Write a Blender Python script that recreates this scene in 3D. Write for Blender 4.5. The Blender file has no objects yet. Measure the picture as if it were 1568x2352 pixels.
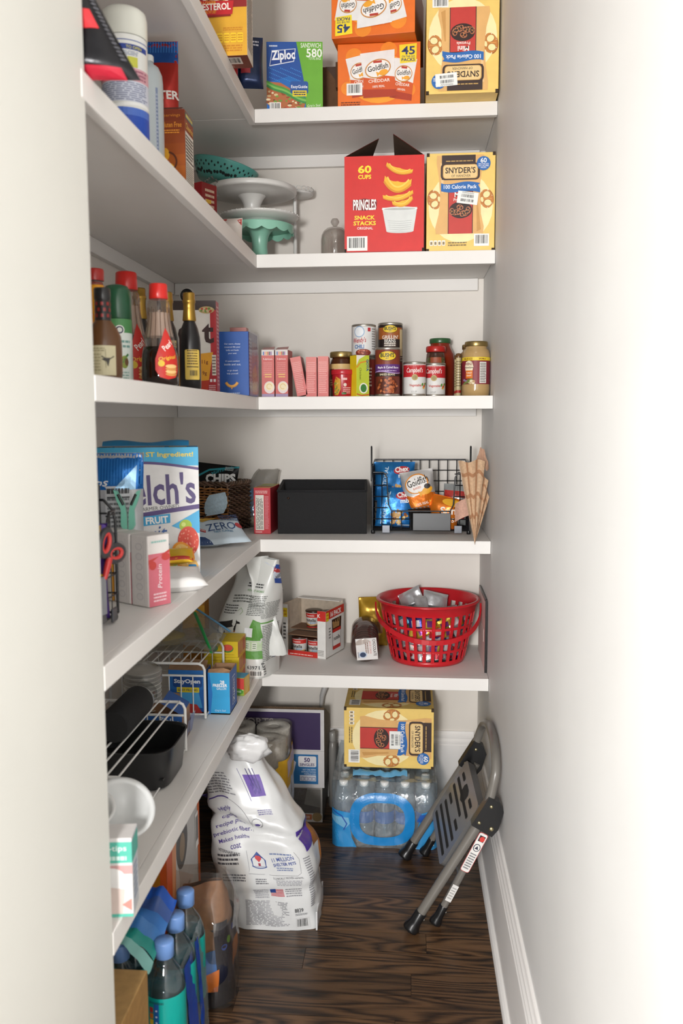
import bpy, bmesh, math, random
from mathutils import Vector, Matrix, noise
from mathutils.geometry import tessellate_polygon
PI = math.pi
SC = bpy.context.scene
COL = SC.collection

# ------------------------------------------------------------------ camera
CAM_Z = 1.32
yaw, pitch, roll = .0853, .1076, -.0038
fwd = Vector((-math.sin(yaw), math.cos(yaw), 0)); rgt = Vector((math.cos(yaw), math.sin(yaw), 0)); upv = Vector((0, 0, 1))
f2 = fwd * math.cos(pitch) - upv * math.sin(pitch); u1 = upv * math.cos(pitch) + fwd * math.sin(pitch)
r2 = rgt * math.cos(roll) + u1 * math.sin(roll); u2 = u1 * math.cos(roll) - rgt * math.sin(roll)
cd = bpy.data.cameras.new('camera'); cam = bpy.data.objects.new('camera', cd); COL.objects.link(cam)
mw = Matrix((r2, u2, -f2)).transposed().to_4x4(); mw.translation = (0, 0, CAM_Z); cam.matrix_world = mw
cd.sensor_fit = 'HORIZONTAL'; cd.sensor_width = 24; cd.lens = 2002.79 * 24 / 1568; cd.shift_x = 16.72 / 1568
cd.clip_start = .02; cd.dof.use_dof = True; cd.dof.focus_distance = 2.55; cd.dof.aperture_fstop = 4.5
SC.camera = cam

# ------------------------------------------------------------------ world, lights, exposure
W = bpy.data.worlds.new('world'); SC.world = W; W.use_nodes = True
W.node_tree.nodes['Background'].inputs[0].default_value = (1, .98, .95, 1)
W.node_tree.nodes['Background'].inputs[1].default_value = .6
def area(name, loc, target, size, power, color=(1, 1, 1), sy=None):
    d = bpy.data.lights.new(name, 'AREA'); d.energy = power; d.size = size; d.color = color
    if sy: d.shape = 'RECTANGLE'; d.size_y = sy
    o = bpy.data.objects.new(name, d); COL.objects.link(o); o.location = loc
    o.rotation_euler = (Vector(target) - Vector(loc)).to_track_quat('-Z', 'Y').to_euler()
    return o
area('flash_light', (-.3, -.9, 1.42), (-.1, 2.9, 1.2), .26, 60, (1, .99, .975))
area('soft_fill_light', (-.9, -1.55, .95), (.05, 2.2, 1.15), .95, 100, (1, .99, .98), 1.7)  # added soft fill behind left: reaches right wall and back, not the front wall
vs = SC.view_settings
vs.view_transform = 'Standard'; vs.look = 'None'; vs.gamma = 1; vs.use_curve_mapping = False; vs.exposure = 0.0
SC.cycles.use_denoising = True
SC.cycles.max_bounces = 10; SC.cycles.transparent_max_bounces = 24

# ------------------------------------------------------------------ materials
MATS = {}
def _rgb(hx):
    c = [int(hx[i:i + 2], 16) / 255 for i in (0, 2, 4)]
    return [((x + .055) / 1.055) ** 2.4 if x > .04045 else x / 12.92 for x in c]
def M(key):
    """'rrggbb' or 'rrggbb.kind': kinds card(default) p(lastic) w(all paint) f(oil) m(etal) g(lass) c(lear film) b(lack fabric) l(iquid) k(raft board) x(coarse cloth) t(ranslucent plastic)"""
    if key in MATS: return MATS[key]
    if not isinstance(key, str): return key
    hx, _, kind = key.partition('.')
    m = bpy.data.materials.new('mat_' + key.replace('.', '_')); m.use_nodes = True
    nt = m.node_tree; ns = nt.nodes; L = nt.links
    bs = ns['Principled BSDF']; out = ns['Material Output']
    rgb = _rgb(hx)
    rough = {'': .5, 'p': .28, 'w': .55, 'f': .3, 'm': .32, 'g': .03, 'c': .06, 'b': .85, 'l': .08, 'k': .8, 'x': .9, 't': .25, 'v': .06}[kind]
    amp = {'': .05, 'p': .03, 'w': .025, 'f': .14, 'm': .06, 'g': 0, 'c': 0, 'b': .25, 'l': .05, 'k': .12, 'x': .12, 't': .03, 'v': 0}[kind]
    sc = {'': 30, 'p': 12, 'w': 4, 'f': 22, 'm': 40, 'g': 4, 'c': 30, 'b': 300, 'l': 5, 'k': 60, 'x': 160, 't': 25, 'v': 30}[kind]
    tc = ns.new('ShaderNodeTexCoord'); nz = ns.new('ShaderNodeTexNoise'); nz.inputs['Scale'].default_value = sc; nz.inputs['Detail'].default_value = 4
    L.new(tc.outputs['Object'], nz.inputs['Vector'])
    rp = ns.new('ShaderNodeValToRGB'); L.new(nz.outputs['Fac'], rp.inputs['Fac'])
    rp.color_ramp.elements[0].position = .3; rp.color_ramp.elements[1].position = .7
    rp.color_ramp.elements[0].color = [c * (1 - amp) for c in rgb] + [1]; rp.color_ramp.elements[1].color = [min(1, c * (1 + amp)) for c in rgb] + [1]
    if kind == 't':
        tr = ns.new('ShaderNodeBsdfTransparent'); mx = ns.new('ShaderNodeMixShader'); mx.inputs[0].default_value = .5
        L.new(rp.outputs[0], bs.inputs['Base Color']); bs.inputs['Roughness'].default_value = rough; L.new(tr.outputs[0], mx.inputs[1]); L.new(bs.outputs[0], mx.inputs[2]); L.new(mx.outputs[0], out.inputs['Surface'])
    elif kind in ('g', 'c', 'v'):
        tr = ns.new('ShaderNodeBsdfTransparent'); gl = ns.new('ShaderNodeBsdfGlossy'); mx = ns.new('ShaderNodeMixShader'); lw = ns.new('ShaderNodeLayerWeight')
        L.new(rp.outputs[0], tr.inputs[0]); gl.inputs['Roughness'].default_value = rough
        lw.inputs['Blend'].default_value = .25 if kind == 'g' else .32
        ma = ns.new('ShaderNodeMath'); ma.operation = 'MULTIPLY_ADD'; ma.inputs[1].default_value = .38 if kind == 'g' else .42; ma.inputs[2].default_value = .04 if kind == 'g' else .05
        L.new(lw.outputs['Facing'], ma.inputs[0]); L.new(ma.outputs[0], mx.inputs[0]); L.new(tr.outputs[0], mx.inputs[1]); L.new(gl.outputs[0], mx.inputs[2])
        if kind == 'c':
            bp = ns.new('ShaderNodeBump'); bp.inputs['Strength'].default_value = .5; bp.inputs['Distance'].default_value = .01
            L.new(nz.outputs['Fac'], bp.inputs['Height']); L.new(bp.outputs[0], gl.inputs['Normal']); L.new(bp.outputs[0], lw.inputs['Normal'])
        df = ns.new('ShaderNodeBsdfDiffuse'); L.new(rp.outputs[0], df.inputs[0]); m2 = ns.new('ShaderNodeMixShader'); m2.inputs[0].default_value = {'g': .02, 'c': .13, 'v': .2}[kind]
        L.new(mx.outputs[0], m2.inputs[1]); L.new(df.outputs[0], m2.inputs[2]); L.new(m2.outputs[0], out.inputs['Surface'])
    else:
        L.new(rp.outputs[0], bs.inputs['Base Color']); bs.inputs['Roughness'].default_value = rough
        if kind in ('m',): bs.inputs['Metallic'].default_value = .85
        if kind == 'f': bs.inputs['Metallic'].default_value = .45
        if kind in ('b', 'k', 'x', 'f', 'w'):
            bp = ns.new('ShaderNodeBump'); bp.inputs['Strength'].default_value = {'w': .03, 'f': .6}.get(kind, .35); bp.inputs['Distance'].default_value = .004 if kind == 'f' else .001
            L.new(nz.outputs['Fac'], bp.inputs['Height']); L.new(bp.outputs[0], bs.inputs['Normal'])
    MATS[key] = m
    return m

# ------------------------------------------------------------------ maps (u, v, h) -> point
class Plane:
    ms = None
    def __init__(s, O, U, V): s.O = Vector(O); s.U = Vector(U).normalized(); s.V = Vector(V).normalized(); s.N = s.U.cross(s.V)
    def __call__(s, u, v, h=0): return s.O + s.U * u + s.V * v + s.N * h
    def at(s, u, v, deg=0):
        a = math.radians(deg); c, n = math.cos(a), math.sin(a)
        return Plane(s(u, v), s.U * c + s.V * n, s.V * c - s.U * n)
class Cyl:
    """wraps round a vertical axis; u is arc length, u=0 faces angle a0 (default -y)"""
    def __init__(s, c=(0, 0, 0), R=.03, a0=-90, fn=None): s.c = Vector(c); s.R = R; s.a0 = math.radians(a0); s.fn = fn; s.ms = R * .22
    def __call__(s, u, v, h=0):
        a = s.a0 + u / s.R; r = (s.fn(v) if s.fn else s.R) + h
        return s.c + Vector((math.cos(a) * r, math.sin(a) * r, v))
class Fn:
    def __init__(s, fn, ms=.012): s.fn = fn; s.ms = ms
    def __call__(s, u, v, h=0):
        p = Vector(s.fn(u, v))
        if h:
            e = .003; du = Vector(s.fn(u + e, v)) - Vector(s.fn(u - e, v)); dv = Vector(s.fn(u, v + e)) - Vector(s.fn(u, v - e))
            n = du.cross(dv)
            if n.length > 1e-12: p = p + n.normalized() * h
        return p
class Sub:
    """a rotated, shifted frame inside another map"""
    def __init__(s, F, u, v, deg=0, k=1): s.F = F; s.u = u; s.v = v; a = math.radians(deg); s.c = math.cos(a) * k; s.n = math.sin(a) * k; s.ms = F.ms
    def __call__(s, u, v, h=0): return s.F(s.u + u * s.c - v * s.n, s.v + u * s.n + v * s.c, h)

TXT = {}
def glyphs(text, bold, shear):
    k = (text, bold, shear)
    if k not in TXT:
        c = bpy.data.curves.new('t', 'FONT'); c.body = text; c.size = 1; c.offset = bold; c.shear = shear; c.resolution_u = 2; c.fill_mode = 'FRONT'
        o = bpy.data.objects.new('t', c); me = o.to_mesh()
        vs_ = [(v.co.x, v.co.y) for v in me.vertices]; fs = [tuple(p.vertices) for p in me.polygons]
        o.to_mesh_clear(); bpy.data.objects.remove(o); bpy.data.curves.remove(c)
        if not vs_: vs_ = [(0, 0), (1, 0), (0, 1)]; fs = []
        x0 = min(v[0] for v in vs_); x1 = max(v[0] for v in vs_); y0 = min(v[1] for v in vs_); y1 = max(v[1] for v in vs_)
        TXT[k] = (vs_, fs, x0, x1, y0, y1)
    return TXT[k]

LAY = .00032
class G:
    def __init__(s): s.v = []; s.f = []; s.fm = []; s.fs = []; s.mats = []; s.mi = {}; s.n = 0
    def _m(s, key):
        if key not in s.mi: s.mi[key] = len(s.mats); s.mats.append(M(key))
        return s.mi[key]
    def add(s, vs_, fs, mat, smooth=False):
        b = len(s.v); s.v += [tuple(v) for v in vs_]; i = s._m(mat)
        for f in fs: s.f.append(tuple(b + k for k in f)); s.fm.append(i); s.fs.append(smooth)
        return s
    def box(s, x0, x1, y0, y1, z0, z1, mat):
        vs_ = [(x, y, z) for z in (z0, z1) for y in (y0, y1) for x in (x0, x1)]
        return s.add(vs_, [(0, 2, 3, 1), (4, 5, 7, 6), (0, 1, 5, 4), (2, 6, 7, 3), (0, 4, 6, 2), (1, 3, 7, 5)], mat)
    def cbox(s, x0, x1, y0, y1, z0, z1, mats, bev=.002):
        """bevelled box; mats = one key or dict front(-y) back left right top bottom"""
        if not isinstance(mats, dict): mats = {'*': mats}
        bm = bmesh.new(); bmesh.ops.create_cube(bm, size=1)
        for v in bm.verts: v.co = Vector((x0 + (v.co.x + .5) * (x1 - x0), y0 + (v.co.y + .5) * (y1 - y0), z0 + (v.co.z + .5) * (z1 - z0)))
        if bev: bmesh.ops.bevel(bm, geom=bm.edges[:], offset=bev, segments=2, affect='EDGES', profile=.5)
        bm.normal_update(); bm.verts.index_update()
        by = {}
        for f in bm.faces:
            n = f.normal; a = [abs(c) for c in n]; k = a.index(max(a))
            nm = (('right', 'left'), ('back', 'front'), ('top', 'bottom'))[k][0 if n[k] > 0 else 1]
            by.setdefault(mats.get(nm, mats.get('*', 'cccccc')), []).append([v.index for v in f.verts])
        vs_ = [v.co.copy() for v in bm.verts]; bm.free()
        b = len(s.v); s.v += [tuple(v) for v in vs_]
        for mk, fs in by.items():
            i = s._m(mk)
            for f in fs: s.f.append(tuple(b + k for k in f)); s.fm.append(i); s.fs.append(False)
        return s
    def lathe(s, prof, mat, n=24, c=(0, 0, 0), smooth=True, cap=True, sx=1, sy=1, M4=None):
        c = Vector(c); vs_ = []; fs = []
        for r, z in prof:
            for k in range(n):
                a = 2 * PI * k / n; vs_.append(c + Vector((math.cos(a) * r * sx, math.sin(a) * r * sy, z)))
        for i in range(len(prof) - 1):
            for k in range(n):
                k2 = (k + 1) % n; fs.append((i * n + k, i * n + k2, (i + 1) * n + k2, (i + 1) * n + k))
        if M4: vs_ = [M4 @ v for v in vs_]
        s.add(vs_, fs, mat, smooth)
        if cap:
            for i, rev in ((0, True), (len(prof) - 1, False)):
                if prof[i][0] > 1e-5:
                    ring = vs_[i * n:(i + 1) * n]; s.add(ring, [tuple(reversed(range(n))) if rev else tuple(range(n))], mat)
        return s
    def tube(s, pts, r, mat, n=8, closed=False, cap=True, smooth=True):
        P = [Vector(p) for p in pts]; N = len(P); vs_ = []; fs = []; up = None
        rr = r if isinstance(r, (list, tuple)) else [r] * N
        for i in range(N):
            a = P[(i - 1) % N] if (closed or i) else P[0]; b = P[(i + 1) % N] if (closed or i < N - 1) else P[-1]
            d = (b - a).normalized()
            if up is None: up = Vector((0, 0, 1)) if abs(d.z) < .9 else Vector((1, 0, 0))
            x = d.cross(up)
            if x.length < 1e-6: x = d.cross(Vector((0, 1, 0)))
            x.normalize(); y = d.cross(x) * -1; up = y
            for k in range(n):
                t = 2 * PI * k / n; vs_.append(P[i] + x * (math.cos(t) * rr[i]) + y * (math.sin(t) * rr[i]))
        M_ = N if closed else N - 1
        for i in range(M_):
            j = (i + 1) % N
            for k in range(n):
                k2 = (k + 1) % n; fs.append((i * n + k, j * n + k, j * n + k2, i * n + k2))
        s.add(vs_, fs, mat, smooth)
        if cap and not closed:
            s.add(vs_[:n], [tuple(range(n))], mat); s.add(vs_[-n:], [tuple(reversed(range(n)))], mat)
        return s
    def surf(s, fn, nu, nv, mat, smooth=True, wrapu=False):
        cu = nu if wrapu else nu + 1
        vs_ = [fn(i / nu, j / nv) for j in range(nv + 1) for i in range(cu)]; fs = []
        for j in range(nv):
            for i in range(nu):
                i2 = (i + 1) % cu; fs.append((j * cu + i, j * cu + i2, (j + 1) * cu + i2, (j + 1) * cu + i))
        return s.add(vs_, fs, mat, smooth)
    # ---- flat print on a map
    def _tris(s, F, vs_, fs, mat, h):
        """2-D triangles, cut finer where the map is curved"""
        ms = F.ms; s.n += 1; h += (s.n % 90) * 3e-6 * (1 if h >= 0 else -1)   # later print always lies a hair above earlier print
        if not ms: return s.add([F(x, y, h) for x, y in vs_], fs, mat)
        pts = list(vs_); idx = {}
        def mid(a, b):
            k = (min(a, b), max(a, b))
            if k not in idx: pts.append(((pts[a][0] + pts[b][0]) / 2, (pts[a][1] + pts[b][1]) / 2)); idx[k] = len(pts) - 1
            return idx[k]
        work = []
        for f in fs:
            for i in range(1, len(f) - 1): work.append((f[0], f[i], f[i + 1]))
        done = []
        m2 = ms * ms
        def d2(a, b): return (pts[a][0] - pts[b][0]) ** 2 + (pts[a][1] - pts[b][1]) ** 2
        while work:
            a, b, c = work.pop(); e = [(d2(a, b), a, b, c), (d2(b, c), b, c, a), (d2(c, a), c, a, b)]
            q = max(e)
            if q[0] > m2 and len(done) + len(work) < 6000:
                m = mid(q[1], q[2]); work += [(q[1], m, q[3]), (m, q[2], q[3])]
            else: done.append((a, b, c))
        return s.add([F(x, y, h) for x, y in pts], done, mat)
    def rect(s, F, u0, v0, u1, v1, mat, l=1): return s._tris(F, [(u0, v0), (u1, v0), (u1, v1), (u0, v1)], [(0, 1, 2, 3)], mat, l * LAY)
    def poly(s, F, pts, mat, l=1):
        t = tessellate_polygon([[Vector((x, y, 0)) for x, y in pts]])
        ar = sum(pts[i][0] * pts[(i + 1) % len(pts)][1] - pts[(i + 1) % len(pts)][0] * pts[i][1] for i in range(len(pts)))
        fs = []
        for a, b, c in t:
            A = (pts[b][0] - pts[a][0]) * (pts[c][1] - pts[a][1]) - (pts[c][0] - pts[a][0]) * (pts[b][1] - pts[a][1])
            fs.append((a, b, c) if A > 0 else (a, c, b))
        return s._tris(F, list(pts), fs, mat, l * LAY)
    def ell(s, F, u, v, ru, rv, mat, l=1, n=24, rot=0):
        a = math.radians(rot); ca, sa = math.cos(a), math.sin(a); P = []
        for k in range(n):
            t = 2 * PI * k / n; x, y = math.cos(t) * ru, math.sin(t) * rv; P.append((u + x * ca - y * sa, v + x * sa + y * ca))
        return s._tris(F, P, [tuple(range(n))], mat, l * LAY)
    def rrect(s, F, u0, v0, u1, v1, r, mat, l=1):
        P = []
        for cx, cy, a0 in ((u1 - r, v0 + r, -90), (u1 - r, v1 - r, 0), (u0 + r, v1 - r, 90), (u0 + r, v0 + r, 180)):
            for k in range(5):
                a = math.radians(a0 + 22.5 * k); P.append((cx + math.cos(a) * r, cy + math.sin(a) * r))
        return s._tris(F, P, [tuple(range(len(P)))], mat, l * LAY)
    def stroke(s, F, pts, w, mat, l=1, closed=False):
        N = len(pts); vs_ = []
        for i in range(N):
            a = pts[(i - 1) % N] if (closed or i) else pts[0]; b = pts[(i + 1) % N] if (closed or i < N - 1) else pts[-1]
            dx, dy = b[0] - a[0], b[1] - a[1]; d = math.hypot(dx, dy) or 1
            ww = w[i] if isinstance(w, (list, tuple)) else w
            nx, ny = -dy / d * ww / 2, dx / d * ww / 2; vs_ += [(pts[i][0] - nx, pts[i][1] - ny), (pts[i][0] + nx, pts[i][1] + ny)]
        fs = []
        for i in range(N if closed else N - 1):
            j = (i + 1) % N; fs.append((2 * i, 2 * j, 2 * j + 1, 2 * i + 1))
        return s._tris(F, vs_, fs, mat, l * LAY)
    def text(s, F, t, u, v, h, mat, l=3, w=None, rot=0, bold=.012, shear=0, al='c', arc=0):
        """t centred at (u, v); h = height of the string, w = fitted width (else natural)"""
        vs_, fs, x0, x1, y0, y1 = glyphs(t, bold, shear)
        ky = h / max(y1 - y0, .3); kx = (w / (x1 - x0)) if w else ky
        a = math.radians(rot); ca, sa = math.cos(a), math.sin(a)
        cx = {'c': (x0 + x1) / 2, 'l': x0, 'r': x1}[al]; cy = (y0 + y1) / 2; P = []
        for x, y in vs_:
            X = (x - cx) * kx; Y = (y - cy) * ky + (arc * (1 - (2 * (x - (x0 + x1) / 2) / (x1 - x0)) ** 2) if arc else 0)
            P.append((u + X * ca - Y * sa, v + X * sa + Y * ca))
        return s._tris(F, P, fs, mat, l * LAY)
    def lines(s, F, u0, v0, u1, v1, n, mat, l=3, seed=1, fill=.5, words=True):
        """rows of print too small to read"""
        R = random.Random(seed); dv = (v1 - v0) / n
        for i in range(n):
            y0 = v1 - dv * (i + .5 + fill / 2); y1 = y0 + dv * fill; u = u0; end = u1 - (u1 - u0) * R.random() * .2
            while u < end:
                wl = (u1 - u0) * (R.uniform(.06, .18) if words else 2); e = min(end, u + wl); s.rect(F, u, y0, e, y1, mat, l); u = e + (u1 - u0) * .025
        return s
    def barcode(s, F, u0, v0, u1, v1, l=3, seed=3, border=True, white='f2f0ec'):
        s.rect(F, u0, v0, u1, v1, white, l); R = random.Random(seed); w = u1 - u0; u = u0 + w * .1
        while u < u1 - w * .12:
            b = w * R.choice((.015, .03, .045)); s.rect(F, u, v0 + (v1 - v0) * .2, u + b, v1 - (v1 - v0) * .1, '20201f', l + 1); u += b + w * R.choice((.018, .03, .04))
        return s
    def obj(s, name, parent=None, loc=None):
        me = bpy.data.meshes.new(name); me.from_pydata(s.v, [], s.f)
        for m in s.mats: me.materials.append(m)
        me.polygons.foreach_set('material_index', s.fm); me.polygons.foreach_set('use_smooth', s.fs); me.update()
        o = bpy.data.objects.new(name, me); COL.objects.link(o)
        if parent: o.parent = parent
        if loc: o.location = loc
        return o

def tag(o, label=None, cat=None, group=None, kind=None):
    if label: o['label'] = label
    if cat: o['category'] = cat
    if group: o['group'] = group
    if kind: o['kind'] = kind
    return o
def T(name, label, cat, loc, rot=0, group=None):
    o = bpy.data.objects.new(name, None); COL.objects.link(o); o.empty_display_size = .02; o.location = loc
    o.rotation_euler = [math.radians(a) for a in rot] if isinstance(rot, (tuple, list)) else (0, 0, math.radians(rot))
    return tag(o, label, cat, group)
def dup(root, loc, rot=None, label=None):
    r = root.copy(); COL.objects.link(r); r.location = loc
    if rot is not None: r.rotation_euler = [math.radians(a) for a in rot] if isinstance(rot, (tuple, list)) else (0, 0, math.radians(rot))
    if label: r['label'] = label
    for ch in root.children:
        c = ch.copy(); COL.objects.link(c); c.parent = r
        for g in ch.children: d = g.copy(); COL.objects.link(d); d.parent = c
    return r
def nz(x, y, z=0, s=1): return noise.noise(Vector((x * s, y * s, z * s)))
def arcpts(cx, cy, r, a0, a1, n=10, ry=None):
    return [(cx + math.cos(math.radians(a0 + (a1 - a0) * k / n)) * r, cy + math.sin(math.radians(a0 + (a1 - a0) * k / n)) * (ry or r)) for k in range(n + 1)]

def carton(name, label, cat, loc, rot, w, d, h, mats, group=None, bev=.0012, open_top=False, wall=.003):
    """box standing on loc (middle of the front bottom edge), front = -y. returns thing and face maps"""
    t = T(name, label, cat, loc, rot, group); g = G()
    if not open_top: g.cbox(-w / 2, w / 2, 0, d, 0, h, mats, bev)
    else:
        mm = mats if isinstance(mats, dict) else {'*': mats}; q = lambda k: mm.get(k, mm.get('*')); inn = mm.get('inside', '9a7a58.k')
        for (a, b, c, e, k, opp) in ((-w / 2, w / 2, 0, wall, 'front', 'back'), (-w / 2, w / 2, d - wall, d, 'back', 'front'), (-w / 2, -w / 2 + wall, wall, d - wall, 'left', 'right'), (w / 2 - wall, w / 2, wall, d - wall, 'right', 'left')):
            g.cbox(a, b, c, e, 0, h, {'*': inn, k: q(k)}, 0)
        g.box(-w / 2, w / 2, 0, d, 0, wall, inn)
    g.obj('body', t)
    F = dict(front=Plane((-w / 2, 0, 0), (1, 0, 0), (0, 0, 1)), right=Plane((w / 2, 0, 0), (0, 1, 0), (0, 0, 1)), left=Plane((-w / 2, d, 0), (0, -1, 0), (0, 0, 1)),
             top=Plane((-w / 2, 0, h), (1, 0, 0), (0, 1, 0)), bottom=Plane((-w / 2, d, 0), (1, 0, 0), (0, -1, 0)), back=Plane((w / 2, d, 0), (-1, 0, 0), (0, 0, 1)))
    return t, F
def prof_fn(prof):
    def fn(z):
        for (r0, z0), (r1, z1) in zip(prof, prof[1:]):
            if z0 <= z <= z1 and z1 > z0: return r0 + (r1 - r0) * (z - z0) / (z1 - z0)
        return prof[-1][0]
    return fn
def can(name, label, cat, loc, R, h, mat, group=None, rot=0, rim='b9b4aa.m'):
    t = T(name, label, cat, loc, rot, group)
    g = G(); g.lathe([(R * .94, .0), (R, .0015), (R, .005), (R * .975, .007)], rim, 32); g.obj('bottom_rim', t); g = G(); g.lathe([(R * .975, h - .007), (R, h - .005), (R, h - .0015), (R * .96, h), (R * .94, h - .003), (0, h - .003)], rim, 32, cap=False); g.obj('top_rim', t)
    g = G(); g.lathe([(R * .975, .007), (R * .985, .009), (R * .985, h - .009), (R * .975, h - .007)], mat, 32, cap=False); g.obj('can_wall', t)
    return t, Cyl((0, 0, 0), R * .987)
def pouch_fn(w, h, t, seed=0, wr=.004, top=.06, pw=.5, lean=0, sag=0):
    """front of a filled bag: u in -w/2..w/2, v in 0..h; returns fn(u, v, side)"""
    def fn(u, v, side=-1):
        a = max(-1, min(1, 2 * u / w)); b = max(0, min(1, v / h))
        e = max(0, 1 - abs(a) ** 3.2) ** .6
        k = max(0, min(1, (b) / .08)) ** .6 * max(0, min(1, (1 - b - top * .5) / .22)) ** .7
        q = e * k
        y = t / 2 * q
        n = nz(u * 14 + seed, v * 14, side * 3 + seed) * wr + nz(u * 40 + seed, v * 30, side * 7 + seed) * wr * .45
        y += n * (.25 + .75 * q)
        inset = .012 * w / .15 * math.sin(PI * b) * -1
        return (u * (1 + inset * .2 - .05 * math.sin(PI * b) * abs(a)), side * y + lean * v + sag * v * v, v)
    return fn
def pouch(thing, w, h, t, mat, back=None, seed=0, wr=.004, nu=18, nv=22, name='pouch', top=.06, crimp=None, zig=True, lean=0, sag=0):
    fn = pouch_fn(w, h, t, seed, wr, top, lean=lean, sag=sag); g = G()
    g.surf(lambda a, b: fn((a - .5) * w, b * h, -1), nu, nv, mat); g.surf(lambda a, b: fn((.5 - a) * w, b * h, 1), nu, nv, back or mat)
    if crimp:
        for z0 in (0, h - .012):
            n = int(w / .004)
            g.surf(lambda a, b: (lambda p: (p[0], p[1] - .0016 + (.0008 if int(round(a * n)) % 2 else -.0008), z0 + b * .012))(fn((a - .5) * w, z0 + b * .012, -1)), n, 1, crimp, False)
    o = g.obj(name, thing)
    return Fn(lambda u, v: fn(u, v, -1)), fn
# ------------------------------------------------------------------ the room
XL, XR, XLW, YB, YW, YP = -.4414, .2413, -.8037, 2.553, 2.9496, 1.209
SZ = {1: 2.191, 2: 1.789, 3: 1.3816, 4: .959, 5: .5458}
WALL = 'e0dad2.w'; TRIM = 'eeebe8.w'; SHELF = 'e6e3df.w'
def struct(name, g): return tag(g.obj(name), kind='structure')
def sbox(name, x0, x1, y0, y1, z0, z1, mat): g = G(); g.box(x0, x1, y0, y1, z0, z1, mat); return struct(name, g)
sbox('wall_back', XLW - .1, XR + .1, YW, YW + .1, 0, 2.75, WALL)
sbox('wall_left', XLW - .1, XLW, YP, YW, 0, 2.75, WALL)
sbox('wall_right', XR, XR + .1, -1.6, YW, 0, 2.75, 'dedddb.w')
sbox('wall_front', XLW - .1, XL - .0008, .28, YP, 0, 2.75, 'dcdbd4.w')
sbox('ceiling', XLW - .1, XR + .1, .28, YW + .1, 2.75, 2.85, 'e4e2de.w')

def floor_mat():
    m = bpy.data.materials.new('oak_floor'); m.use_nodes = True; nt = m.node_tree; ns = nt.nodes; L = nt.links; bs = ns['Principled BSDF']
    tc = ns.new('ShaderNodeTexCoord'); oi = ns.new('ShaderNodeObjectInfo'); cb = ns.new('ShaderNodeVectorMath'); cb.operation = 'MULTIPLY_ADD'
    L.new(oi.outputs['Random'], cb.inputs[0]); cb.inputs[1].default_value = (37, 11, 5); L.new(tc.outputs['Object'], cb.inputs[2])
    mp = ns.new('ShaderNodeMapping'); mp.inputs['Scale'].default_value = (1.3, 11, 11); L.new(cb.outputs[0], mp.inputs['Vector'])
    n1 = ns.new('ShaderNodeTexNoise'); n1.inputs['Scale'].default_value = 1.15; n1.inputs['Detail'].default_value = 1.5; L.new(mp.outputs[0], n1.inputs['Vector'])
    w = ns.new('ShaderNodeMath'); w.operation = 'MULTIPLY'; w.inputs[1].default_value = 15; L.new(n1.outputs['Fac'], w.inputs[0])
    fr = ns.new('ShaderNodeMath'); fr.operation = 'PINGPONG'; fr.inputs[1].default_value = .5; L.new(w.outputs[0], fr.inputs[0])
    mp2 = ns.new('ShaderNodeMapping'); mp2.inputs['Scale'].default_value = (14, 420, 50); L.new(cb.outputs[0], mp2.inputs['Vector'])
    n2 = ns.new('ShaderNodeTexNoise'); n2.inputs['Scale'].default_value = 1; n2.inputs['Detail'].default_value = 4; L.new(mp2.outputs[0], n2.inputs['Vector'])
    ad = ns.new('ShaderNodeMath'); ad.operation = 'MULTIPLY_ADD'; ad.inputs[1].default_value = .75; L.new(n2.outputs['Fac'], ad.inputs[0]); L.new(fr.outputs[0], ad.inputs[2])
    rp = ns.new('ShaderNodeValToRGB'); L.new(ad.outputs[0], rp.inputs['Fac']); e = rp.color_ramp.elements
    e[0].position = .34; e[0].color = (.008, .0045, .003, 1); e[1].position = .8; e[1].color = (.125, .064, .029, 1)
    k = e.new(.5); k.color = (.043, .0215, .0095, 1)
    hv = ns.new('ShaderNodeHueSaturation'); L.new(rp.outputs[0], hv.inputs['Color']); mr = ns.new('ShaderNodeMapRange'); mr.inputs['To Min'].default_value = .7; mr.inputs['To Max'].default_value = 1.35
    L.new(oi.outputs['Random'], mr.inputs['Value']); L.new(mr.outputs[0], hv.inputs['Value']); L.new(hv.outputs[0], bs.inputs['Base Color'])
    bs.inputs['Roughness'].default_value = .36
    bp = ns.new('ShaderNodeBump'); bp.inputs['Strength'].default_value = .15; bp.inputs['Distance'].default_value = .002; L.new(n2.outputs['Fac'], bp.inputs['Height']); L.new(bp.outputs[0], bs.inputs['Normal'])
    return m
MATS['oak'] = floor_mat()
fl = sbox('floor', XLW - .1, XR + .02, -1.6, YW, -.04, -.004, '1c110a')
R = random.Random(4); pw = .0826; y = YW - pw * 19; row = 0
while y < YW - .01:
    xs = [XLW]; x = XLW + R.uniform(.2, .9)
    while x < XR - .12: xs.append(x); x += R.uniform(.6, 1.1)
    xs.append(XR + .01)
    for a, b in zip(xs, xs[1:]):
        g = G(); g.cbox(a + .0005, b - .0005, y + .0006, min(y + pw, YW) - .0006, -.004, R.uniform(-.00015, .00015), 'oak', 0); g.obj('plank', fl)
    y += pw; row += 1
g = G(); g.box(XLW, XR, -1.6, YW - pw * 19, -.004, 0, 'oak'); o = g.obj('plank_field', fl); o['kind'] = 'stuff'

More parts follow.
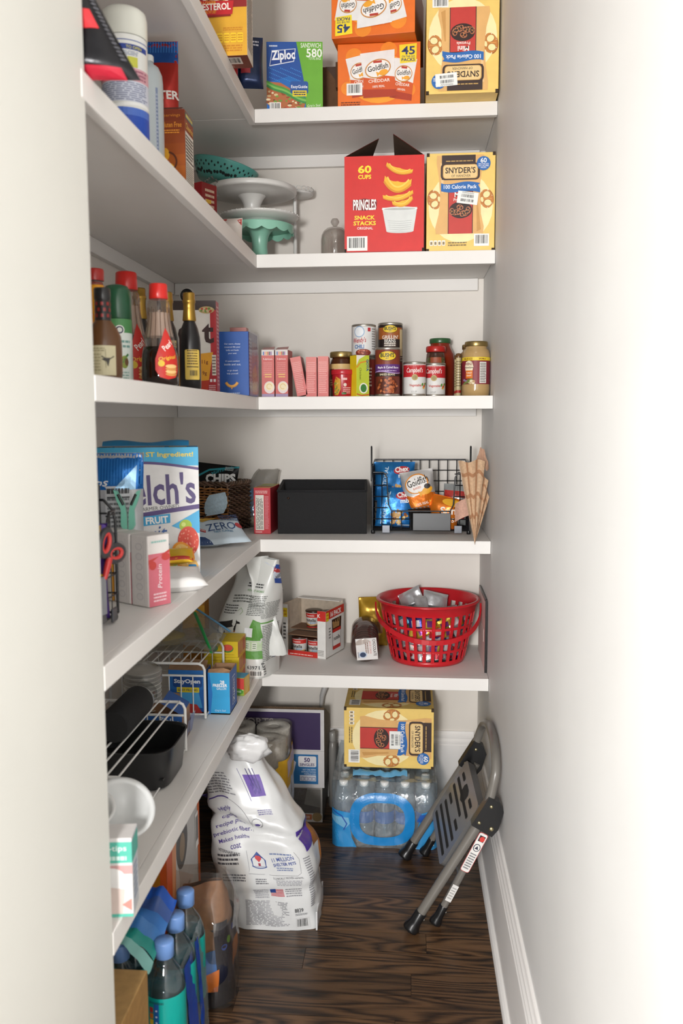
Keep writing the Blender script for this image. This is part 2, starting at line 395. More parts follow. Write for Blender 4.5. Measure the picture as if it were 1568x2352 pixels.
def baseboard(name, path, prof):
    g = G(); n = len(prof); vs_ = [];
    for (px, py, nx, ny) in path:
        for d, z in prof: vs_.append((px + nx * d, py + ny * d, z))
    fs = [(i, i + 1, n + i + 1, n + i) for i in range(n - 1)]
    if (path[1][0] - path[0][0]) * path[0][3] - (path[1][1] - path[0][1]) * path[0][2] < 0: fs = [tuple(reversed(f)) for f in fs]
    g.add(vs_, fs, TRIM, False); return struct(name, g)
BP = [(.029, 0), (.029, .008), (.026, .015), (.021, .019), (.017, .0195), (.016, .022), (.016, .192), (.0135, .196), (.0145, .2), (.0145, .206), (.010, .214), (.0115, .219), (.0115, .226), (.008, .232), (.006, .24), (0, .24)]
baseboard('baseboard_right', [(XR, -1.6, -1, 0), (XR, YW - .01, -1, 0)], BP)
baseboard('baseboard_back', [(XLW, YW, 0, -1), (XR - .012, YW, 0, -1)], BP)
baseboard('baseboard_left', [(XLW, YP, 1, 0), (XLW, YW - .016, 1, 0)], BP)

TH = .0372
ORD = {1: 'topmost white L-shaped shelf, cut by the upper edge of the picture', 2: 'white L-shaped shelf carrying the cake stands', 3: 'white L-shaped shelf carrying the bottles and soup cans',
       4: 'white L-shaped shelf carrying the black fabric bin', 5: 'lowest white L-shaped shelf, with the red round basket on it'}
for i, z in SZ.items():
    t = T('pantry_shelf', ORD[i], 'shelf', (XL, YB, z), 0, 'white pantry shelves'); ox, oy = XL, YB
    def q(name, x0, x1, y0, y1, z0, z1, m=SHELF, bev=.0015): g = G(); g.cbox(x0 - ox, x1 - ox, y0 - oy, y1 - oy, z0, z1, m, bev); g.obj(name, t)
    q('board', XLW + .0005, XL - .019, YP + .001, YB + .02, -.019, 0); q('board', XLW + .0005, XR - .0005, YB + .021, YW - .0005, -.019, 0)
    q('nosing', XL - .019, XL, YP - (.012 if i == 2 else -.001), YB + .019, -TH, .0005); q('nosing', XL + .0005, XR - .001, YB, YB + .02, -TH, .0005)
    q('cleat', XLW + .0005, XLW + .019, YP + .001, YW - .02, -.058, -.0195); q('cleat', XLW + .0195, XR - .0195, YW - .0195, YW - .0005, -.058, -.0195)
# ------------------------------------------------------------------ printed artwork used more than once
def pretzel(g, F, u, v, s, rot=0, l=2, c1='9a561f', c2='c57f3a', bg='f4e2a6'):
    """knotted pretzel of half-width s"""
    S = Sub(F, u, v, rot)
    g.ell(S, 0, 0, s * 1.15, s * .86, c1, l); g.ell(S, 0, .03 * s, s * 1.04, s * .76, c2, l + 1)
    for x, y, a, b, q in ((-.46, .12, .34, .4, 20), (.46, .12, .34, .4, -20), (0, -.46, .3, .16, 0)): g.ell(S, x * s, y * s, a * s * 1.12, b * s * 1.1, c1, l + 2, 16, q); g.ell(S, x * s, y * s, a * s, b * s, bg, l + 3, 16, q)
    g.stroke(S, [(-.25 * s, -.35 * s), (0, .1 * s), (.12 * s, .62 * s)], s * .1, 'd99a54', l + 4)
    for k in range(7): q = k * .9; g.ell(S, s * .98 * math.cos(q), s * .72 * math.sin(q), s * .05, s * .05, 'f2e4cc', l + 4, 6)
def pretzel_art(g, F, w, h, sticker=None):
    X = lambda a: a * w
    Y = lambda b: (1 - b) * h
    g.ell(F, X(.5), Y(.55), w * .47, h * .36, 'f7e6ae', 1)
    pretzel(g, F, X(.125), Y(.47), w * .13, 100, .6); pretzel(g, F, X(.87), Y(.47), w * .13, -80, .6)
    g.rect(F, X(.965), Y(.75), X(1), Y(.2), 'f0d581', 5) if False else None
    bag = [(.15, .025), (.83, .025), (.80, .2), (.775, .35), (.79, .5), (.795, .62), (.84, .75), (.83, .82), (.14, .82), (.13, .76), (.18, .62), (.2, .45), (.18, .25), (.145, .1)]
    g.poly(F, [(X(a), Y(b)) for a, b in reversed(bag)], 'dfae6c', 5)
    g.poly(F, [(X(a), Y(b)) for a, b in [(.74, .8), (.8, .78), (.77, .62), (.75, .5), (.73, .5)]], 'c99552', 6); g.poly(F, [(X(a), Y(b)) for a, b in [(.2, .1), (.24, .1), (.25, .4), (.22, .4)]], 'eec48c', 6)
    g.rect(F, X(.22), Y(.27), X(.71), Y(.025), '35221d', 7)
    g.text(F, "American Foundation Best since 1909", X(.47), Y(.085), h * .011, 'c8a05a', 8, w=w * .42) if False else g.lines(F, X(.28), Y(.092), X(.68), Y(.078), 1, 'c8a05a', 8, fill=.7)
    g.rrect(F, X(.205), Y(.275), X(.775), Y(.105), w * .06, '35221d', 8); g.rrect(F, X(.235), Y(.262), X(.745), Y(.12), w * .045, 'c89a55', 9); g.rrect(F, X(.245), Y(.257), X(.735), Y(.125), w * .04, 'e8c88c', 10)
    g.text(F, "SNYDER'S", X(.49), Y(.178), h * .062, '3a241c', 11, w=w * .44, bold=.02); g.text(F, "OF HANOVER", X(.5), Y(.235), h * .024, '3a241c', 11, w=w * .28, bold=0)
    rib = [(.21, .305)] + [(.21 + .57 * k / 12, .305 + .012 * math.sin(k / 12 * PI * 2 + .5)) for k in range(1, 13)] + [(.75, .33), (.78, .365)] + [(.78 - .57 * k / 12, .405 - .02 * (k / 12) + .012 * math.sin(k / 12 * PI * 2 + 3)) for k in range(0, 13)]
    g.poly(F, [(X(a), Y(b)) for a, b in reversed(rib)], '2466ae', 9)
    g.text(F, "100 Calorie Pack", X(.49), Y(.345), h * .04, 'f5f5f5', 11, w=w * .48, bold=.015)
    g.rect(F, X(.315), Y(.82), X(.68), Y(.385), '1c1614', 6); g.rect(F, X(.325), Y(.82), X(.67), Y(.395), 'c23a32', 7)
    g.text(F, "Mini", X(.49), Y(.425), h * .05, 'f7f2ea', 8, bold=.02); g.text(F, "Pretzels", X(.49), Y(.475), h * .03, 'f7f2ea', 8, bold=.005)
    g.ell(F, X(.5), Y(.58), w * .168, h * .085, '2e1812', 8)
    R_ = random.Random(5)
    for k in range(7): pretzel(g, F, X(.37 + .04 * k), Y(.55 + .07 * R_.random()), w * .045, R_.uniform(0, 360), 9, '8a4a2c', 'b9714a', '2e1812')
    g.ell(F, X(.825), Y(.115), w * .1, w * .1, '2466ae', 12); g.text(F, "60", X(.825), Y(.085), h * .05, 'f7f7f7', 13, bold=.02)
    for k, tx in enumerate(("ON-THE-GO", "100 CALORIE", "PACKS")): g.text(F, tx, X(.825), Y(.122 + .018 * k), h * .014, 'f7f7f7', 13, w=w * (.15 if k < 2 else .08))
    g.barcode(F, X(.7), Y(.95), X(.92), Y(.825), 6, 9)
    for k in range(4): g.rrect(F, X(.05 + .06 * k), Y(.94), X(.1 + .06 * k), Y(.885), w * .012, 'efeae0', 6); g.rect(F, X(.06 + .06 * k), Y(.93), X(.09 + .06 * k), Y(.9), '8d7a55', 7)
    g.lines(F, X(.32), Y(.95), X(.6), Y(.9), 2, '7d6a45', 6, fill=.5)
    if sticker:
        S = Sub(F, X(sticker[0]), Y(sticker[1]), sticker[2]); a, b = w * .15, h * .062
        g.rect(S, -a, -b, a, b, 'eeeeea', 14); g.barcode(S, -a * .8, -b * .1, a * .7, b * .6, 15, 4, white='eeeeea'); g.barcode(S, -a * .8, -b * .8, a * .75, -b * .15, 15, 5, white='eeeeea'); g.lines(S, -a * .6, b * .65, a * .6, b * .92, 2, '8a8a86', 15)
def pretzel_box(label, loc, rot, w, d, h, faces, sticker=None, name='pretzel_carton', edges=True):
    t, F = carton(name, label, 'snack box', loc, rot, w, d, h, {'*': 'ecc96f', 'top': 'e3c06a', 'bottom': 'e3c06a'}, 'yellow pretzel cartons')
    for nm, Fx, ww, hh, st in faces(F):
        g = G(); pretzel_art(g, Fx, ww, hh, st); g.obj(nm, t)
    if edges:
        for sx in (-1, 1):
            g = G(); g.cbox(sx * w / 2 - .004 * (1 + sx), sx * w / 2 + .004 * (1 - sx), -.0006, .006, h - .009, h + .0008, '3a2a1a.k', 0); g.obj('corner_slit', t); g = G(); g.cbox(sx * w / 2 - .004 * (1 + sx), sx * w / 2 + .004 * (1 - sx), -.0006, .006, -.0002, .008, '3a2a1a.k', 0); g.obj('corner_slit', t)
    return t

def cracker_fish(g, F, u, v, s, mat='f0a428', l=4, rot=0):
    S = Sub(F, u, v, rot); P = [(-s * 1.6, s * .55), (-s * .8, s * .1)] ; 
    body = arcpts(0, 0, s, 155, 360 + 205 - 360 * 0 - 0, 18, s * .62)
    g.ell(S, 0, 0, s, s * .6, mat, l); g.poly(S, [(-s * .7, 0), (-s * 1.5, s * .55), (-s * 1.5, -s * .55)][::-1], mat, l)
def snack_bag_art(g, F, w, h, lname="CHEDDAR"):
    """printed picture of a white and orange cracker pouch, in its own frame (0..w, 0..h)"""
    g.poly(F, [(w * .03, h * .02), (w * .97, 0), (w * .93, h * .5), (w * .97, h), (w * .0, h * .97), (w * .06, h * .5)], 'e9e6e4', 4)
    g.poly(F, [(w * .03, h * .02), (w * .97, 0), (w * .94, h * .42), (w * .6, h * .47), (w * .4, h * .4), (w * .06, h * .46)], 'd4571c', 5)
    g.poly(F, [(w * .03, h * .02), (w * .97, 0), (w * .955, h * .15), (w * .05, h * .2)], 'ac3512', 6)
    g.ell(F, w * .48, h * .62, w * .37, h * .2, 'c9873c', 6, rot=12); g.ell(F, w * .48, h * .62, w * .34, h * .175, 'f0ece8', 7, rot=12)
    g.text(F, "Goldfish", w * .48, h * .645, h * .12, '2c2118', 8, w=w * .58, rot=8, shear=.12); g.rect(F, w * .36, h * .74, w * .6, h * .79, 'b83a28', 8)
    cracker_fish(g, F, w * .63, h * .53, w * .13, 'efa62e', 9, 12)
    g.text(F, lname, w * .5, h * .36, h * .07, 'f6efe4', 8, w=w * .6); g.text(F, "100% REAL", w * .48, h * .24, h * .05, 'f6efe4', 8, w=w * .34)
def fish_art(g, F, w, h):
    X = lambda a: a * w
    Y = lambda b: (1 - b) * h
    g.ell(F, X(.5), Y(.55), w * .36, h * .4, 'f5a02a', 1)
    for c in ((.2, .2, .1), (.85, .75, .09), (.12, .7, .08), (.62, .12, .1)): g.ell(F, X(c[0]), Y(c[1]), w * c[2], h * c[2] * 1.3, 'f08c22', 1)
    for (u, v, r, k) in ((.17, .87, 9, .78), (.62, .88, -8, .74)): snack_bag_art(g, Sub(F, X(u), Y(v), r), w * .3 * k / .78, h * .66)
    g_F = Sub(F, X(.3), Y(.885), 3); 
    class H:
        ms = F.ms
        def __call__(s, u, v, h_=0): return g_F(u, v, h_ + .0026)
    snack_bag_art(g, H(), w * .43, h * .74)
    g.poly(F, [(X(.755), Y(.34)), (X(.95), Y(.32)), (X(.955), Y(.03)), (X(.745), Y(.05))], 'f6dc2c', 6)
    g.text(F, "45", X(.853), Y(.14), h * .13, '2c3a6a', 8, w=w * .16, bold=.02); g.text(F, "ON THE GO!", X(.853), Y(.235), h * .035, '2c3a6a', 8, w=w * .155); g.text(F, "PACKS", X(.853), Y(.285), h * .05, '2c3a6a', 8, w=w * .16, bold=.02)
    g.barcode(F, X(.11), Y(.82), X(.3), Y(.63), 11, 8); g.lines(F, X(.04), Y(.98), X(.28), Y(.91), 2, '7a3208', 5)
def fish_box(label, loc, rot, w, d, h, flip=False):
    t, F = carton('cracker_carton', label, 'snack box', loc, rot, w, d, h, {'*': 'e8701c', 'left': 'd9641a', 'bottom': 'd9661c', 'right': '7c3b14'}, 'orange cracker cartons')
    g = G(); fish_art(g, F['front'].at(w, h, 180) if flip else F['front'], w, h); g.obj('front_print', t)
    g = G(); g.cbox(-w / 2 + .002, w / 2 - .002, d * .49, d * .51, h - .0005, h + .0012, 'b98a55.k', 0); g.obj('tape_seam', t)
    return t

# ------------------------------------------------------------------ shelf 1 (topmost)
z = SZ[1] + .0006
t, F = carton('sandwich_bag_box', 'blue and green carton of sandwich bags on the topmost shelf', 'bag box', (-.328, 2.575, z), 6, .159, .12, .186, {'*': '1c4f9e', 'right': '5f9f28', 'top': '3f8f3a', 'left': '1a3f86'})
w, h = .159, .186; Fr = F['front']; X = lambda a: a * w; Y = lambda b: (1 - b) * h; g = G()
g.poly(Fr, [(X(.53), Y(0)), (X(.66), Y(.55)), (X(.7), Y(1)), (X(1), Y(1)), (X(1), Y(0))][::-1], '6cae34', 1)
g.poly(Fr, [(0, Y(.98)), (X(.7), Y(.98)), (X(.68), Y(.6)), (X(.4), Y(.5)), (0, Y(.6))], '1a68b8', 1)
for k in range(60): g.ell(Fr, X(.04 + .58 * ((k * 37) % 60) / 60), Y(.38 + .2 * ((k * 17) % 60) / 60), .0016, .0016, '3f8ad0', 2, 6)
g.poly(Fr, [(X(.05), Y(.36)), (X(.1), Y(.13)), (X(.52), Y(.1)), (X(.49), Y(.29))][::-1], 'e9eef6', 2); g.poly(Fr, [(X(.062), Y(.345)), (X(.108), Y(.14)), (X(.508), Y(.11)), (X(.48), Y(.28))][::-1], '173f8c', 3)
g.text(Fr, "Ziploc", X(.3), Y(.215), .034, 'f4f6fa', 4, w=w * .42, rot=3, bold=.03); g.lines(Fr, X(.05), Y(.085), X(.2), Y(.045), 1, 'dfe6f2', 3)
g.text(Fr, "SANDWICH", X(.79), Y(.055), .013, 'eef4e2', 3, w=w * .36); g.text(Fr, "580", X(.85), Y(.165), .024, 'f6faee', 3, w=w * .28, bold=.02); g.text(Fr, "TOTAL BAGS", X(.86), Y(.245), .007, 'eef4e2', 3, w=w * .22, bold=0)
sand = [(0, .58), (.25, .6), (.5, .72), (.7, .85), (.66, .98), (.1, .98), (0, .9)]
g.poly(Fr, [(X(a), Y(b)) for a, b in reversed(sand)], 'b4693c', 3); R = random.Random(2)
for k in range(60):
    a = R.random() * .62; b = .62 + a * .22 + R.random() * .28
    if b < .97: g.ell(Fr, X(a + .01), Y(b), .003 + .004 * R.random(), .003, R.choice(('d9c08e', '9a4a2a', '6f9a3a', 'c9552f', 'e4d6b0', '7c4526')), 4, 7)
for k in range(3): g.stroke(Fr, [(X(.0 + .07 * q), Y(.58 + .03 * k + .026 * q + .012 * math.sin(q))) for q in range(11)], .006, ('4f9a3c', '7dbb5a', '3c8a44')[k], 5 + k)
g.rrect(Fr, X(.42), Y(.76), X(.74), Y(.58), .006, '24539c', 8); g.text(Fr, "EasyGuide", X(.58), Y(.665), .011, 'f4f6fa', 9, w=w * .29); g.rect(Fr, X(.46), Y(.8), X(.71), Y(.715), 'f2d62c', 9); g.lines(Fr, X(.48), Y(.79), X(.7), Y(.725), 2, '2a3a5a', 10, fill=.6)
g.barcode(Fr, X(.05), Y(1), X(.25), Y(.89), 9, 2); g.text(Fr, "Grip'n Seal", X(.84), Y(.935), .009, 'eef4e2', 3, w=w * .24, rot=4, shear=.2, bold=0); g.lines(Fr, X(.74), Y(.985), X(.95), Y(.965), 1, 'eef4e2', 3)
g.obj('front_print', t)
fish_box('orange cracker carton standing upright on the topmost shelf, directly on its board', (-.089, 2.566, z), 0, .232, .25, .17)
fish_box('orange cracker carton lying upside down on top of another orange carton', (-.104, 2.52, z + .1716), -6, .231, .25, .17, True)
pretzel_box('yellow pretzel carton turned upside down on the topmost shelf', (.1385, 2.487, z), 0, .194, .28, .268, lambda F: [('front_print', F['front'].at(.194, .268, 180), .194, .268, (.72, .13, 4))])
g = G(); t = T('flattened_carton', 'brown flattened carton leaning behind the sandwich bag carton', 'carton', (-.243, 2.72, z), 0); g.cbox(-.03, .03, 0, .05, 0, .17, '6b4a30.k', .001); g.poly(Plane((-.03, 0, 0), (1, 0, 0), (0, 0, 1)), [(.02, .17), (.058, .12), (.058, .17)], '4a3020', 1); g.obj('panel', t)
g = G(); g.cbox(.022, .03, -.03, .0, .1, .172, '5d3e28.k', .001); g.obj('flap', t)
# cereal box on the left arm
t, F = carton('cereal_box', 'yellow cereal box with a red banner overhanging the topmost shelf', 'cereal box', (-.49, 2.186, z), 0, .194, .079, .3, {'*': 'dfa62e', 'right': 'd8d2c6', 'bottom': '6d2c1a', 'top': 'b98a2a'}, 'cereal boxes')
w, h = .194, .3; Fr = F['front']; X = lambda a: a * w; Y = lambda b: b * h; g = G()
g.rect(Fr, X(.5), Y(.37), X(1), Y(.46), '8c1c1e', 1); g.ell(Fr, X(.62), Y(.52), w * .27, h * .14, '8c2a2c', 2); g.ell(Fr, X(.62), Y(.52), w * .245, h * .125, 'e0d6c2', 3)
R = random.Random(3)
for k in range(40):
    a, b = R.uniform(-1, 1), R.uniform(-1, 1)
    if a * a + b * b < .95: g.ell(Fr, X(.62) + a * w * .22, Y(.52) + b * h * .11, .007, .006, 'c49a50', 4 + k % 2, 10); g.ell(Fr, X(.62) + a * w * .22, Y(.52) + b * h * .11, .0028, .0022, '6a4a20', 6, 6)
g.poly(Fr, [(X(.2), Y(.3)), (X(.82), Y(.315)), (X(.84), Y(.415)), (X(.2), Y(.43))], 'c01f26', 7)
g.text(Fr, "CHOLESTEROL", X(.5), Y(.375), .016, 'f6efe6', 8, w=w * .6, bold=.025); g.text(Fr, "CAN HELP LOWER", X(.42), Y(.405), .007, 'f0a52c', 8, w=w * .4); g.text(Fr, "AS PART OF A HEART HEALTHY DIET", X(.42), Y(.335), .007, 'f0a52c', 8, w=w * .4)
g.poly(Fr, [(X(.3), Y(.29)), (X(.8), Y(.3)), (X(.8), Y(.315)), (X(.3), Y(.31))], '8c1518', 7)
for k in range(4): g.rrect(Fr, X(.62 + .085 * k), Y(.1), X(.695 + .085 * k), Y(.175), .003, 'f3c92c', 2); g.lines(Fr, X(.63 + .085 * k), Y(.11), X(.69 + .085 * k), Y(.165), 3, 'c98a1c', 3)
g.lines(Fr, X(.55), Y(.03), X(.95), Y(.085), 3, 'c8801c', 2); g.lines(Fr, X(.7), Y(.19), X(.95), Y(.22), 2, 'c8801c', 2); g.obj('front_print', t)
g = G(); g.lines(F['right'], .006, .02, .073, .27, 34, '8e8a84', 2); g.lines(F['right'], .006, .275, .073, .292, 1, '4a4640', 2); g.barcode(F['bottom'], .13, .03, .175, .07, 2, 5, white='cfc6bc'); g.rect(F['bottom'], .02, .01, .15, .024, '9a6a58', 2); g.obj('side_print', t)
t, F = carton('snack_box', 'small red and blue snack box behind the yellow cereal box', 'snack box', (-.47, 2.33, z), 10, .05, .08, .12, {'*': 'b3262a', 'right': '2a3a7a'}); g = G(); g.ell(F['front'], .03, .07, .014, .03, '2c4a9a', 1); g.ell(F['front'], .032, .07, .006, .012, 'e8d8d0', 2); g.lines(F['right'], .01, .02, .07, .1, 8, 'd8cfc4', 1); g.obj('print', t)
t = T('snack_pouch', 'dark blue shiny snack pouch slumped beside the cereal box', 'snack bag', (-.425, 2.40, z), (0, 0, 12)); Fp, _ = pouch(t, .07, .13, .05, '1c2a4a.f', seed=5, wr=.008); g = G(); g.rect(Fp, -.025, .03, .0, .09, 'a8323a', 2); g.lines(Fp, -.025, .1, .025, .12, 2, 'cfd4e2', 2); g.obj('print', t)

# ------------------------------------------------------------------ shelf 2: left arm
z = SZ[2] + .0006
t = T('snack_pouch', 'shiny black pouch with red edging at the left end of the second shelf', 'snack bag', (-.455, 1.24, z), 6)
fn0 = pouch_fn(.16, .2, .05, 3, .012); fn1 = lambda u, v, s=-1: (lambda p: (p[0] * (1 - .25 * v / .2) - .42 * v, p[1], p[2]))(fn0(u, v, s))
g = G(); g.surf(lambda a, b: fn1((a - .5) * .16, b * .2, -1), 18, 20, '19181b.f'); g.surf(lambda a, b: fn1((.5 - a) * .16, b * .2, 1), 18, 20, '19181b.f'); g.obj('pouch', t)
Fp = Fn(lambda u, v: fn1(u, v)); g = G(); g.rect(Fp, -.075, 0, .062, .012, 'a8182e', 3); g.rect(Fp, .045, .14, .075, .2, 'b82a34', 3); g.text(Fp, "FUEL", .06, .165, .011, 'e06a72', 5, rot=70); g.rect(Fp, .035, .06, .06, .085, 'c0262c', 3); g.lines(Fp, .068, .02, .075, .13, 20, '5a5a60', 3); g.ell(Fp, .02, .11, .012, .016, '55555c', 3); g.obj('print', t)
t = T('wipes_canister', 'white cleaning wipes canister with a blue label on the second shelf', 'canister', (-.51, 1.6, z), 0)
R_ = .0405; g = G(); g.lathe([(R_ * .95, 0), (R_, .004), (R_, .195), (R_ * .985, .198)], 'e6e6e2.p', 36); g.obj('tub', t)
g = G(); g.lathe([(R_ * 1.01, .199), (R_ * 1.02, .203), (R_ * 1.02, .232), (R_ * .97, .243), (R_ * .8, .249), (0, .25)], 'dcdcd2.p', 36); g.obj('lid', t)
C = Cyl((0, 0, 0), R_); g = G(); c2 = '1f4bb0'
g.rect(C, -.125, .004, .125, .062, c2, 1); g.rect(C, -.125, .062, .125, .075, '4a6ec4', 1); g.stroke(C, [(-.12 + .01 * k, .079 + .003 * math.sin(k * .5)) for k in range(25)], .006, 'f0f0ee', 2)
g.rect(C, -.125, .085, .125, .12, 'cfd3e0', 1); g.rect(C, -.125, .12, .125, .142, 'd9a3ac', 1); g.lines(C, -.06, .086, .06, .118, 9, '8a90ac', 2); g.lines(C, -.06, .122, .06, .14, 3, 'a8687c', 2); g.rect(C, -.06, .172, .06, .181, '27408f', 1); g.text(C, "TO OPEN", .03, .176, .005, 'd8d060', 2)
for k in range(3): g.rect(C, -.03 + .024 * k, .143, -.012 + .024 * k, .16, ('5a80b8', 'dfe4ea', 'c9c94a')[k], 2)
g.rect(C, -.1, .187, .1, .1885, '4a60a0', 1); g.ell(C, .02, .03, .007, .007, 'dfe6f4', 3); g.ell(C, .02, .03, .0035, .005, c2, 4); g.lines(C, .013, .017, .027, .02, 1, 'dfe6f4', 3); g.lines(C, -.05, .162, .04, .17, 3, '9aa2b8', 2); g.obj('label', t)
t = T('plastic_bottle', 'translucent pale grey plastic bottle beside the wipes canister', 'bottle', (-.53, 1.815, z), 0)
g = G(); g.lathe([(.026, 0), (.0285, .006), (.0285, .205), (.027, .222), (.021, .236), (.012, .242), (.010, .247)], 'b9c2c6.p', 28, sx=1, sy=1.25); g.obj('bottle_wall', t); g = G(); g.lathe([(.0115, .2475), (.0115, .258), (.010, .26), (0, .26)], 'd9dcdc.p', 20); g.obj('cap', t)
C = Cyl((0, 0, 0), .0315, -62); g = G(); g.rect(C, .004, .03, .012, .19, '7d8aa8', 1); g.lines(C, .0045, .035, .0115, .18, 20, 'b0b8c8', 2); g.obj('label', t)
t = T('chips_pouch', 'red snack pouch with a blue ribbed top on the second shelf', 'snack bag', (-.558, 2.006, z), 4)
Fp, fn = pouch(t, .082, .366, .032, 'a8281e.f', seed=8, wr=.006); g = G(); g.rect(Fp, -.041, .318, .041, .365, '1b4f9a.f', 2)
for k in range(14): g.rect(Fp, -.04 + .006 * k, .34, -.037 + .006 * k, .365, '3f7cc8.f', 3)
g.rect(Fp, -.041, .25, -.015, .32, '1b4f9a.f', 2); g.text(Fp, "BUTTER", 0, .245, .018, 'efe6e0', 4, w=.085, rot=3, bold=.03); g.rect(Fp, -.04, .01, .04, .06, '6a4a78.f', 2); g.obj('print', t)
t, F = carton('cereal_box', 'brown and orange cereal box on the second shelf', 'cereal box', (-.545, 1.905, z), 0, .13, .075, .186, {'*': 'b35a16', 'right': '8c3a18', 'top': '7a3218'}, 'cereal boxes')
w, h = .13, .186; Fr = F['front']; X = lambda a: a * w; Y = lambda b: b * h; g = G()
for k in range(8): g.rect(Fr, 0, Y(.125 * k), w, Y(.125 * (k + 1)), ('c9741a', 'c06a18', 'b66018', 'ab5616', 'a04c16', '964416', '8c3c16', '823416')[k], 1)
g.text(Fr, "Gluten Free", X(.78), Y(.83), .011, 'ef9a34', 3, w=w * .34); g.lines(Fr, X(.64), Y(.73), X(.92), Y(.78), 2, 'ef9a34', 3); g.text(Fr, "2 servings", X(.76), Y(.93), .008, 'e08a2c', 3, w=w * .34, bold=0)
g.ell(Fr, X(.72), Y(.3), .016, .02, 'e8b02c', 3); g.ell(Fr, X(.66), Y(.5), .01, .014, 'e3a42a', 3); g.stroke(Fr, arcpts(X(.7), Y(.42), .02, -60, 80), .004, '5c2a12', 3); g.obj('front_print', t)
Fr = F['right']; g = G(); g.rect(Fr, .003, .002, .072, .143, 'ded8cc', 1); g.lines(Fr, .006, .006, .069, .08, 16, '8a8478', 2); g.lines(Fr, .006, .09, .069, .138, 7, '56504a', 2); g.rect(Fr, .006, .084, .069, .087, '2c2824', 2); g.text(Fr, "Cheerios", .037, .155, .013, 'e8b44c', 2, w=.062, bold=.02); g.rect(Fr, .005, .17, .07, .182, '4a7a7c', 1); g.lines(Fr, .008, .172, .066, .18, 1, 'd8c060', 2, fill=.8); g.obj('side_print', t)
g = G(); g.add([(-.06, .0, .1865), (.06, .0, .1865), (.055, .03, .2), (-.055, .03, .2)], [(0, 1, 2, 3)], '5c2a18.k'); g.obj('top_flap', t)
t, F = carton('tea_box', 'small dark red carton in front of the teal dish', 'small box', (-.563, 2.35, z), -28, .036, .06, .152, {'*': '9c1820', 'right': '7c1a1e'}); g = G(); g.lines(F['right'], .012, .06, .05, .14, 6, 'c9b49c', 1); g.rect(F['right'], .015, .1, .035, .11, 'c8a03a', 2); g.obj('print', t)
t = T('napkin_pack', 'white paper napkin pack with red corner marks in front of the mint cake stand', 'napkins', (-.505, 2.47, z), -8); Fp, _ = pouch(t, .085, .083, .04, 'ddd4cc', seed=2, wr=.004, top=0); g = G(); g.poly(Fp, [(.03, .075), (.0415, .062), (.041, .08)], 'b84a44', 3); g.rect(Fp, -.02, .074, .0, .08, 'b84a44', 3); g.rect(Fp, .03, .01, .036, .03, 'c08a84', 3); g.obj('print', t)

# cake stands
def scallop_ring(g, r, z0, z1, n, amp, mat, thick=.003):
    N = n * 6
    def f(a, b):
        an = 2 * PI * a; zz = z0 - amp * abs(math.sin(an * n / 2)) if b < .5 else z1
        return zz
    for rr, flip in ((r, False), (r - thick, True)):
        vs_ = []; fs = []
        for k in range(N):
            an = 2 * PI * k / N; zl = z0 - amp * abs(math.sin(an * n / 2))
            vs_ += [(rr * math.cos(an), rr * math.sin(an), zl), (rr * math.cos(an), rr * math.sin(an), z1)]
        for k in range(N):
            j = (k + 1) % N; q = (2 * k, 2 * j, 2 * j + 1, 2 * k + 1); fs.append(q if not flip else q[::-1])
        g.add(vs_, fs, mat, True)
    vs_ = []; fs = []
    for k in range(N):
        an = 2 * PI * k / N; zl = z0 - amp * abs(math.sin(an * n / 2)); vs_ += [(r * math.cos(an), r * math.sin(an), zl), ((r - thick) * math.cos(an), (r - thick) * math.sin(an), zl)]
    for k in range(N): j = (k + 1) % N; fs.append((2 * k, 2 * k + 1, 2 * j + 1, 2 * j))
    g.add(vs_, fs, mat, True)
MINT = '8ec4ae.p'; WH = 'd9d8d4.p'
t = T('cake_stand', 'mint green cake stand with a scalloped drip rim', 'cake stand', (-.455, 2.698, z), 0, 'cake stands')
g = G(); g.lathe([(.062, 0), (.062, .004), (.045, .009), (.03, .014), (.0245, .026), (.023, .05), (.0255, .075), (.034, .093), (.045, .1)], MINT, 32); g.obj('pedestal', t)
g = G(); g.lathe([(0, .1), (.1, .1), (.1035, .103), (.1035, .108), (.1, .11), (0, .11)], MINT, 48, cap=False); g.obj('plate', t); g = G(); scallop_ring(g, .1035, .09, .106, 14, .009, MINT); g.obj('drip_rim', t)
t = T('cake_stand', 'low white cake plate with a beaded edge on the mint stand', 'cake stand', (-.455, 2.698, z + .1105), 0, 'cake stands')
g = G(); g.lathe([(.05, 0), (.05, .006), (.07, .012), (.114, .02), (.119, .0235), (.119, .027), (.112, .0275), (0, .022)], WH, 56); g.obj('plate', t); g = G()
for k in range(44): a = 2 * PI * k / 44; g.lathe([(0, -.0025), (.0022, 0), (0, .0025)], WH, 6, (.119 * math.cos(a), .119 * math.sin(a), .026))
g.obj('beaded_edge', t)
t = T('cake_stand', 'large white cake stand with a wide plate stacked on top', 'cake stand', (-.477, 2.698, z + .1372), 0, 'cake stands')
g = G(); g.lathe([(.036, 0), (.026, .006), (.024, .018), (.026, .035), (.033, .05), (.039, .058), (.042, .061)], WH, 40); g.obj('pedestal', t)
g = G(); g.lathe([(.042, .061), (.08, .062), (.083, .064), (.126, .0655), (.1335, .067), (.135, .07), (.135, .08), (.132, .082), (0, .078)], WH, 64); g.obj('plate', t)
t = T('candle_plate', 'small white lace-edged plate on a thin tall pole', 'cake stand', (-.357, 2.862, z), 0, 'cake stands')
g = G(); g.lathe([(.04, 0), (.04, .004), (.008, .01), (.0062, .02), (.0062, .23), (.009, .236)], WH, 20, (-.01, 0, 0)); g.obj('pole', t); g = G(); g.lathe([(0, .236), (.046, .236), (.049, .239), (.049, .243), (0, .242)], WH, 40); g.obj('plate', t)
g = G(); 
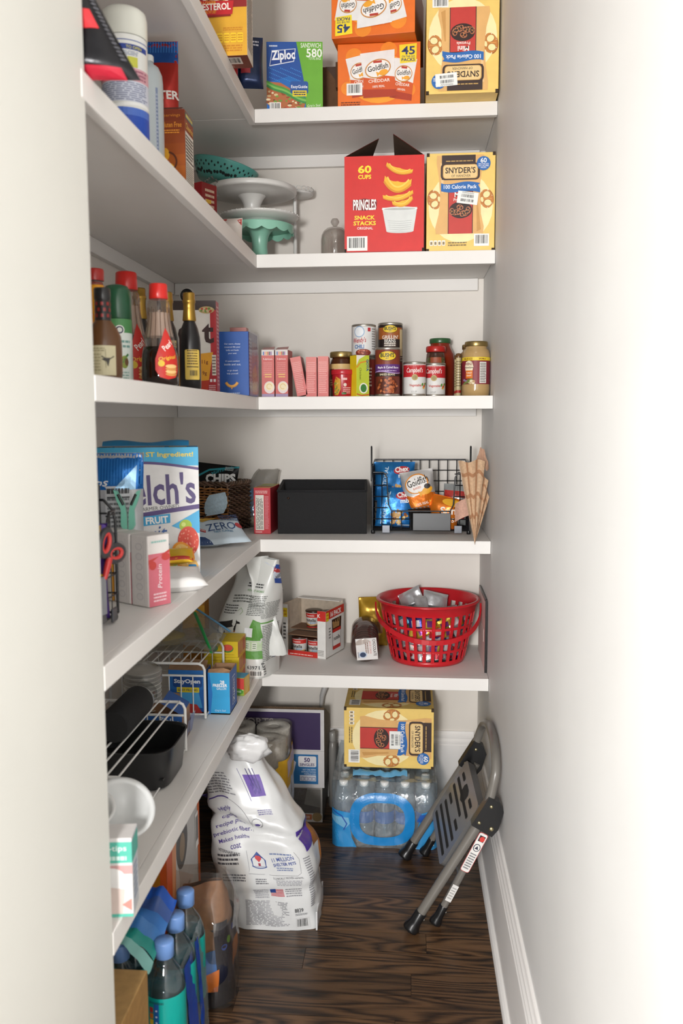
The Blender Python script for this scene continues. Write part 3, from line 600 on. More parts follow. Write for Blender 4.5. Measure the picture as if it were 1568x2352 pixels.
for k in range(18): a = 2 * PI * k / 18; g.tube([(.048 * math.cos(a) + .008 * math.cos(b) * -math.sin(a), .048 * math.sin(a) + .008 * math.cos(b) * math.cos(a), .25 + .0065 * math.sin(b)) for b in [2 * PI * q / 8 for q in range(8)]], .0014, WH, 5, True)
g.obj('lace_edge', t)
t = T('perforated_dish', 'teal metal dish with cut-out dots resting tilted on the white cake stand', 'dish', (-.575, 2.735, z + .246), (0, 14, 0))
TE = '5aa79e.p'; N = 40; g = G()
vs_ = []; fs = []; hole = []
prof = [(.075, .0), (.083, .012), (.09, .026), (.096, .038), (.1, .05), (.102, .054)]
g.lathe([(0, 0)] + prof + [(.099, .054), (.092, .038), (.078, .008), (0, .004)], TE, N, cap=False); g.obj('bowl', t)
C = Cyl((0, 0, 0), .09, -80, prof_fn(prof)); g = G(); R = random.Random(7)
for k in range(30):
    g.ell(C, -.14 + .0095 * k, .03 + .008 * (k % 2), .0026, .0034, '10201e', 2, 8); g.ell(C, -.14 + .0095 * k + R.uniform(-.002, .002), .014 + R.uniform(-.005, .006), .004 + .002 * R.random(), .0045, '10201e', 2, 8)
g.obj('cut_outs', t)
t = T('ribbon_tag', 'small clear plastic tag with beads hanging over the white cake stand edge', 'tag', (-.568, 2.552, z + .19), 10); g = G()
for k in range(9): g.lathe([(0, -.004), (.004, 0), (0, .004)], 'b9b9b4.c', 8, (-.03 + .006 * k + .002 * math.sin(k * 3), -.002 - .001 * (k % 3), .028 - .004 * abs(k - 5)))
g.lathe([(.001, .008), (.009, -.012), (.011, -.02), (.006, -.026)], 'c4c4be.c', 12, (.01, -.004, .0), sy=.35); g.obj('beads', t)
t = T('glass_cloche', 'small clear glass cloche with a round knob', 'cloche', (-.222, 2.66, z), 0); g = G()
g.lathe([(.041, 0), (.042, .002), (.042, .055), (.04, .07), (.034, .082), (.024, .09), (.01, .0945), (.007, .096)], 'f0eeec.g', 40, cap=False); g.lathe([(.0395, .001), (.0395, .055), (.0375, .069), (.031, .08), (.02, .087), (0, .09)], 'f0eeec.g', 40, cap=False); g.obj('dome', t)
g = G(); g.lathe([(.005, .096), (.0085, .1), (.0125, .107), (.0125, .111), (.0085, .118), (0, .12)], 'e4e2e0.g', 24); g.obj('knob', t)

# chips carton and pretzel carton
w, d, h = .226, .24, .268
t, F = carton('chips_carton', 'red potato chip carton with open brown flaps', 'snack box', (-.0735, 2.566, z), 0, w, d, h, {'*': 'd3251f', 'inside': '6d5038.k', 'left': 'b81e1a', 'right': 'b81e1a'}, open_top=True)
Fr = F['front']; X = lambda a: a * w; Y = lambda b: (1 - b) * h; g = G()
g.text(Fr, "60", X(.255), Y(.135), .022, 'f5dc30', 2, w=w * .17, bold=.035); g.text(Fr, "CUPS", X(.255), Y(.213), .012, 'f5dc30', 2, w=w * .165, bold=.035)
g.text(Fr, "PRINGLES", X(.255), Y(.5), .03, 'f6f2ee', 4, w=w * .29, bold=.03); g.poly(Fr, [(X(.1), Y(.455)), (X(.105), Y(.55)), (X(.255), Y(.56)), (X(.405), Y(.55)), (X(.41), Y(.455)), (X(.255), Y(.435))], '7a1414', 2)
g.text(Fr, "SNACK", X(.255), Y(.632), .0118, 'f5dc30', 2, w=w * .26, bold=.03); g.text(Fr, "STACKS", X(.255), Y(.69), .0118, 'f5dc30', 2, w=w * .285, bold=.03); g.text(Fr, "ORIGINAL", X(.26), Y(.742), .0075, 'f2e6e0', 2, w=w * .2)
cup = [(.475, .535), (.915, .535), (.87, .78), (.53, .78)]; g.poly(Fr, [(X(a), Y(b)) for a, b in cup[::-1]], 'd9dbd8', 4); g.ell(Fr, X(.695), Y(.55), w * .225, h * .022, 'eceeec', 5); g.ell(Fr, X(.695), Y(.552), w * .2, h * .014, 'b9bcb8', 6); g.ell(Fr, X(.7), Y(.78), w * .17, h * .02, 'd0d2cf', 3)
for k in range(5): g.stroke(Fr, [(X(.545 + k * .005), Y(.67 + .022 * k)), (X(.7), Y(.68 + .022 * k)), (X(.85 - k * .005), Y(.67 + .022 * k))], .0012, 'b4b7b4', 5)
def chip(u, v, a, b, rot, c1='eeb52c', c2='d8901c'):
    S = Sub(Fr, X(u), Y(v), rot); P = [(w * (-a + 2 * a * k / 14), h * b * (.9 * (k / 7 - 1) ** 2 - .45)) for k in range(15)]
    g.poly(S, P + [(q[0], q[1] + h * b * (1.1 - .5 * abs(q[0]) / (w * a))) for q in P[::-1]], c1, 5); g.stroke(S, P, h * b * .2, c2, 6); g.stroke(S, [(q[0] * .8, q[1] + h * b * .5) for q in P], h * b * .16, 'f6cf58', 6)
chip(.68, .165, .17, .055, -16); chip(.66, .33, .17, .1, -8); chip(.68, .44, .19, .055, 8); chip(.74, .5, .13, .055, 14)
for e in ((.27, .9, .345, .72),): pass
g.barcode(Fr, X(.03), Y(.975), X(.29), Y(.825), 3, 6); g.rect(Fr, 0, Y(1), w, Y(.985), 'a81a16', 1); g.obj('front_print', t)
g = G(); g.surf(lambda a, b: (-w / 2 + .003 + (.095 - .03 * b) * a * 1.0, .003 + .22 * b, h + .052 * a * (.9 + .1 * b) + .0), 4, 4, '5a4230.k'); g.surf(lambda a, b: (-w / 2 + .003 + (.095 - .03 * b) * (1 - a), .004 + .22 * b, h + .002 + .052 * (1 - a) * (.9 + .1 * b)), 4, 4, 'b81e1a'); g.obj('top_flap', t)
g = G(); g.surf(lambda a, b: (w / 2 - .003 - .085 * (1 - a), .003 + .22 * b, h + .058 * (1 - a)), 4, 4, '5a4230.k'); g.surf(lambda a, b: (w / 2 - .003 - .085 * a, .004 + .22 * b, h + .002 + .058 * a), 4, 4, 'b81e1a'); g.obj('top_flap', t)
for sx in (-1, 1): g = G(); g.cbox(sx * w / 2 - .005 * (1 + sx) / 2, sx * w / 2 + .005 * (1 - sx) / 2, -.0006, .004, .0, .012, '2a1c12.k', 0); g.obj('corner_slit', t)
pretzel_box('yellow pretzel carton beside the red chip carton', (.1425, 2.567, z), 0, .192, .24, .27, lambda F: [('front_print', F['front'], .192, .27, (.6, .46, -8))])
# ------------------------------------------------------------------ shelf 3: bottles on the left arm
z = SZ[3] + .0006
def bottle(label, loc, prof, mat, capprof, cap, liquid=None, n=28, rot=0, sx=1, sy=1, name='bottle', capname='cap'):
    t = T(name, label, 'bottle', loc, rot, 'bottles on the third shelf')
    g = G(); g.lathe(prof, mat, n, sx=sx, sy=sy, cap=mat[-1] != 'g'); g.obj('bottle_wall', t)
    if liquid: g = G(); g.lathe(liquid[0], liquid[1], n, sx=sx, sy=sy); g.obj('contents', t)
    g = G(); g.lathe(capprof, cap, n); g.obj(capname, t)
    return t
# barbecue sauce
pr = [(.025, 0), (.0285, .004), (.0295, .012), (.0295, .06), (.0285, .072), (.022, .086), (.0135, .097), (.0115, .103)]
t = bottle('brown sauce bottle with a cream label and black and red neck wrap', (-.503, 1.425, z), pr, '5c3a1c.p', [(.0125, .131), (.0135, .133), (.0135, .149), (.012, .151), (0, .151)], '1d1b1c.p')
g = G(); g.lathe([(.0135, .098), (.0128, .104), (.0128, .1305), (.0125, .131)], '1d1b1c.p', 24, cap=False); g.obj('neck_wrap', t)
C = Cyl((0, 0, 0), .0129); g = G()
for k in range(8):
    for r_ in range(3): g.rect(C, -.038 + .0098 * k + (.004 if r_ % 2 else 0), .103 + .0095 * r_, -.0335 + .0098 * k + (.004 if r_ % 2 else 0), .1085 + .0095 * r_, '8c2420.p', 1)
g.obj('wrap_pattern', t)
C = Cyl((0, 0, 0), .0296); g = G(); g.rect(C, -.06, .008, .03, .056, 'c8bf9c', 1); g.lines(C, -.025, .046, .012, .053, 2, '8f8462', 2); g.lines(C, -.028, .014, .006, .044, 6, 'a49a78', 2); g.rect(C, .012, .02, .013, .05, '8f8462', 2); g.poly(C, [(-.008 + .014, .034), (.012, .036), (.02, .036), (.018, .03), (.016, .022), (.0135, .03)], '2a241c', 3); g.stroke(C, [(.006, .039), (.012, .035), (.02, .035), (.026, .039)], .0016, '2a241c', 3); g.obj('label', t)
# red-capped clear bottle
pr = [(.026, 0), (.029, .004), (.029, .12), (.026, .15), (.018, .18), (.0145, .19), (.0145, .21)]
t = bottle('clear bottle with a red screw cap behind the brown sauce bottle', (-.622, 1.72, z), pr, 'eeebe6.g', [(.0185, .209), (.019, .211), (.019, .229), (.0175, .232), (0, .232)], 'b52a24.p', ([(.024, .003), (.027, .006), (.027, .11), (0, .11)], '4a2a1c.l'))
g = G(); g.lathe([(.0155, .193), (.017, .195), (.017, .203), (.0155, .206)], '8c4038.p', 20); g.obj('neck_ring', t)
# green-capped bottle
t = bottle('white bottle with a dark green cap and plant label', (-.558, 1.662, z), [(.024, 0), (.0265, .004), (.0265, .118), (.025, .126)], 'd6dad4.p', [(.026, .1265), (.0272, .129), (.0272, .165), (.026, .18), (.02, .189), (.01, .192), (0, .192)], '22553a.p')
C = Cyl((0, 0, 0), .0267); g = G(); g.rect(C, -.08, .005, .08, .1, 'd9e2dc', 1); g.rect(C, -.08, .1, .08, .126, '4d8a52', 1); g.ell(C, .012, .105, .009, .009, 'e6e9e4', 3); g.ell(C, .012, .105, .007, .007, '24304a', 4); g.ell(C, .012, .105, .0045, .0045, 'd9dcd6', 5); g.lines(C, -.02, .07, .035, .088, 2, '7aa09a', 2); g.ell(C, .02, .045, .008, .012, '8a9a3c', 2); g.ell(C, .024, .045, .004, .007, '6a4a2a', 3); g.stroke(C, [(.01, .03), (.018, .05), (.028, .06)], .004, '3f7a44', 2); g.lines(C, -.02, .012, .03, .028, 3, '8fb0a6', 2); g.obj('label', t)
# yellow squeeze bottle
t = bottle('orange-yellow squeeze bottle between the sauce and the green-capped bottle', (-.566, 1.574, z), [(.016, 0), (.018, .004), (.018, .1), (.015, .125)], 'd98a1c.p', [(.0135, .126), (.0145, .128), (.0125, .15), (.0145, .172), (.0135, .178), (0, .179)], 'e49a22.p')
C = Cyl((0, 0, 0), .0181); g = G(); g.rect(C, -.05, .004, .05, .09, 'e2761c', 1); g.rect(C, -.05, .06, .05, .075, 'e9d9c0', 2); g.lines(C, .0, .02, .03, .05, 5, '9a4a14', 2); g.obj('label', t)
t = bottle('bottle with an orange neck at the very left, half behind the front wall', (-.56, 1.385, z), [(.02, 0), (.024, .004), (.024, .055), (.02, .075), (.013, .095)], '1c1814.p', [(.0135, .096), (.014, .098), (.013, .135), (0, .137)], 'c9811c.p')
C = Cyl((0, 0, 0), .0242, -60); g = G(); g.rect(C, -.03, .005, .04, .045, 'd9d4ca', 1); g.ell(C, .012, .047, .012, .008, 'd98a1c', 2); g.lines(C, -.02, .01, .03, .035, 4, '8a6a5a', 2); g.obj('label', t)
# pancake syrup bottles
def syrup(label, loc, sc=1, level=.075, rot=0):
    pr = [(.03, 0), (.0345, .004), (.0355, .02), (.034, .06), (.028, .095), (.0225, .12), (.0205, .14), (.0215, .155), (.018, .164), (.0155, .168)]
    P = [(r * sc, q * sc) for r, q in pr]; fnr = prof_fn(P)
    lq = [p for p in P if p[1] < level * sc] + [(fnr(level * sc), level * sc - .0002), (0, level * sc - .0002)]
    fl_ = fnr(level * sc)
    t = bottle(label, loc, [(fl_, level * sc)] + [p for p in P if p[1] > level * sc], 'f0e8e2.g', [(.0175 * sc, .166 * sc), (.0185 * sc, .168 * sc), (.0172 * sc, .193 * sc), (.0155 * sc, .195 * sc), (0, .195 * sc)], 'cf2620.p', (lq, '1c100c.l'), rot=rot)
    g = G()
    for k in range(16):
        a = 2 * PI * k / 16; g.tube([(math.cos(a) * fnr(q * sc) * 1.0, math.sin(a) * fnr(q * sc) * 1.0, q * sc) for q in (.09, .11, .13, .15)], .0009, 'dccfc4.g', 4)
    g.obj('flute', t)['kind'] = 'stuff'
    g = G(); g.lathe([(r * .97, q) for r, q in P if level * sc < q < .15 * sc], 'dccabe.t', 24, cap=False); g.obj('inner_film', t)
    C = Cyl((0, 0, 0), .034 * sc, -48, fnr); g = G()
    lab = [(0, .012), (.016, .016), (.024, .03), (.024, .05), (.016, .075), (.006, .1), (.0, .11), (-.006, .1), (-.016, .075), (-.024, .05), (-.024, .03), (-.016, .016)]
    g.poly(C, [(a * sc, b * sc) for a, b in lab], 'c1281e', 3); g.text(C, "Original", 0, .052 * sc, .009 * sc, 'e9b93a', 5, w=.036 * sc, rot=10, shear=.2); g.text(C, "Pearl", 0, .076 * sc, .011 * sc, 'f2e8e0', 5, w=.022 * sc, rot=40)
    for k in range(4): g.ell(C, .006 * sc, (.022 + .005 * k) * sc, .012 * sc, .0035 * sc, ('c98a4a', 'e3b878')[k % 2], 4 + k)
    g.ell(C, -.013 * sc, .042 * sc, .006 * sc, .006 * sc, 'd9b42c', 5); g.obj('label', t)
    return t
syrup('red-capped syrup bottle at the front of the third shelf', (-.482, 1.68, z), 1.0)
syrup('tall red-capped syrup bottle behind, against the left wall', (-.64, 1.975, z), 1.37, .085, 12)
# dark bottles with gold necks
def dark(label, loc, lab='d2b354', sc=1, rot=0, side=0):
    pr = [(.021, 0), (.0245, .004), (.0245, .105), (.0235, .12), (.019, .14), (.013, .155), (.0115, .165), (.0115, .172)]
    t = bottle(label, loc, [(r * sc, q * sc) for r, q in pr], '121012.p', [(.0145 * sc, .156 * sc), (.0155 * sc, .158 * sc), (.0132 * sc, .185 * sc), (.0135 * sc, .196 * sc), (.0148 * sc, .198 * sc), (.0148 * sc, .203 * sc), (.0135 * sc, .205 * sc), (.0135 * sc, .217 * sc), (.0125 * sc, .22 * sc), (0, .22 * sc)], 'a5823a.m', capname='gold_capsule', rot=rot)
    C = Cyl((0, 0, 0), .0246 * sc, -90 + side); g = G(); g.rrect(C, -.018 * sc, .022 * sc, .018 * sc, .09 * sc, .003, lab, 1)
    return t, C, g
t, C, g = dark('dark bottle with gold neck and small yellow label, standing foremost', (-.474, 1.886, z), sc=.94, side=28)
g.lines(C, -.012, .052, .012, .085, 6, '6a5420', 2); g.barcode(C, -.009, .026, .012, .042, 2, 3, white='c9aa4c'); g.rect(C, -.013, .047, .013, .049, '4a3a14', 2); g.obj('label', t)
t, C, g = dark('dark bottle with gold neck and pale vinegar label, behind the syrup bottle', (-.545, 1.965, z), 'cdb77c', side=25)
g.rect(C, -.018, .095, .018, .112, 'd8c48a', 1); g.text(C, "ALLEGRO", 0, .103, .007, '4a3418', 3, w=.034); g.text(C, "ORIGINAL", 0, .07, .008, '5a4420', 3, w=.034); g.lines(C, -.012, .03, .012, .055, 4, '6a5430', 3); g.obj('label', t)
t, C, g = dark('dark bottle with gold neck standing farthest back by the left wall', (-.665, 2.15, z), '8c1f1c', 1.17); g.lines(C, -.012, .04, .012, .08, 4, 'd9b43a', 2); g.obj('label', t)
# pack with a black hanging ring
t = T('hanging_pack', 'clear zip pack with a black ring behind the gold-necked bottles', 'plastic bag', (-.675, 2.62, z), -6); Fp, _ = pouch(t, .1, .285, .03, 'c2bdb8.f', seed=9, wr=.01); g = G(); g.rect(Fp, -.04, .05, .04, .12, 'd8d3cc', 2); g.rect(Fp, -.04, .2, .04, .21, '9a9694', 2); g.obj('print', t)
g = G(); g.tube([(.012 + .0155 * math.cos(a), -.004, .303 + .0155 * math.sin(a)) for a in [2 * PI * k / 20 for k in range(20)]], .005, '17171a.p', 8, True); g.obj('ring', t)
g = G(); g.tube([(.012 + .022 * math.cos(a), -.002, .303 + .022 * math.sin(a)) for a in [2 * PI * k / 20 for k in range(20)]], .003, 'dcd9d4.p', 8, True); g.obj('ring_surround', t)
# cereal and macaroni
w, d, h = .15, .05, .235
t, F = carton('cereal_box', 'white, red and yellow cereal box on the third shelf', 'cereal box', (-.565, 2.22, z), 4, w, d, h, {'*': 'd9d4cc', 'right': 'b04a50', 'top': '5a3a38'}, 'cereal boxes')
Fr = F['front']; X = lambda a: a * w; Y = lambda b: (1 - b) * h; g = G()
g.rect(Fr, 0, Y(.1), w, Y(0), '3a2c2a', 1); g.rect(Fr, X(.9), Y(.55), w, Y(.1), 'b02a30', 1); g.ell(Fr, X(.84), Y(.1), .02, .009, 'b9a06a', 2)
for k in range(16): g.ell(Fr, X(.74 + .2 * ((k * 7) % 16) / 16), Y(.1) + .004 * math.sin(k * 5), .003, .003, ('c9b48a', '6a8a3a', 'b8442a')[k % 3], 3, 6)
g.poly(Fr, [(X(0), Y(.62)), (X(.94), Y(.55)), (X(.82), Y(1)), (0, Y(1))][::-1], 'e2a028', 2); g.poly(Fr, [(X(.55), Y(.87)), (X(.87), Y(.85)), (X(.82), Y(1)), (X(.45), Y(1))][::-1], 'b8351c', 3); g.poly(Fr, [(X(.94), Y(.55)), (w, Y(.53)), (w, Y(1)), (X(.82), Y(1))][::-1], 'a81c28', 2)
g.text(Fr, "oat", X(.52), Y(.34), .04, '3a2422', 3, w=w * .34, bold=.02); g.text(Fr, "t", X(.86), Y(.35), .05, '3a2422', 3, bold=.03); g.text(Fr, "11g", X(.8), Y(.66), .012, '7a3a14', 4); g.text(Fr, "9g", X(.79), Y(.78), .012, '7a3a14', 4); g.rect(Fr, X(.92), Y(.8), X(.99), Y(.58), 'dcd4c6', 3); g.lines(Fr, X(.925), Y(.79), X(.985), Y(.59), 6, '6a5a52', 4); g.rect(Fr, X(.88), Y(.87), X(.92), Y(.84), 'e6dede', 3); g.rect(Fr, X(.94), Y(.87), X(.98), Y(.84), 'e6dede', 3); g.lines(Fr, X(.86), Y(.98), X(.98), Y(.9), 4, 'dcb8b8', 3); g.obj('front_print', t)
g = G(); g.lines(F['right'], .008, .02, .042, .225, 22, 'd8a8a8', 1); g.obj('side_print', t)
t, F = carton('soup_mix_box', 'pale pink carton half hidden behind the blue macaroni box', 'small box', (-.515, 2.64, z), 0, .05, .04, .21, {'*': 'c98a84', 'top': 'b88a84'}, 'pink soup mix boxes'); g = G(); g.lines(F['front'], .006, .12, .044, .2, 6, 'e2bcb4', 1); g.obj('front_print', t)
w, d, h = .085, .14, .174
t, F = carton('macaroni_box', 'blue macaroni box in a clear-wrapped multipack', 'pasta box', (-.481, 2.395, z), 0, w, d, h, {'*': '1b4f9c', 'right': '5c4a86', 'top': '2a5aa2'})
Fr = F['front']; g = G()
for k, tx in enumerate(("Our warm, cheesy", "macaroni fills your", "belly and feeds", "your soul.", "", "It's pure comfort", "inside and out.", "", "so go ahead,", "help yourself.")):
    if tx: g.text(Fr, tx, .04, .14 - .0085 * k - (.004 if k > 4 else 0) * 1, .0055, 'dfe6f2', 2, bold=0)
g.stroke(Fr, arcpts(.037, .042, .017, 200, 340, 12), .0075, 'cf8a2c', 2); g.stroke(Fr, arcpts(.037, .043, .017, 203, 337, 12), .0045, 'e8ad4e', 3); g.ell(Fr, .037, .02, .0015, .003, 'e0a03c', 3); g.lines(Fr, .02, .004, .06, .009, 1, 'b8c6e0', 2); g.obj('front_print', t)
Fr = F['right']; g = G()
for a, b in ((.0, .018), (.02, .04), (.045, .138)): g.rect(Fr, a + .001, .004, b, .17, '6a5488', 1)
g.poly(Fr, [(.05, .005), (.135, .005), (.132, .06), (.1, .09), (.055, .07)], 'c9802c', 2); g.poly(Fr, [(.05, .09), (.13, .1), (.13, .15), (.05, .15)], '8a4a6a', 2); R = random.Random(3)
for k in range(26): g.stroke(Fr, [(.05 + R.random() * .08, .01 + R.random() * .07) for q in range(3)], .002, R.choice(('e0a848', 'a8602c', 'd8b070')), 3)
g.lines(Fr, .003, .02, .016, .16, 14, 'd4cce0', 2); g.lines(Fr, .022, .02, .038, .16, 14, 'c8c0dc', 2); g.obj('side_print', t)
g = G(); g.surf(lambda a, b: (w / 2 + .002 + .002 * nz(a * 20, b * 20), -.001 + a * (d + .01), b * (h + .004 - .004 * nz(a * 9, 3))), 14, 14, 'dcdce4.c'); g.obj('wrap_film', t)

# ------------------------------------------------------------------ shelf 3: back arm
def soup_art(g, Fr, w, h, full):
    g.rect(Fr, 0, 0, w, h, 'c96460', 1); g.rect(Fr, 0, h * .62, w, h, 'd07670', 2) if not full else None
    if full:
        g.rect(Fr, 0, h * .88, w, h, 'd9d4d0', 2)
        for k in range(6): g.rect(Fr, w * (.12 + .12 * k), h * .885, w * (.2 + .12 * k), h * .96, ('3a70b0', 'd98a8a', 'd8a83a', 'c0392b', '3b3440', '8a5a9a')[k], 3)
        g.text(Fr, "Lipton", w * .5, h * .8, h * .045, 'f2e4e0', 3, w=w * .7, rot=-2); g.lines(Fr, w * .15, h * .45, w * .85, h * .74, 7, 'd98c86', 3); g.lines(Fr, w * .25, h * .4, w * .8, h * .5, 2, 'e8c070', 3)
        g.ell(Fr, w * .6, h * .2, w * .42, h * .13, 'ded0cc', 3); g.ell(Fr, w * .6, h * .22, w * .34, h * .09, 'e9d9b4', 4); g.stroke(Fr, arcpts(w * .6, h * .22, w * .2, 0, 300), w * .05, 'd8b878', 5); g.rect(Fr, 0, 0, w, h * .06, '9a86a8', 3)
    else: g.lines(Fr, w * .12, h * .08, w * .88, h * .88, 17, 'df9a94', 3)
for lab, x, w, h, rot, full in (('leftmost pink soup box with a striped white top', -.4145, .0375, .137, 0, True), ('second pink soup box from the left with a striped white top', -.374, .0375, .137, -3, True), ('pink soup box leaning over to the left', -.313, .031, .114, (0, -10.5, 0), False), ('plain pink soup box right of the leaning one', -.286, .0315, .115, 0, False), ('plain pink soup box beside the brown sauce jar', -.2515, .0315, .1165, 2, False)):
    t, F = carton('soup_mix_box', lab, 'soup box', (x, 2.575, z + (.0005 if not isinstance(rot, tuple) else .0035)), rot, w, .075, h, {'*': 'c0605c', 'top': '9c4a46', 'left': '4a3230'}, 'pink soup mix boxes'); g = G(); soup_art(g, F['front'], w, h, full); g.obj('front_print', t)
    if full: g = G(); g.add([(-w / 2, .001, h), (w / 2, .001, h), (w / 2, .02, h + .01), (-w / 2 + .004, .02, h + .008)], [(0, 1, 2, 3)], 'b08a86.k'); g.obj('torn_flap', t)
t = T('sauce_jar', 'brown sauce jar with a gold lid behind the red cup', 'jar', (-.207, 2.69, z), 0, 'jars on the third shelf'); g = G(); g.lathe([(.031, 0), (.034, .004), (.034, .1), (.031, .112), (.027, .118), (.027, .122)], '4a2610.l', 32); g.obj('jar_wall', t)
g = G(); g.lathe([(.0335, .12), (.0345, .122), (.0345, .134), (.0325, .137), (0, .136)], 'b19a62.m', 32); g.obj('lid', t); C = Cyl((0, 0, 0), .0342); g = G(); g.rect(C, -.055, .03, .055, .1, '6a3418', 1); g.rect(C, -.055, .085, .055, .1, 'd9b878', 2); g.rect(C, -.02, .06, .04, .085, 'd8c8a8', 2); g.ell(C, -.012, .07, .012, .014, '8a2c18', 3); g.lines(C, -.05, .034, .04, .055, 3, 'c9a878', 2); g.obj('label', t)
t = T('noodle_cup', 'red microwave cup of noodles in front of the sauce jar', 'food cup', (-.196, 2.6, z), 0); g = G(); g.lathe([(.027, 0), (.0285, .003), (.0315, .062), (.0315, .0635)], 'a81c26.p', 32); g.obj('cup', t); g = G(); g.lathe([(.0325, .0638), (.0338, .066), (.0338, .076), (.032, .079), (0, .079)], 'b6222c.p', 32); g.obj('lid', t)
C = Cyl((0, 0, 0), .031, fn=lambda v: .0287 + v * .046); g = G(); g.poly(C, [(-.026, .004), (-.012, .004), (-.004, .02), (-.004, .05), (-.018, .058), (-.026, .04)], 'c9962e', 1); R = random.Random(4)
for k in range(12): g.ell(C, -.016 + R.uniform(-.009, .009), .03 + R.uniform(-.022, .022), .005, .0022, R.choice(('e6cf8a', 'd8b45a', '7a8a3a', 'b8502a')), 2 + k % 2, 8, R.uniform(0, 180))
g.rect(C, .003, .048, .016, .054, 'e2b8b0', 1); g.ell(C, .01, .034, .005, .005, 'd9c8b8', 1); g.lines(C, .004, .008, .03, .028, 4, 'e0b0a8', 1); g.rect(C, .0, .006, .014, .012, '3a6a34', 2); g.obj('label', t)
w, d, h = .044, .036, .119
t, F = carton('bouillon_box', 'yellow and green bouillon box standing in front of the cans', 'small box', (-.135, 2.578, z), 36, w, d, h, {'*': 'e0c41c', 'right': 'd8bc1e'}); Fr = F['front']; g = G()
g.rect(Fr, 0, 0, w, h, 'b8c43a', 1); g.poly(Fr, [(0, h * .75), (0, h), (w * .7, h), (w * .2, h * .9)], 'e2ddd0', 2); g.stroke(Fr, [(0, h * .7), (w * .3, h * .82), (w * .8, h * .86)], .004, 'd98a2c', 3); g.ell(Fr, w * .55, h * .2, w * .34, h * .13, 'e9e4d4', 2); g.ell(Fr, w * .55, h * .2, w * .24, h * .1, '3d7a3a', 3); g.text(Fr, "GOYA", w * .86, h * .76, .009, '1c4a8c', 4, w=.034, rot=-90, bold=.03); g.text(Fr, "Chicken", w * .3, h * .55, .007, '5a5a1c', 4, w=.034, rot=-90, bold=0); g.stroke(Fr, [(0, h * .06), (w * .4, h * .02), (w, h * .05)], .003, 'd04a2a', 4); g.obj('front_print', t)
Fr = F['right']; g = G(); g.rect(Fr, .007, .012, .018, .034, '1c4a8c', 1); g.text(Fr, "GOYA", .0125, .023, .008, 'e9e4d4', 2, w=.02, rot=-90, bold=.03); g.ell(Fr, .02, .058, .008, .011, 'e9e4d4', 1); g.ell(Fr, .02, .058, .006, .008, '3d7a3a', 2); g.stroke(Fr, [(.002, .075), (.018, .085), (.034, .08)], .003, 'd98a2c', 1); g.obj('side_print', t)
# cans
t, C = can('soup_can', 'lower can hidden behind the yellow bouillon box', 'can', (-.138, 2.69, z), .037, .1195, '7c2a22', 'cans on the third shelf'); g = G(); g.lines(C, -.03, .03, .03, .09, 6, 'd8c8b8', 1); g.obj('label', t)
t, C = can('soup_can', 'white chili can with red and blue lettering on top of the stack', 'can', (-.138, 2.69, z + .1203), .037, .097, 'd9d8d6', 'cans on the third shelf'); g = G()
g.text(C, "Wendy's", -.012, .047, .02, 'b3252c', 3, w=.042, rot=4, shear=.2); g.text(C, "CHILI", -.012, .03, .012, '2f6aa8', 3, w=.03, bold=.025); g.ell(C, -.012, .074, .0165, .0165, '8aa8c8', 2); g.ell(C, -.012, .074, .014, .014, 'dfe3e6', 3)
g.ell(C, 0, .012, .024, .011, '7a2a1c', 2); R = random.Random(4)
for k in range(14): g.ell(C, R.uniform(-.018, .018), .014 + R.uniform(-.005, .005), .003, .0026, R.choice(('b8583c', '8a3a24', 'c9785c')), 3, 8)
g.rect(C, .014, .075, .023, .086, 'b3252c', 2); g.lines(C, .028, .02, .045, .086, 9, '8a8886', 2); g.rect(C, -.06, .008, -.04, .09, 'c8c4c2', 1); g.obj('label', t)
t, C = can('soup_can', 'lower dark red can behind the large baked beans can', 'can', (-.058, 2.722, z), .038, .1135, '6a1c1c', 'cans on the third shelf'); g = G(); g.rect(C, -.05, .06, .05, .07, '2c1814', 1); g.obj('label', t)
def beans_logo(g, C, v, k, l=4):
    g.ell(C, 0, v, .024 * k, .0125 * k, '2a2a1c', l); g.ell(C, 0, v, .0225 * k, .0115 * k, 'e2bf2a', l + 1); g.text(C, "BUSH'S", 0, v + .002 * k, .011 * k, '1f3a2c', l + 2, w=.036 * k, bold=.03); g.text(C, "BEST", 0, v - .0065 * k, .003 * k, '1f3a2c', l + 2)
t, C = can('soup_can', 'black and brown grilling beans can on top of the stack', 'can', (-.058, 2.722, z + .1143), .038, .11, '241815', 'cans on the third shelf'); g = G(); g.rect(C, -.045, .06, .045, .095, '9a5420', 1); beans_logo(g, C, .09, .95); g.text(C, "GRILLIN'", 0, .066, .011, 'e9e2d8', 4, w=.05); g.text(C, "BEANS", 0, .055, .010, 'e9e2d8', 4, w=.034); g.rect(C, -.02, .008, .02, .05, '3a221a', 2); g.lines(C, -.018, .038, .018, .05, 2, 'd8d0c4', 4, fill=.7); g.rect(C, .033, .01, .05, .09, 'c8b48a', 1); g.obj('label', t)
t, C = can('soup_can', 'large purple and brown baked beans can', 'can', (-.0635, 2.617, z), .037, .142, '6d2c1c', 'cans on the third shelf'); g = G()
g.rect(C, -.06, .07, .06, .093, '5c2f78', 1); g.stroke(C, [(-.05 + .01 * k, .07 + .003 * math.sin(k * .6)) for k in range(11)], .003, 'a88ac0', 2); g.rect(C, -.06, .058, .06, .069, '2a1c16', 1); g.rect(C, -.06, .093, .06, .135, '7c3420', 1); beans_logo(g, C, .117, 1.12)
g.text(C, "Maple & Cured Bacon", .003, .083, .009, 'f0e8f0', 3, w=.068); g.text(C, "BAKED BEANS", 0, .0635, .006, 'e6d8b8', 3, w=.046); g.lines(C, -.03, .0725, .03, .0755, 1, 'd8c8e0', 3); g.ell(C, 0, .03, .034, .026, '52200e', 1); R = random.Random(6)
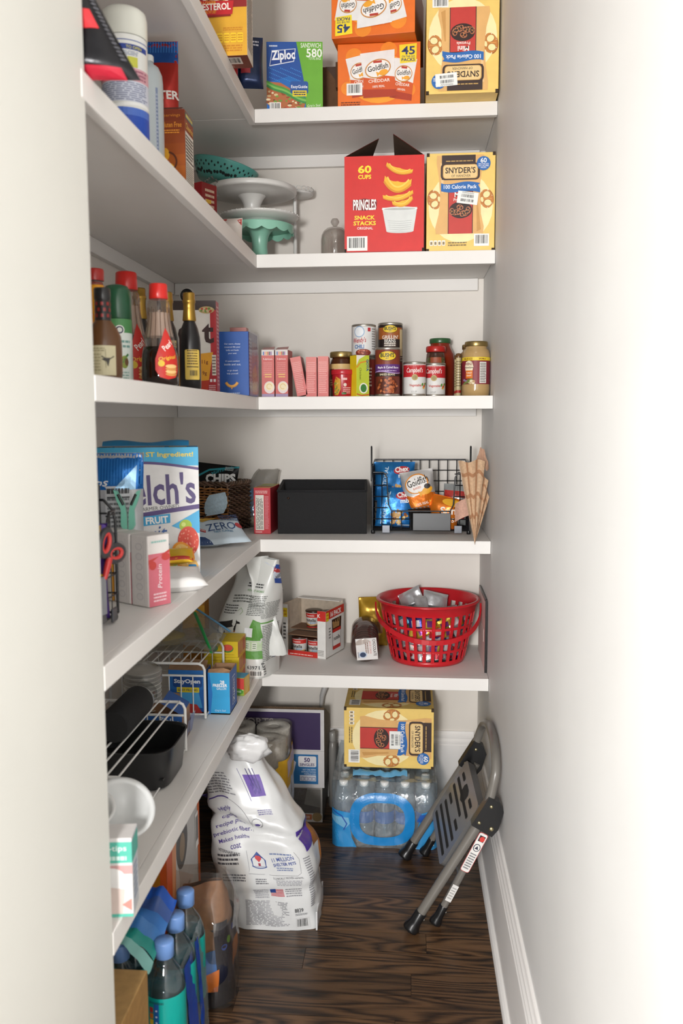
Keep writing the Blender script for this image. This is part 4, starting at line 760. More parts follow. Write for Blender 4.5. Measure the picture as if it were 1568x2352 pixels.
for k in range(46):
    a, b = R.uniform(-1, 1), R.uniform(-1, 1)
    if a * a + b * b < 1: g.ell(C, a * .031, .03 + b * .022, .0045, .0033, R.choice(('a8572c', '94461f', 'b96a3c')), 2 + k % 3, 8, R.uniform(0, 180))
g.obj('label', t)
def red_white(lab, loc, rot):
    t, C = can('soup_can', lab, 'can', loc, .0335, .1005, 'dad9d6', 'cans on the third shelf', rot); g = G()
    g.rect(C, -.1, .056, .1, .091, 'b81e26', 1); g.text(C, "Campbell's", 0, .074, .019, 'f0eae6', 3, w=.05, shear=.25, bold=.005); g.lines(C, -.025, .0875, .025, .0895, 1, 'd8b0a8', 3); g.ell(C, 0, .055, .009, .009, 'b09a5c', 3); g.ell(C, 0, .055, .006, .006, '8f7c44', 4)
    g.text(C, "Vegetable", .002, .031, .009, 'b83a2c', 3, w=.036, bold=.02); g.text(C, "SOUP", -.002, .013, .006, '9a9892', 3, w=.016, bold=0); R = random.Random(2)
    for k in range(7): g.ell(C, .03 + R.uniform(-.007, .007), .028 + R.uniform(-.008, .009), .005, .0035, ('d98a2c', '5a8a34', 'd8c88a', 'c85a28')[k % 4], 2 + k % 2, 8, R.uniform(0, 90))
    g.obj('label', t)
red_white('red and white vegetable soup can, the left one of the pair', (.0165, 2.625, z), 0); red_white('red and white vegetable soup can, the right one of the pair', (.0765, 2.692, z), -4)
t = T('olive_jar', 'olive jar with a red lid behind the right soup can', 'jar', (.082, 2.766, z), 0, 'jars on the third shelf'); g = G(); g.lathe([(.026, 0), (.029, .004), (.029, .12), (.026, .134), (.024, .14)], 'd8d6c4.g', 28); g.obj('jar_wall', t); g = G(); g.lathe([(.0265, .003), (.0272, .006), (.0272, .122), (0, .126)], '7d7a3c.l', 28); R = random.Random(3)
for k in range(40): a = R.uniform(PI, 2 * PI); zz = R.uniform(.01, .118); g.lathe([(0, -.006), (.006, -.002), (.0065, .002), (0, .006)], R.choice(('8a8a44', '9a9650', '767436')), 8, (.0215 * math.cos(a), .0215 * math.sin(a), zz))
g.obj('olives', t)['kind'] = 'stuff'
g = G(); g.lathe([(.0292, .139), (.0302, .141), (.0302, .154), (.028, .157), (0, .1565)], 'b02420.p', 28); g.obj('lid', t); C = Cyl((0, 0, 0), .0292); g = G(); g.rect(C, -.018, .03, .018, .122, '9a4a2a', 1); g.rect(C, -.0175, .034, .0175, .1, 'a8281e', 2); g.obj('label', t)
t = T('sauce_jar', 'tall red pasta sauce jar with a green lid', 'jar', (.099, 2.868, z), 0, 'jars on the third shelf'); g = G(); g.lathe([(.04, 0), (.0455, .005), (.0465, .02), (.0465, .11), (.044, .14), (.035, .16), (.0315, .168), (.0315, .174)], '8a2a12.l', 36); g.obj('jar_wall', t); g = G(); g.lathe([(.0335, .1735), (.0345, .176), (.0345, .186), (.033, .189), (0, .1885)], '2f5a34.p', 36); g.obj('lid', t)
for k, (lab, x, y) in enumerate((('narrow spice tube with red bands, left of the gravy jars', .149, 2.79), ('narrow spice tube with red bands touching the gravy jars', .1495, 2.71))):
    t = T('spice_tube', lab, 'spice tube', (x, y, z), 0, 'narrow spice tubes'); g = G(); g.lathe([(.007, 0), (.008, .003), (.008, .115), (.0075, .118)], 'c9b88c.p', 16); g.obj('tube', t); g = G(); g.lathe([(.0082, .1182), (.0084, .12), (.0084, .13), (0, .132)], '6a4a2a.p', 16); g.obj('cap', t); C = Cyl((0, 0, 0), .0081); g = G(); g.rect(C, -.025, .012, .025, .02, 'b02a24', 1); g.lines(C, -.008, .03, .008, .11, 10, '7a6a4a', 1); g.obj('label', t)
def gravy(lab, loc, rot):
    t = T('gravy_jar', lab, 'jar', loc, rot, 'jars on the third shelf'); g = G(); g.lathe([(.036, 0), (.04, .004), (.041, .02), (.0405, .11), (.041, .122), (.038, .134), (.0315, .141), (.0315, .146)], 'b39464.l', 36); g.obj('jar_wall', t); g = G(); g.lathe([(.033, .146), (.034, .148), (.034, .158), (.0325, .161), (0, .16)], 'a08a58.m', 36); g.obj('lid', t)
    C = Cyl((0, 0, 0), .0413); g = G(); g.rect(C, -.07, .035, .07, .112, '7c1c2a', 1); g.rect(C, -.07, .104, .07, .114, 'e0c42c', 2); g.text(C, "VALUE SIZE", -.024, .109, .006, '6a1c1c', 4, w=.03); g.text(C, "20% More", .02, .109, .005, '6a1c1c', 4, w=.022)
    g.poly(C, [(-.034, .086), (-.03, .1), (-.02, .104), (-.01, .1), (-.006, .086), (-.012, .062), (-.028, .062)], 'e8dcc0', 3); g.text(C, "HEINZ", -.02, .094, .007, '7c1c2a', 5, w=.022); g.text(C, "HomeStyle", -.02, .083, .007, '3a2c20', 5, w=.026, shear=.2); g.rect(C, -.03, .052, -.008, .075, 'd2701c', 4); g.text(C, "TURKEY", -.019, .068, .005, 'f2e6d0', 5, w=.018); g.text(C, "GRAVY", -.019, .06, .005, 'f2e6d0', 5, w=.016)
    R = random.Random(3)
    for k in range(14): g.ell(C, -.02 + R.uniform(-.018, .018), .044 + R.uniform(-.007, .006), .005, .0035, R.choice(('d8c49a', 'e6dab8', '8a7a9a', '6a7a3a', 'b08a5a')), 5 + k % 2, 8)
    g.rect(C, .012, .038, .034, .1, 'e0dcd6', 2); g.lines(C, .0135, .04, .0325, .098, 12, '5a5652', 3); g.obj('label', t)
gravy('large gravy jar with a gold lid beside the right wall', (.1985, 2.66, z), -6); gravy('gravy jar half hidden behind the front gravy jar', (.197, 2.765, z), 20)
# ------------------------------------------------------------------ shelf 4: left arm
z = SZ[4] + .0006
BLK = '17171a.p'
def wire_basket(label, loc, rot, w, d, h, hf, posts, plate, nm='wire_basket'):
    """black wire basket, front = -y, low front with a cut-out, plate hung on the front rail"""
    t = T(nm, label, 'wire basket', loc, rot, 'black wire baskets'); r = .0016; z0 = .012
    g = G(); g.tube([(-w / 2, 0, z0), (w / 2, 0, z0), (w / 2, d, z0), (-w / 2, d, z0)], .0024, BLK, 6, True); g.tube([(-w / 2, d, h), (w / 2, d, h)], .0026, BLK, 6)
    for sx in (-1, 1):
        x = sx * w / 2; g.tube([(x, d, z0), (x, d, h)], .0024, BLK, 6); g.tube([(x, d, h), (x, .02, h - .012)], .0026, BLK, 6)
        g.tube([(x, .02, h - .012), (x, .004, h - .03), (x, 0, h - .05), (x, 0, z0)], .0026, BLK, 6)
        g.tube([(x - sx * .003, .0, h - .03), (x - sx * .035, -.001, h - .03), (x - sx * .045, -.001, h - .045), (x - sx * .05, -.001, hf + .02), (x - sx * .06, -.001, hf), (0, -.001, hf)], .0024, BLK, 6)
    g.obj('frame', t)
    g = G(); n = int(w / .028)
    for k in range(1, n): x = -w / 2 + w * k / n; g.tube([(x, 0, hf if abs(x) < w / 2 - .05 else h - .03), (x, 0, z0), (x, d, z0), (x, d, h)], r, BLK, 4, smooth=False)
    for k in range(1, 6):
        zz = z0 + (h - z0) * k / 6; g.tube([(-w / 2, d, zz), (w / 2, d, zz)], r, BLK, 4, smooth=False)
        for sx in (-1, 1):
            g.tube([(sx * w / 2, 0 if zz < h - .04 else .015, zz), (sx * w / 2, d, zz)], r, BLK, 4, smooth=False)
            if zz > hf and zz < h - .03: g.tube([(sx * w / 2, 0, zz), (sx * (w / 2 - .047), 0, zz)], r, BLK, 4, smooth=False)
        if zz < hf: g.tube([(-w / 2, 0, zz), (w / 2, 0, zz)], r, BLK, 4, smooth=False)
    for k in range(1, 8):
        y = d * k / 8; g.tube([(-w / 2, y, z0), (w / 2, y, z0)], r, BLK, 4, smooth=False)
        for sx in (-1, 1): g.tube([(sx * w / 2, y, z0), (sx * w / 2, y, h - .006)], r, BLK, 4, smooth=False)
    o = g.obj('wire_mesh', t); o['kind'] = 'stuff'
    for sx in (-1, 1):
        x = sx * (w / 2 + .004); g = G(); g.tube([(x, .03, h - .06), (x, .03, posts - .004), (x, .032, posts), (x, .046, posts), (x, .048, posts - .004), (x, .048, h - .06)], .0026, BLK, 6); g.obj('stacking_handle', t)
        for yy in (.006, d - .006): g = G(); g.lathe([(.0055, 0), (.0065, .004), (.0055, .011)], '101012.p', 10, (x - sx * .006, yy, 0)); g.obj('foot', t)
    g = G(); g.cbox(plate[0], plate[1], -.006, -.0035, plate[2], plate[3], '4a4b4d.p', .001); g.obj('label_plate', t)
    for x in plate[4]: g = G(); g.cbox(x - .012, x + .012, -.007, -.003, .004, .028, '63656a.m', .001); g.obj('clip_tab', t)
    return t
wire_basket('black wire basket with scissors and snack bags at the left end of the shelf', (-.522, 1.36, z), 90, .3, .25, .228, .085, .245, (.01, .075, .012, .095, (.115,)))
t = T('chips_pouch', 'foil chip bag with a blue ribbed top standing behind the left wire basket', 'snack bag', (-.632, 1.76, z), 10); Fp, fn = pouch(t, .17, .29, .05, 'b9babd.f', seed=11, wr=.009)
g = G(); g.rect(Fp, -.085, .215, .085, .289, '1a66b4.f', 2)
for k in range(28): g.rect(Fp, -.083 + .006 * k, .225, -.0805 + .006 * k, .288, '2f7cc8.f', 3)
g.poly(Fp, [(.025, .215), (.07, .215), (.072, .265)], '9cc4e4.f', 4); g.text(Fp, "crisps", -.02, .225, .02, 'e6eaee', 4, w=.07, rot=4, shear=.3); g.text(Fp, "popchips", -.05, .262, .02, 'f0e8d8', 4); g.rect(Fp, .008, .05, .062, .222, 'c4c5c8', 3); g.lines(Fp, .012, .06, .058, .2, 15, '6a6c70', 5); g.lines(Fp, .012, .205, .058, .22, 1, '2c2c30', 5, fill=.7); g.rect(Fp, .012, .198, .058, .201, '2c2c30', 5); g.obj('print', t)
MN = '7fc7b0.p'
t = T('bag_clip', 'mint green and black bag clip hooked on the foil chip bag', 'bag clip', (-.566, 1.715, z + .165), 8)
for s_ in (-1, 1):
    g = G(); P = [(.002 * s_, .004), (.006 * s_, .024), (.02 * s_, .05), (.027 * s_, .052), (.021 * s_, .03), (.013 * s_, .012), (.014 * s_, -.02), (.008 * s_, -.03), (.001 * s_, -.03)]
    if s_ < 0: P = P[::-1]
    n = len(P); g.add([(x_, -.006, q) for x_, q in P] + [(x_, .006, q) for x_, q in P], [tuple(range(n))[::-1], tuple(range(n, 2 * n))] + [(i, (i + 1) % n, n + (i + 1) % n, n + i) for i in range(n)], MN); g.obj('jaw', t)
    g = G(); g.tube([(.0075 * s_, -.0062, .022), (.018 * s_, -.0062, .044)], .003, '1d2524.p', 6); g.obj('grip', t)
def sbag(lab, loc, rot, w, h, t_, mat, seed, art, name='snack_pouch', wr=.007):
    t = T(name, lab, 'snack bag', loc, rot); Fp, fn = pouch(t, w, h, t_, mat, seed=seed, wr=wr); g = G(); art(g, Fp); g.obj('print', t); return t
sbag('purple snack bag with gold top in the left wire basket', (-.57, 1.425, z + .018), 15, .12, .165, .06, '3f2470.f', 4, lambda g, F: (g.rect(F, -.05, .135, .05, .163, 'b08a34.f', 2), g.rect(F, -.055, .06, .055, .08, 'e0c02a', 2), g.lines(F, -.04, .09, .04, .12, 2, 'd8ccec', 3)))
sbag('purple, yellow and blue snack bag low in the left wire basket', (-.55, 1.33, z + .018), 20, .12, .1, .05, '462a78.f', 14, lambda g, F: (g.rect(F, -.05, .03, .06, .055, 'e0c02a', 2), g.rect(F, -.05, .005, .06, .022, '2a5aa8', 2), g.rect(F, 0, .06, .055, .09, 'd8d4dc', 2)))
t = T('scissors', 'red and dark grey scissors standing in the left wire basket', 'scissors', (-.505, 1.43, z + .1), (0, 0, 70))
for k, (cx, cz, rx, rz_, ang) in enumerate(((-.012, .052, .013, .022, 20), (.018, .03, .021, .013, 0))):
    a0 = math.radians(ang); lp = []
    for q in range(18):
        b = 2 * PI * q / 18; x_, q_ = rx * math.cos(b), rz_ * math.sin(b); lp.append((cx + x_ * math.cos(a0) + q_ * math.sin(a0), 0 + .004 * k, cz - x_ * math.sin(a0) + q_ * math.cos(a0)))
    g = G(); g.tube(lp, .0058, '3b3a3d.p', 8, True); o = g.obj('handle', t); g = G(); g.tube([(cx + (x - cx) * .75, y - .001, cz + (q - cz) * .75) for x, y, q in lp], .0042, 'd2403c.p', 8, True); g.obj('handle_lining', o)
g = G(); g.tube([(.0, .002, .025), (-.006, .002, .01), (-.014, .002, -.01)], [.006, .006, .004], 'cf3b38.p', 8); g.obj('pivot', t)
g = G(); g.cbox(-.026, -.012, .0, .003, -.07, -.005, 'a9abb0.m', .0005); g.obj('blade', t)
# drink cartons
def shake(lab, loc, rot, w, d, h, c1, c2):
    t, F = carton('drink_carton', lab, 'drink carton', loc, rot, w, d, h, {'*': 'e2dcd8', 'top': 'd9d4d0'}, 'drink cartons', bev=.003)
    g = G(); Fr = F['front']
    for k in range(6): g.ell(Fr, w * .5, h * (.14 + .14 * k), w * .2, h * .05, 'cfc9c8', 1); g.ell(Fr, w * .5, h * (.14 + .14 * k), w * .15, h * .038, 'ded8d5', 2)
    g.rect(Fr, w * .75, .01, w * .77, h - .01, 'cbc5c2', 1); g.obj('seam_print', t)
    g = G(); Fr = F['right']; g.rect(Fr, .001, .001, d - .001, h * .74, c1, 1); g.poly(Fr, [(.001, h * .6), (d * .5, h * .7), (d - .001, h * .78), (d - .001, h * .74), (.001, h * .66)], c2, 2); g.ell(Fr, d * .2, h * .58, d * .16, h * .06, c2, 3); g.ell(Fr, d * .8, h * .68, d * .2, h * .05, c2, 3); g.text(Fr, "Protein", d * .5, h * .42, .011, 'f0d8dc', 4, w=h * .34, rot=90, shear=.2); g.lines(Fr, d * .2, h * .06, d * .8, h * .2, 3, 'f0ccd2', 4); g.lines(Fr, d * .15, h * .88, d * .85, h * .93, 1, '9ac4bc', 3); g.obj('label', t)
    return t
a = math.degrees(math.atan2(.028, -.043)); 
shake('pink and white drink carton at the shelf edge', (-.5135, 1.614, z), -33, .051, .055, .139, 'd2707e', 'c2453f')
shake('pink drink carton half hidden behind the front drink carton', (-.5585, 1.6435, z), -33, .051, .052, .139, 'd07e88', 'c2453f')
shake('orange drink carton next to the left wire basket', (-.607, 1.672, z), -33, .051, .05, .139, 'e2a038', 'd98a2c')
# big fruit snack box
w, d, h = .225, .1, .296
t, F = carton('fruit_snack_box', 'big light blue and white fruit snack box', 'snack box', (-.582, 1.909, z), 14.5, w, d, h, {'*': '3aa0d4', 'front': 'e6e4e2', 'top': '2a8cc4', 'right': '2f96cc'})
Fr = F['front']; X = lambda a: a * w; Y = lambda b: (1 - b) * h; g = G()
g.rect(Fr, 0, Y(.14), w, h, '45b0dc', 1); g.text(Fr, "Fruit is our 1ST Ingredient!", X(.5), Y(.058), .014, 'f0d860', 4, w=w * .9, bold=.025)
lens = [(X(a / 12), Y(.12 + .0 - .028 * math.sin(PI * a / 12) + .05)) for a in range(13)]
g.poly(Fr, [(X(a / 14), Y(.155 - .05 * math.sin(PI * (a / 14) ** .8))) for a in range(15)][::-1] + [(0, Y(.56)), (X(.3), Y(.545)), (X(.7), Y(.5)), (w, Y(.47))], '5c4a80', 2)
g.poly(Fr, [(X(a / 14), Y(.175 - .05 * math.sin(PI * (a / 14) ** .8))) for a in range(15)][::-1] + [(0, Y(.525)), (X(.3), Y(.51)), (X(.7), Y(.465)), (w, Y(.435))], 'e9e7e6', 3)
g.text(Fr, "Welch's", X(.5), Y(.32), .072, '584a7c', 5, w=w * .93, rot=2, bold=.02); g.text(Fr, "FAMILY FARMER OWNED", X(.52), Y(.465), .0085, '6a6a6e', 5, w=w * .56, rot=5, bold=0)
g.poly(Fr, [(X(.15), Y(.62)), (X(.15), Y(.545)), (X(.71), Y(.505)), (X(.71), Y(.575))], '3aa4d6', 5); g.text(Fr, "MIXED FRUIT", X(.44), Y(.56), .016, 'f4f4f2', 6, w=w * .5, rot=4, bold=.035)
g.text(Fr, "Fruit", X(.5), Y(.66), .036, '3d62a4', 6, w=w * .36, rot=5, shear=.3, bold=0); g.text(Fr, "Snacks", X(.45), Y(.765), .032, '3d62a4', 6, w=w * .5, rot=5, shear=.3, bold=0)
g.poly(Fr, [(X(.72), Y(.6)), (w, Y(.48)), (w, Y(.66)), (X(.86), Y(.64))], '4fb0e0', 4)
g.ell(Fr, X(.86), Y(.6), .014, .014, 'a8c23c', 5); g.ell(Fr, X(.84), Y(.59), .005, .005, 'd4e07c', 6); g.ell(Fr, X(.885), Y(.72), .0235, .034, 'd94a38', 6); R = random.Random(3)
for k in range(40): q = R.uniform(0, 2 * PI); rr = R.random() ** .5; g.ell(Fr, X(.885) + .021 * rr * math.cos(q), Y(.72) + .031 * rr * math.sin(q), .0014, .0018, 'f0a088', 7, 6)
g.ell(Fr, X(.83), Y(.83), .024, .033, 'ef9a2a', 7, rot=25); g.ell(Fr, X(.835), Y(.83), .019, .028, 'f4c470', 8, rot=25)
for k in range(6): q = k * PI / 3; g.stroke(Fr, [(X(.835), Y(.83)), (X(.835) + .017 * math.cos(q), Y(.83) + .024 * math.sin(q))], .0016, 'f6e0b4', 9)
g.ell(Fr, X(.91), Y(.93), .016, .022, 'eebd6a', 8); g.ell(Fr, X(.74), Y(.88), .009, .009, 'b4c84a', 8); g.poly(Fr, [(X(.5), Y(.97)), (X(.72), Y(.93)), (X(.74), Y(.86)), (X(.52), Y(.88))], 'e6bb1e', 8); g.stroke(Fr, [(X(.5), Y(.975)), (X(.62), Y(.96)), (X(.73), Y(.935))], .004, 'b8301e', 9)
g.rrect(Fr, X(.88), Y(.985), X(.96), Y(.9), .003, '2a8cc8', 10); g.text(Fr, "80", X(.92), Y(.93), .008, 'f2f4f4', 11); g.obj('front_print', t)
Fr = F['top']; g = G(); g.rect(Fr, .04, .01, .15, .05, 'd6d4d2', 1); g.text(Fr, "Welch's", .07, .03, .016, '584a7c', 3, w=.05); g.text(Fr, "Fruit Snacks", .12, .03, .012, '3d62a4', 3, w=.05, shear=.3); g.barcode(Fr, .005, .012, .035, .045, 2, 4); g.rect(Fr, .16, .01, .2, .05, 'e6cf3a', 1); g.rect(Fr, .164, .014, .196, .046, 'd4d0c0', 2); g.obj('top_print', t)
g = G(); g.surf(lambda a, b: (-w / 2 + .01 + a * (w - .03), d * .55 + b * d * .5, h + .002 + .008 * math.sin(PI * b) * (1 + .4 * math.sin(a * 9)) + .004 * b), 14, 5, '2f90c8'); g.obj('torn_top_flap', t)
t = T('plate_pack', 'white pack of paper plates lying in front of the fruit snack box', 'paper plates', (-.475, 1.745, z), (-78, 0, 25)); pouch(t, .13, .11, .032, 'dedcda', seed=6, wr=.004, top=0, name='wrapper')
t.location.z = z + .012
t = T('candy_wrapper', 'yellow and red candy bag on top of the paper plate pack', 'snack bag', (-.5, 1.83, z + .05), (-60, 0, 16)); Fp, _ = pouch(t, .075, .05, .018, 'd8ac1c.f', seed=3, wr=.004); g = G(); g.rect(Fp, -.037, .002, .037, .01, 'b0281c', 2); g.obj('print', t)

# wicker basket
def wicker(label, loc, rot, w, d, h):
    t = T('wicker_basket', label, 'basket', loc, rot); R = random.Random(5); cols = ('8a5a2e', 'a06c38', '744a24', 'b07c44'); cold = ('5c4634', '6b5242', '4e3a2c')
    nst = 9; g = G(); rows = 16
    for r_ in range(rows):
        zz = .006 + (h - .02) * r_ / (rows - 1)
        pts = [(-w / 2 + w * q / 36, -.004 * math.sin(PI * nst * q / 36 + PI * r_) - .003, zz + .0012 * math.sin(q * .9 + r_ * 2)) for q in range(37)]
        g.tube(pts, .0034, cols[R.randrange(4)] + '.p', 6); g.tube([(x, d + .003 - y - .003, q) for x, y, q in pts], .0034, cold[r_ % 3] + '.p', 5)
    o = g.obj('front_weave', t); o['kind'] = 'stuff'
    g = G(); rows2 = 22
    for sx in (-1, 1):
        for r_ in range(rows2):
            zz = .006 + (h - .016) * r_ / (rows2 - 1); g.tube([(sx * (w / 2 + .003 + .005 * math.sin(PI * 8 * q / 32 + PI * r_)), d * q / 32, zz + .002 * math.cos(PI * 8 * q / 32 + PI * r_)) for q in range(33)], .0036, cold[R.randrange(3)] + '.p', 5)
    o = g.obj('side_weave', t); o['kind'] = 'stuff'
    for k in range(nst + 1): x = -w / 2 + .004 + (w - .008) * k / nst; g = G(); g.tube([(x, 0, 0), (x, 0, h - .004)], .0042, '5c3c20.p', 6); g.obj('stake', t)
    g = G(); per = [(-w / 2, 0), (w / 2, 0), (w / 2 + .002, d), (-w / 2, d)]
    for ph in (0, 2.1, 4.2):
        P = []
        for i in range(4):
            a, b = per[i], per[(i + 1) % 4]
            for q in range(24): s_ = q / 24; an = (i * 24 + q) * .75 + ph; P.append((a[0] + (b[0] - a[0]) * s_ + .003 * math.cos(an), a[1] + (b[1] - a[1]) * s_ + .004 * math.cos(an), h + .002 + .0055 * math.sin(an)))
        g.tube(P, .0044, cold[int(ph) % 3] + '.p', 6, True)
    g.obj('braided_rim', t); g = G(); g.box(-w / 2, w / 2, .004, d - .004, .002, .006, '2a1c12'); g.box(-w / 2, w / 2, .008, .01, .004, h - .004, '1c120a'); g.box(w / 2 - .004, w / 2 - .002, .004, d - .004, .004, h - .004, '1a110a'); g.box(-w / 2, w / 2, d - .01, d - .008, .004, h - .004, '1c120a'); g.obj('lining', t)
    return t
wicker('brown wicker basket behind the fruit snack box', (-.6635, 2.7526, z), -19, .2, .13, .15)
sbag('black chip pouch with white lettering sticking out of the wicker basket', (-.628, 2.785, z + .108), (0, 6, -6), .15, .105, .04, '19191b.f', 7, lambda g, F: (g.text(F, "CHIPS", .02, .062, .03, 'e2e2e0', 4, w=.1, rot=6, bold=.05), g.text(F, "yummy", .02, .085, .012, '2a8c98', 4, w=.07, rot=22, shear=.2), g.stroke(F, [(-.08, .05), (-.02, .085), (.075, .103)], .006, '2a8c98', 3), g.lines(F, .03, .088, .06, .1, 3, 'c8c8c6', 4)))
t = T('face_mask', 'pale blue disposable face mask hanging on the wicker basket', 'face mask', (-.612, 2.722, z + .055), -19)
g = G(); g.surf(lambda a, b: ((a - .5) * .085 * (.55 + .45 * math.sin(PI * (.15 + .75 * b))) + .01 * b, -.006 - .012 * math.sin(PI * a) * math.sin(PI * b) + .0012 * math.sin(b * 28), b * .068 + .012 * a - .006), 12, 18, 'c2dae8.x'); g.obj('panel', t); g = G(); g.tube([(-.03, -.006, .0), (-.05, -.01, -.02), (-.055, -.012, -.045)], .0015, '2a3438', 5); g.obj('ear_loop', t)
t = T('tortilla_bag', 'light blue tortilla wrap bag lying in front of the wicker basket', 'food bag', (-.515, 2.385, z + .0105), (-62, 0, 34)); Fp, fn = pouch(t, .17, .12, .022, 'c2d0da', seed=21, wr=.007, top=0); g = G()
g.text(Fp, "ZERO", .015, .07, .034, '2c4a7a', 4, w=.095, rot=4, bold=.0, shear=.2); g.text(Fp, "NET CARBS", .015, .045, .009, '5a8cb0', 4, w=.06); g.poly(Fp, [(-.075, .062), (-.04, .045), (-.036, .058), (-.07, .078)], 'a82a30', 3); g.text(Fp, "MISSION", -.055, .061, .008, 'f0e8e0', 4, w=.032, rot=-24); g.ell(Fp, .075, .075, .012, .014, 'b83238', 3); g.poly(Fp, [(-.095, .0), (-.03, .0), (-.05, .022), (-.095, .035)], '24406e', 3); g.poly(Fp, [(-.03, .1), (.02, .125), (-.06, .13)], 'c9a03a', 3); g.lines(Fp, .03, .1, .09, .14, 5, '3a5684', 3); g.obj('print', t)
t = T('produce_bag', 'clear plastic bag with blue and tan packets behind the red carton', 'plastic bag', (-.515, 2.885, z), 8)
g = G(); g.surf(lambda a, b: (.06 * math.cos(2 * PI * a) * (1 - .4 * max(0, b - .5) * 2 * (1 if True else 0)) + .05 * b * b + .004 * nz(a * 20, b * 20, 3), .04 * math.sin(2 * PI * a) * (1 - .8 * b * b) + .004 * nz(a * 22, b * 20, 8), b * .19 + .008 * nz(a * 12, b * 9, 1)), 28, 16, 'dcdad6.c', wrapu=True); g.obj('clear_film', t)
g = G(); g.surf(lambda a, b: (.045 * math.cos(2 * PI * a) * math.sin(PI * b) ** .6, .03 * math.sin(2 * PI * a) * math.sin(PI * b) ** .6, .03 + .055 * b), 20, 8, '1f78b4.f', wrapu=True); g.obj('blue_packet', t); g = G(); g.lathe([(0, .002), (.04, .004), (.046, .02), (.03, .032), (0, .034)], 'b0a880', 20, sy=.65); g.obj('tan_packet', t); g = G(); g.surf(lambda a, b: (-.03 + .07 * a, -.02 + .004 * math.sin(a * 7), .085 + .035 * b + .02 * a), 8, 4, '2a82be.f'); g.obj('blue_packet', t)
w, d, h = .053, .16, .145
t, F = carton('tea_carton', 'red carton with a yellow top next to the black fabric bin', 'small box', (-.455, 2.68, z), -2, w, d, h, {'*': 'b5222e', 'top': 'd2a83c', 'right': '9c1a26'}); Fr = F['front']; g = G(); g.rect(Fr, w * .1, h * .08, w * .6, h * .84, 'd8d2c8', 1); S = Sub(Fr, w * .14, h * .1, 90); g.lines(S, 0, -.022, h * .7, 0, 7, '5a5650', 2); g.lines(Fr, w * .66, h * .1, w * .9, h * .82, 24, 'd08088', 2); g.lines(Fr, w * .1, h * .87, w * .85, h * .94, 2, 'e2b8b4', 2); g.lines(Fr, w * .1, h * .02, w * .5, h * .06, 2, 'e2b8b4', 2); g.obj('front_print', t); g = G(); g.rect(F['top'], .004, .06, w - .004, .14, '9aa860', 1); g.rect(F['top'], .002, .03, w - .002, .055, 'b02a34', 1); g.obj('top_print', t)
# fabric bin
w, d, h, tk = .278, .2, .134, .006
t = T('fabric_bin', 'open black fabric storage bin', 'storage bin', (-.268, 2.69, z), 3); BF = '141416.b'
def panel(nm, c, fx, nrm): g = G(); g.cbox(*c, BF, .002); return g.obj(nm, t)
panel('front_panel', (-w / 2, w / 2, 0, tk, .0, h), 0, 0); hk = .153; panel('back_panel', (-w / 2, w / 2, d - tk, d, .0, hk), 0, 0)
for x0 in (-w / 2, w / 2 - tk):
    P = [(tk, 0), (d - tk, 0), (d - tk, hk), (tk, h)]; g = G(); g.add([(x0, y, q) for y, q in P] + [(x0 + tk, y, q) for y, q in P], [(3, 2, 1, 0), (4, 5, 6, 7)] + [(i, (i + 1) % 4, 4 + (i + 1) % 4, 4 + i) for i in range(4)], BF); g.obj('side_panel', t)
panel('bottom_panel', (-w / 2 + tk, w / 2 - tk, tk, d - tk, .001, .006), 0, 0)
g = G(); g.tube([(-w / 2, 0, h), (w / 2, 0, h), (w / 2, d, hk), (-w / 2, d, hk)], .0038, '1b1b1e.b', 6, True); g.obj('piped_rim', t)
g = G(); g.tube([(-w / 2 + .004, -.0005, .006), (-w / 2 + .004, -.0005, h - .006)], .0012, '232326.b', 5); g.obj('seam', t); g = G(); g.lathe([(0, 0), (.004, .0005), (.0035, .0015), (0, .002)], '4a3a30.m', 12, M4=Matrix.Translation((-.105, 0, h - .022)) @ Matrix.Rotation(PI / 2, 4, 'X')); g.obj('rivet', t)

# wire basket on the back arm
wire_basket('black wire basket filled with blue and orange snack bags', (.038, 2.7, z), 0, .3, .2, .222, .072, .27, (-.024, .092, .012, .066, (-.107, .115)))
def chex(g, F):
    g.poly(F, [(-.06, .002), (-.03, .002), (-.005, .122), (-.04, .122)], '2a7ab8.f', 2); g.text(F, "TRADITIONAL", -.034, .06, .012, 'd4e4f0', 4, w=.105, rot=80, bold=.01)
    g.ell(F, .022, .1, .026, .012, 'b02a30', 3, rot=6); g.text(F, "Chex", .022, .103, .016, 'f2eeea', 5, w=.044, rot=6, bold=.03); g.text(F, "mix", .028, .085, .014, 'e8ecf2', 5, w=.034, rot=6, bold=.03); R = random.Random(7)
    for k in range(34): q = R.random(); g.ell(F, .005 + .05 * (R.random() - .4), .03 + .04 * (R.random() - .45), .007, .005, R.choice(('b9853c', 'd9b26a', '8a4a20', 'e2c890', 'c69a54')), 3 + k % 3, 7, R.uniform(0, 180))
    g.lines(F, .005, .006, .05, .012, 1, 'c8d8e4', 4)
sbag('blue snack mix pouch at the back of the filled wire basket', (-.045, 2.8, z + .095), (4, 0, 4), .13, .125, .04, '2470b0.f', 12, chex)
sbag('blue snack mix pouch at the front of the filled wire basket', (-.042, 2.752, z + .016), (-3, 3, 6), .128, .125, .04, '1e6cb0.f', 13, chex)
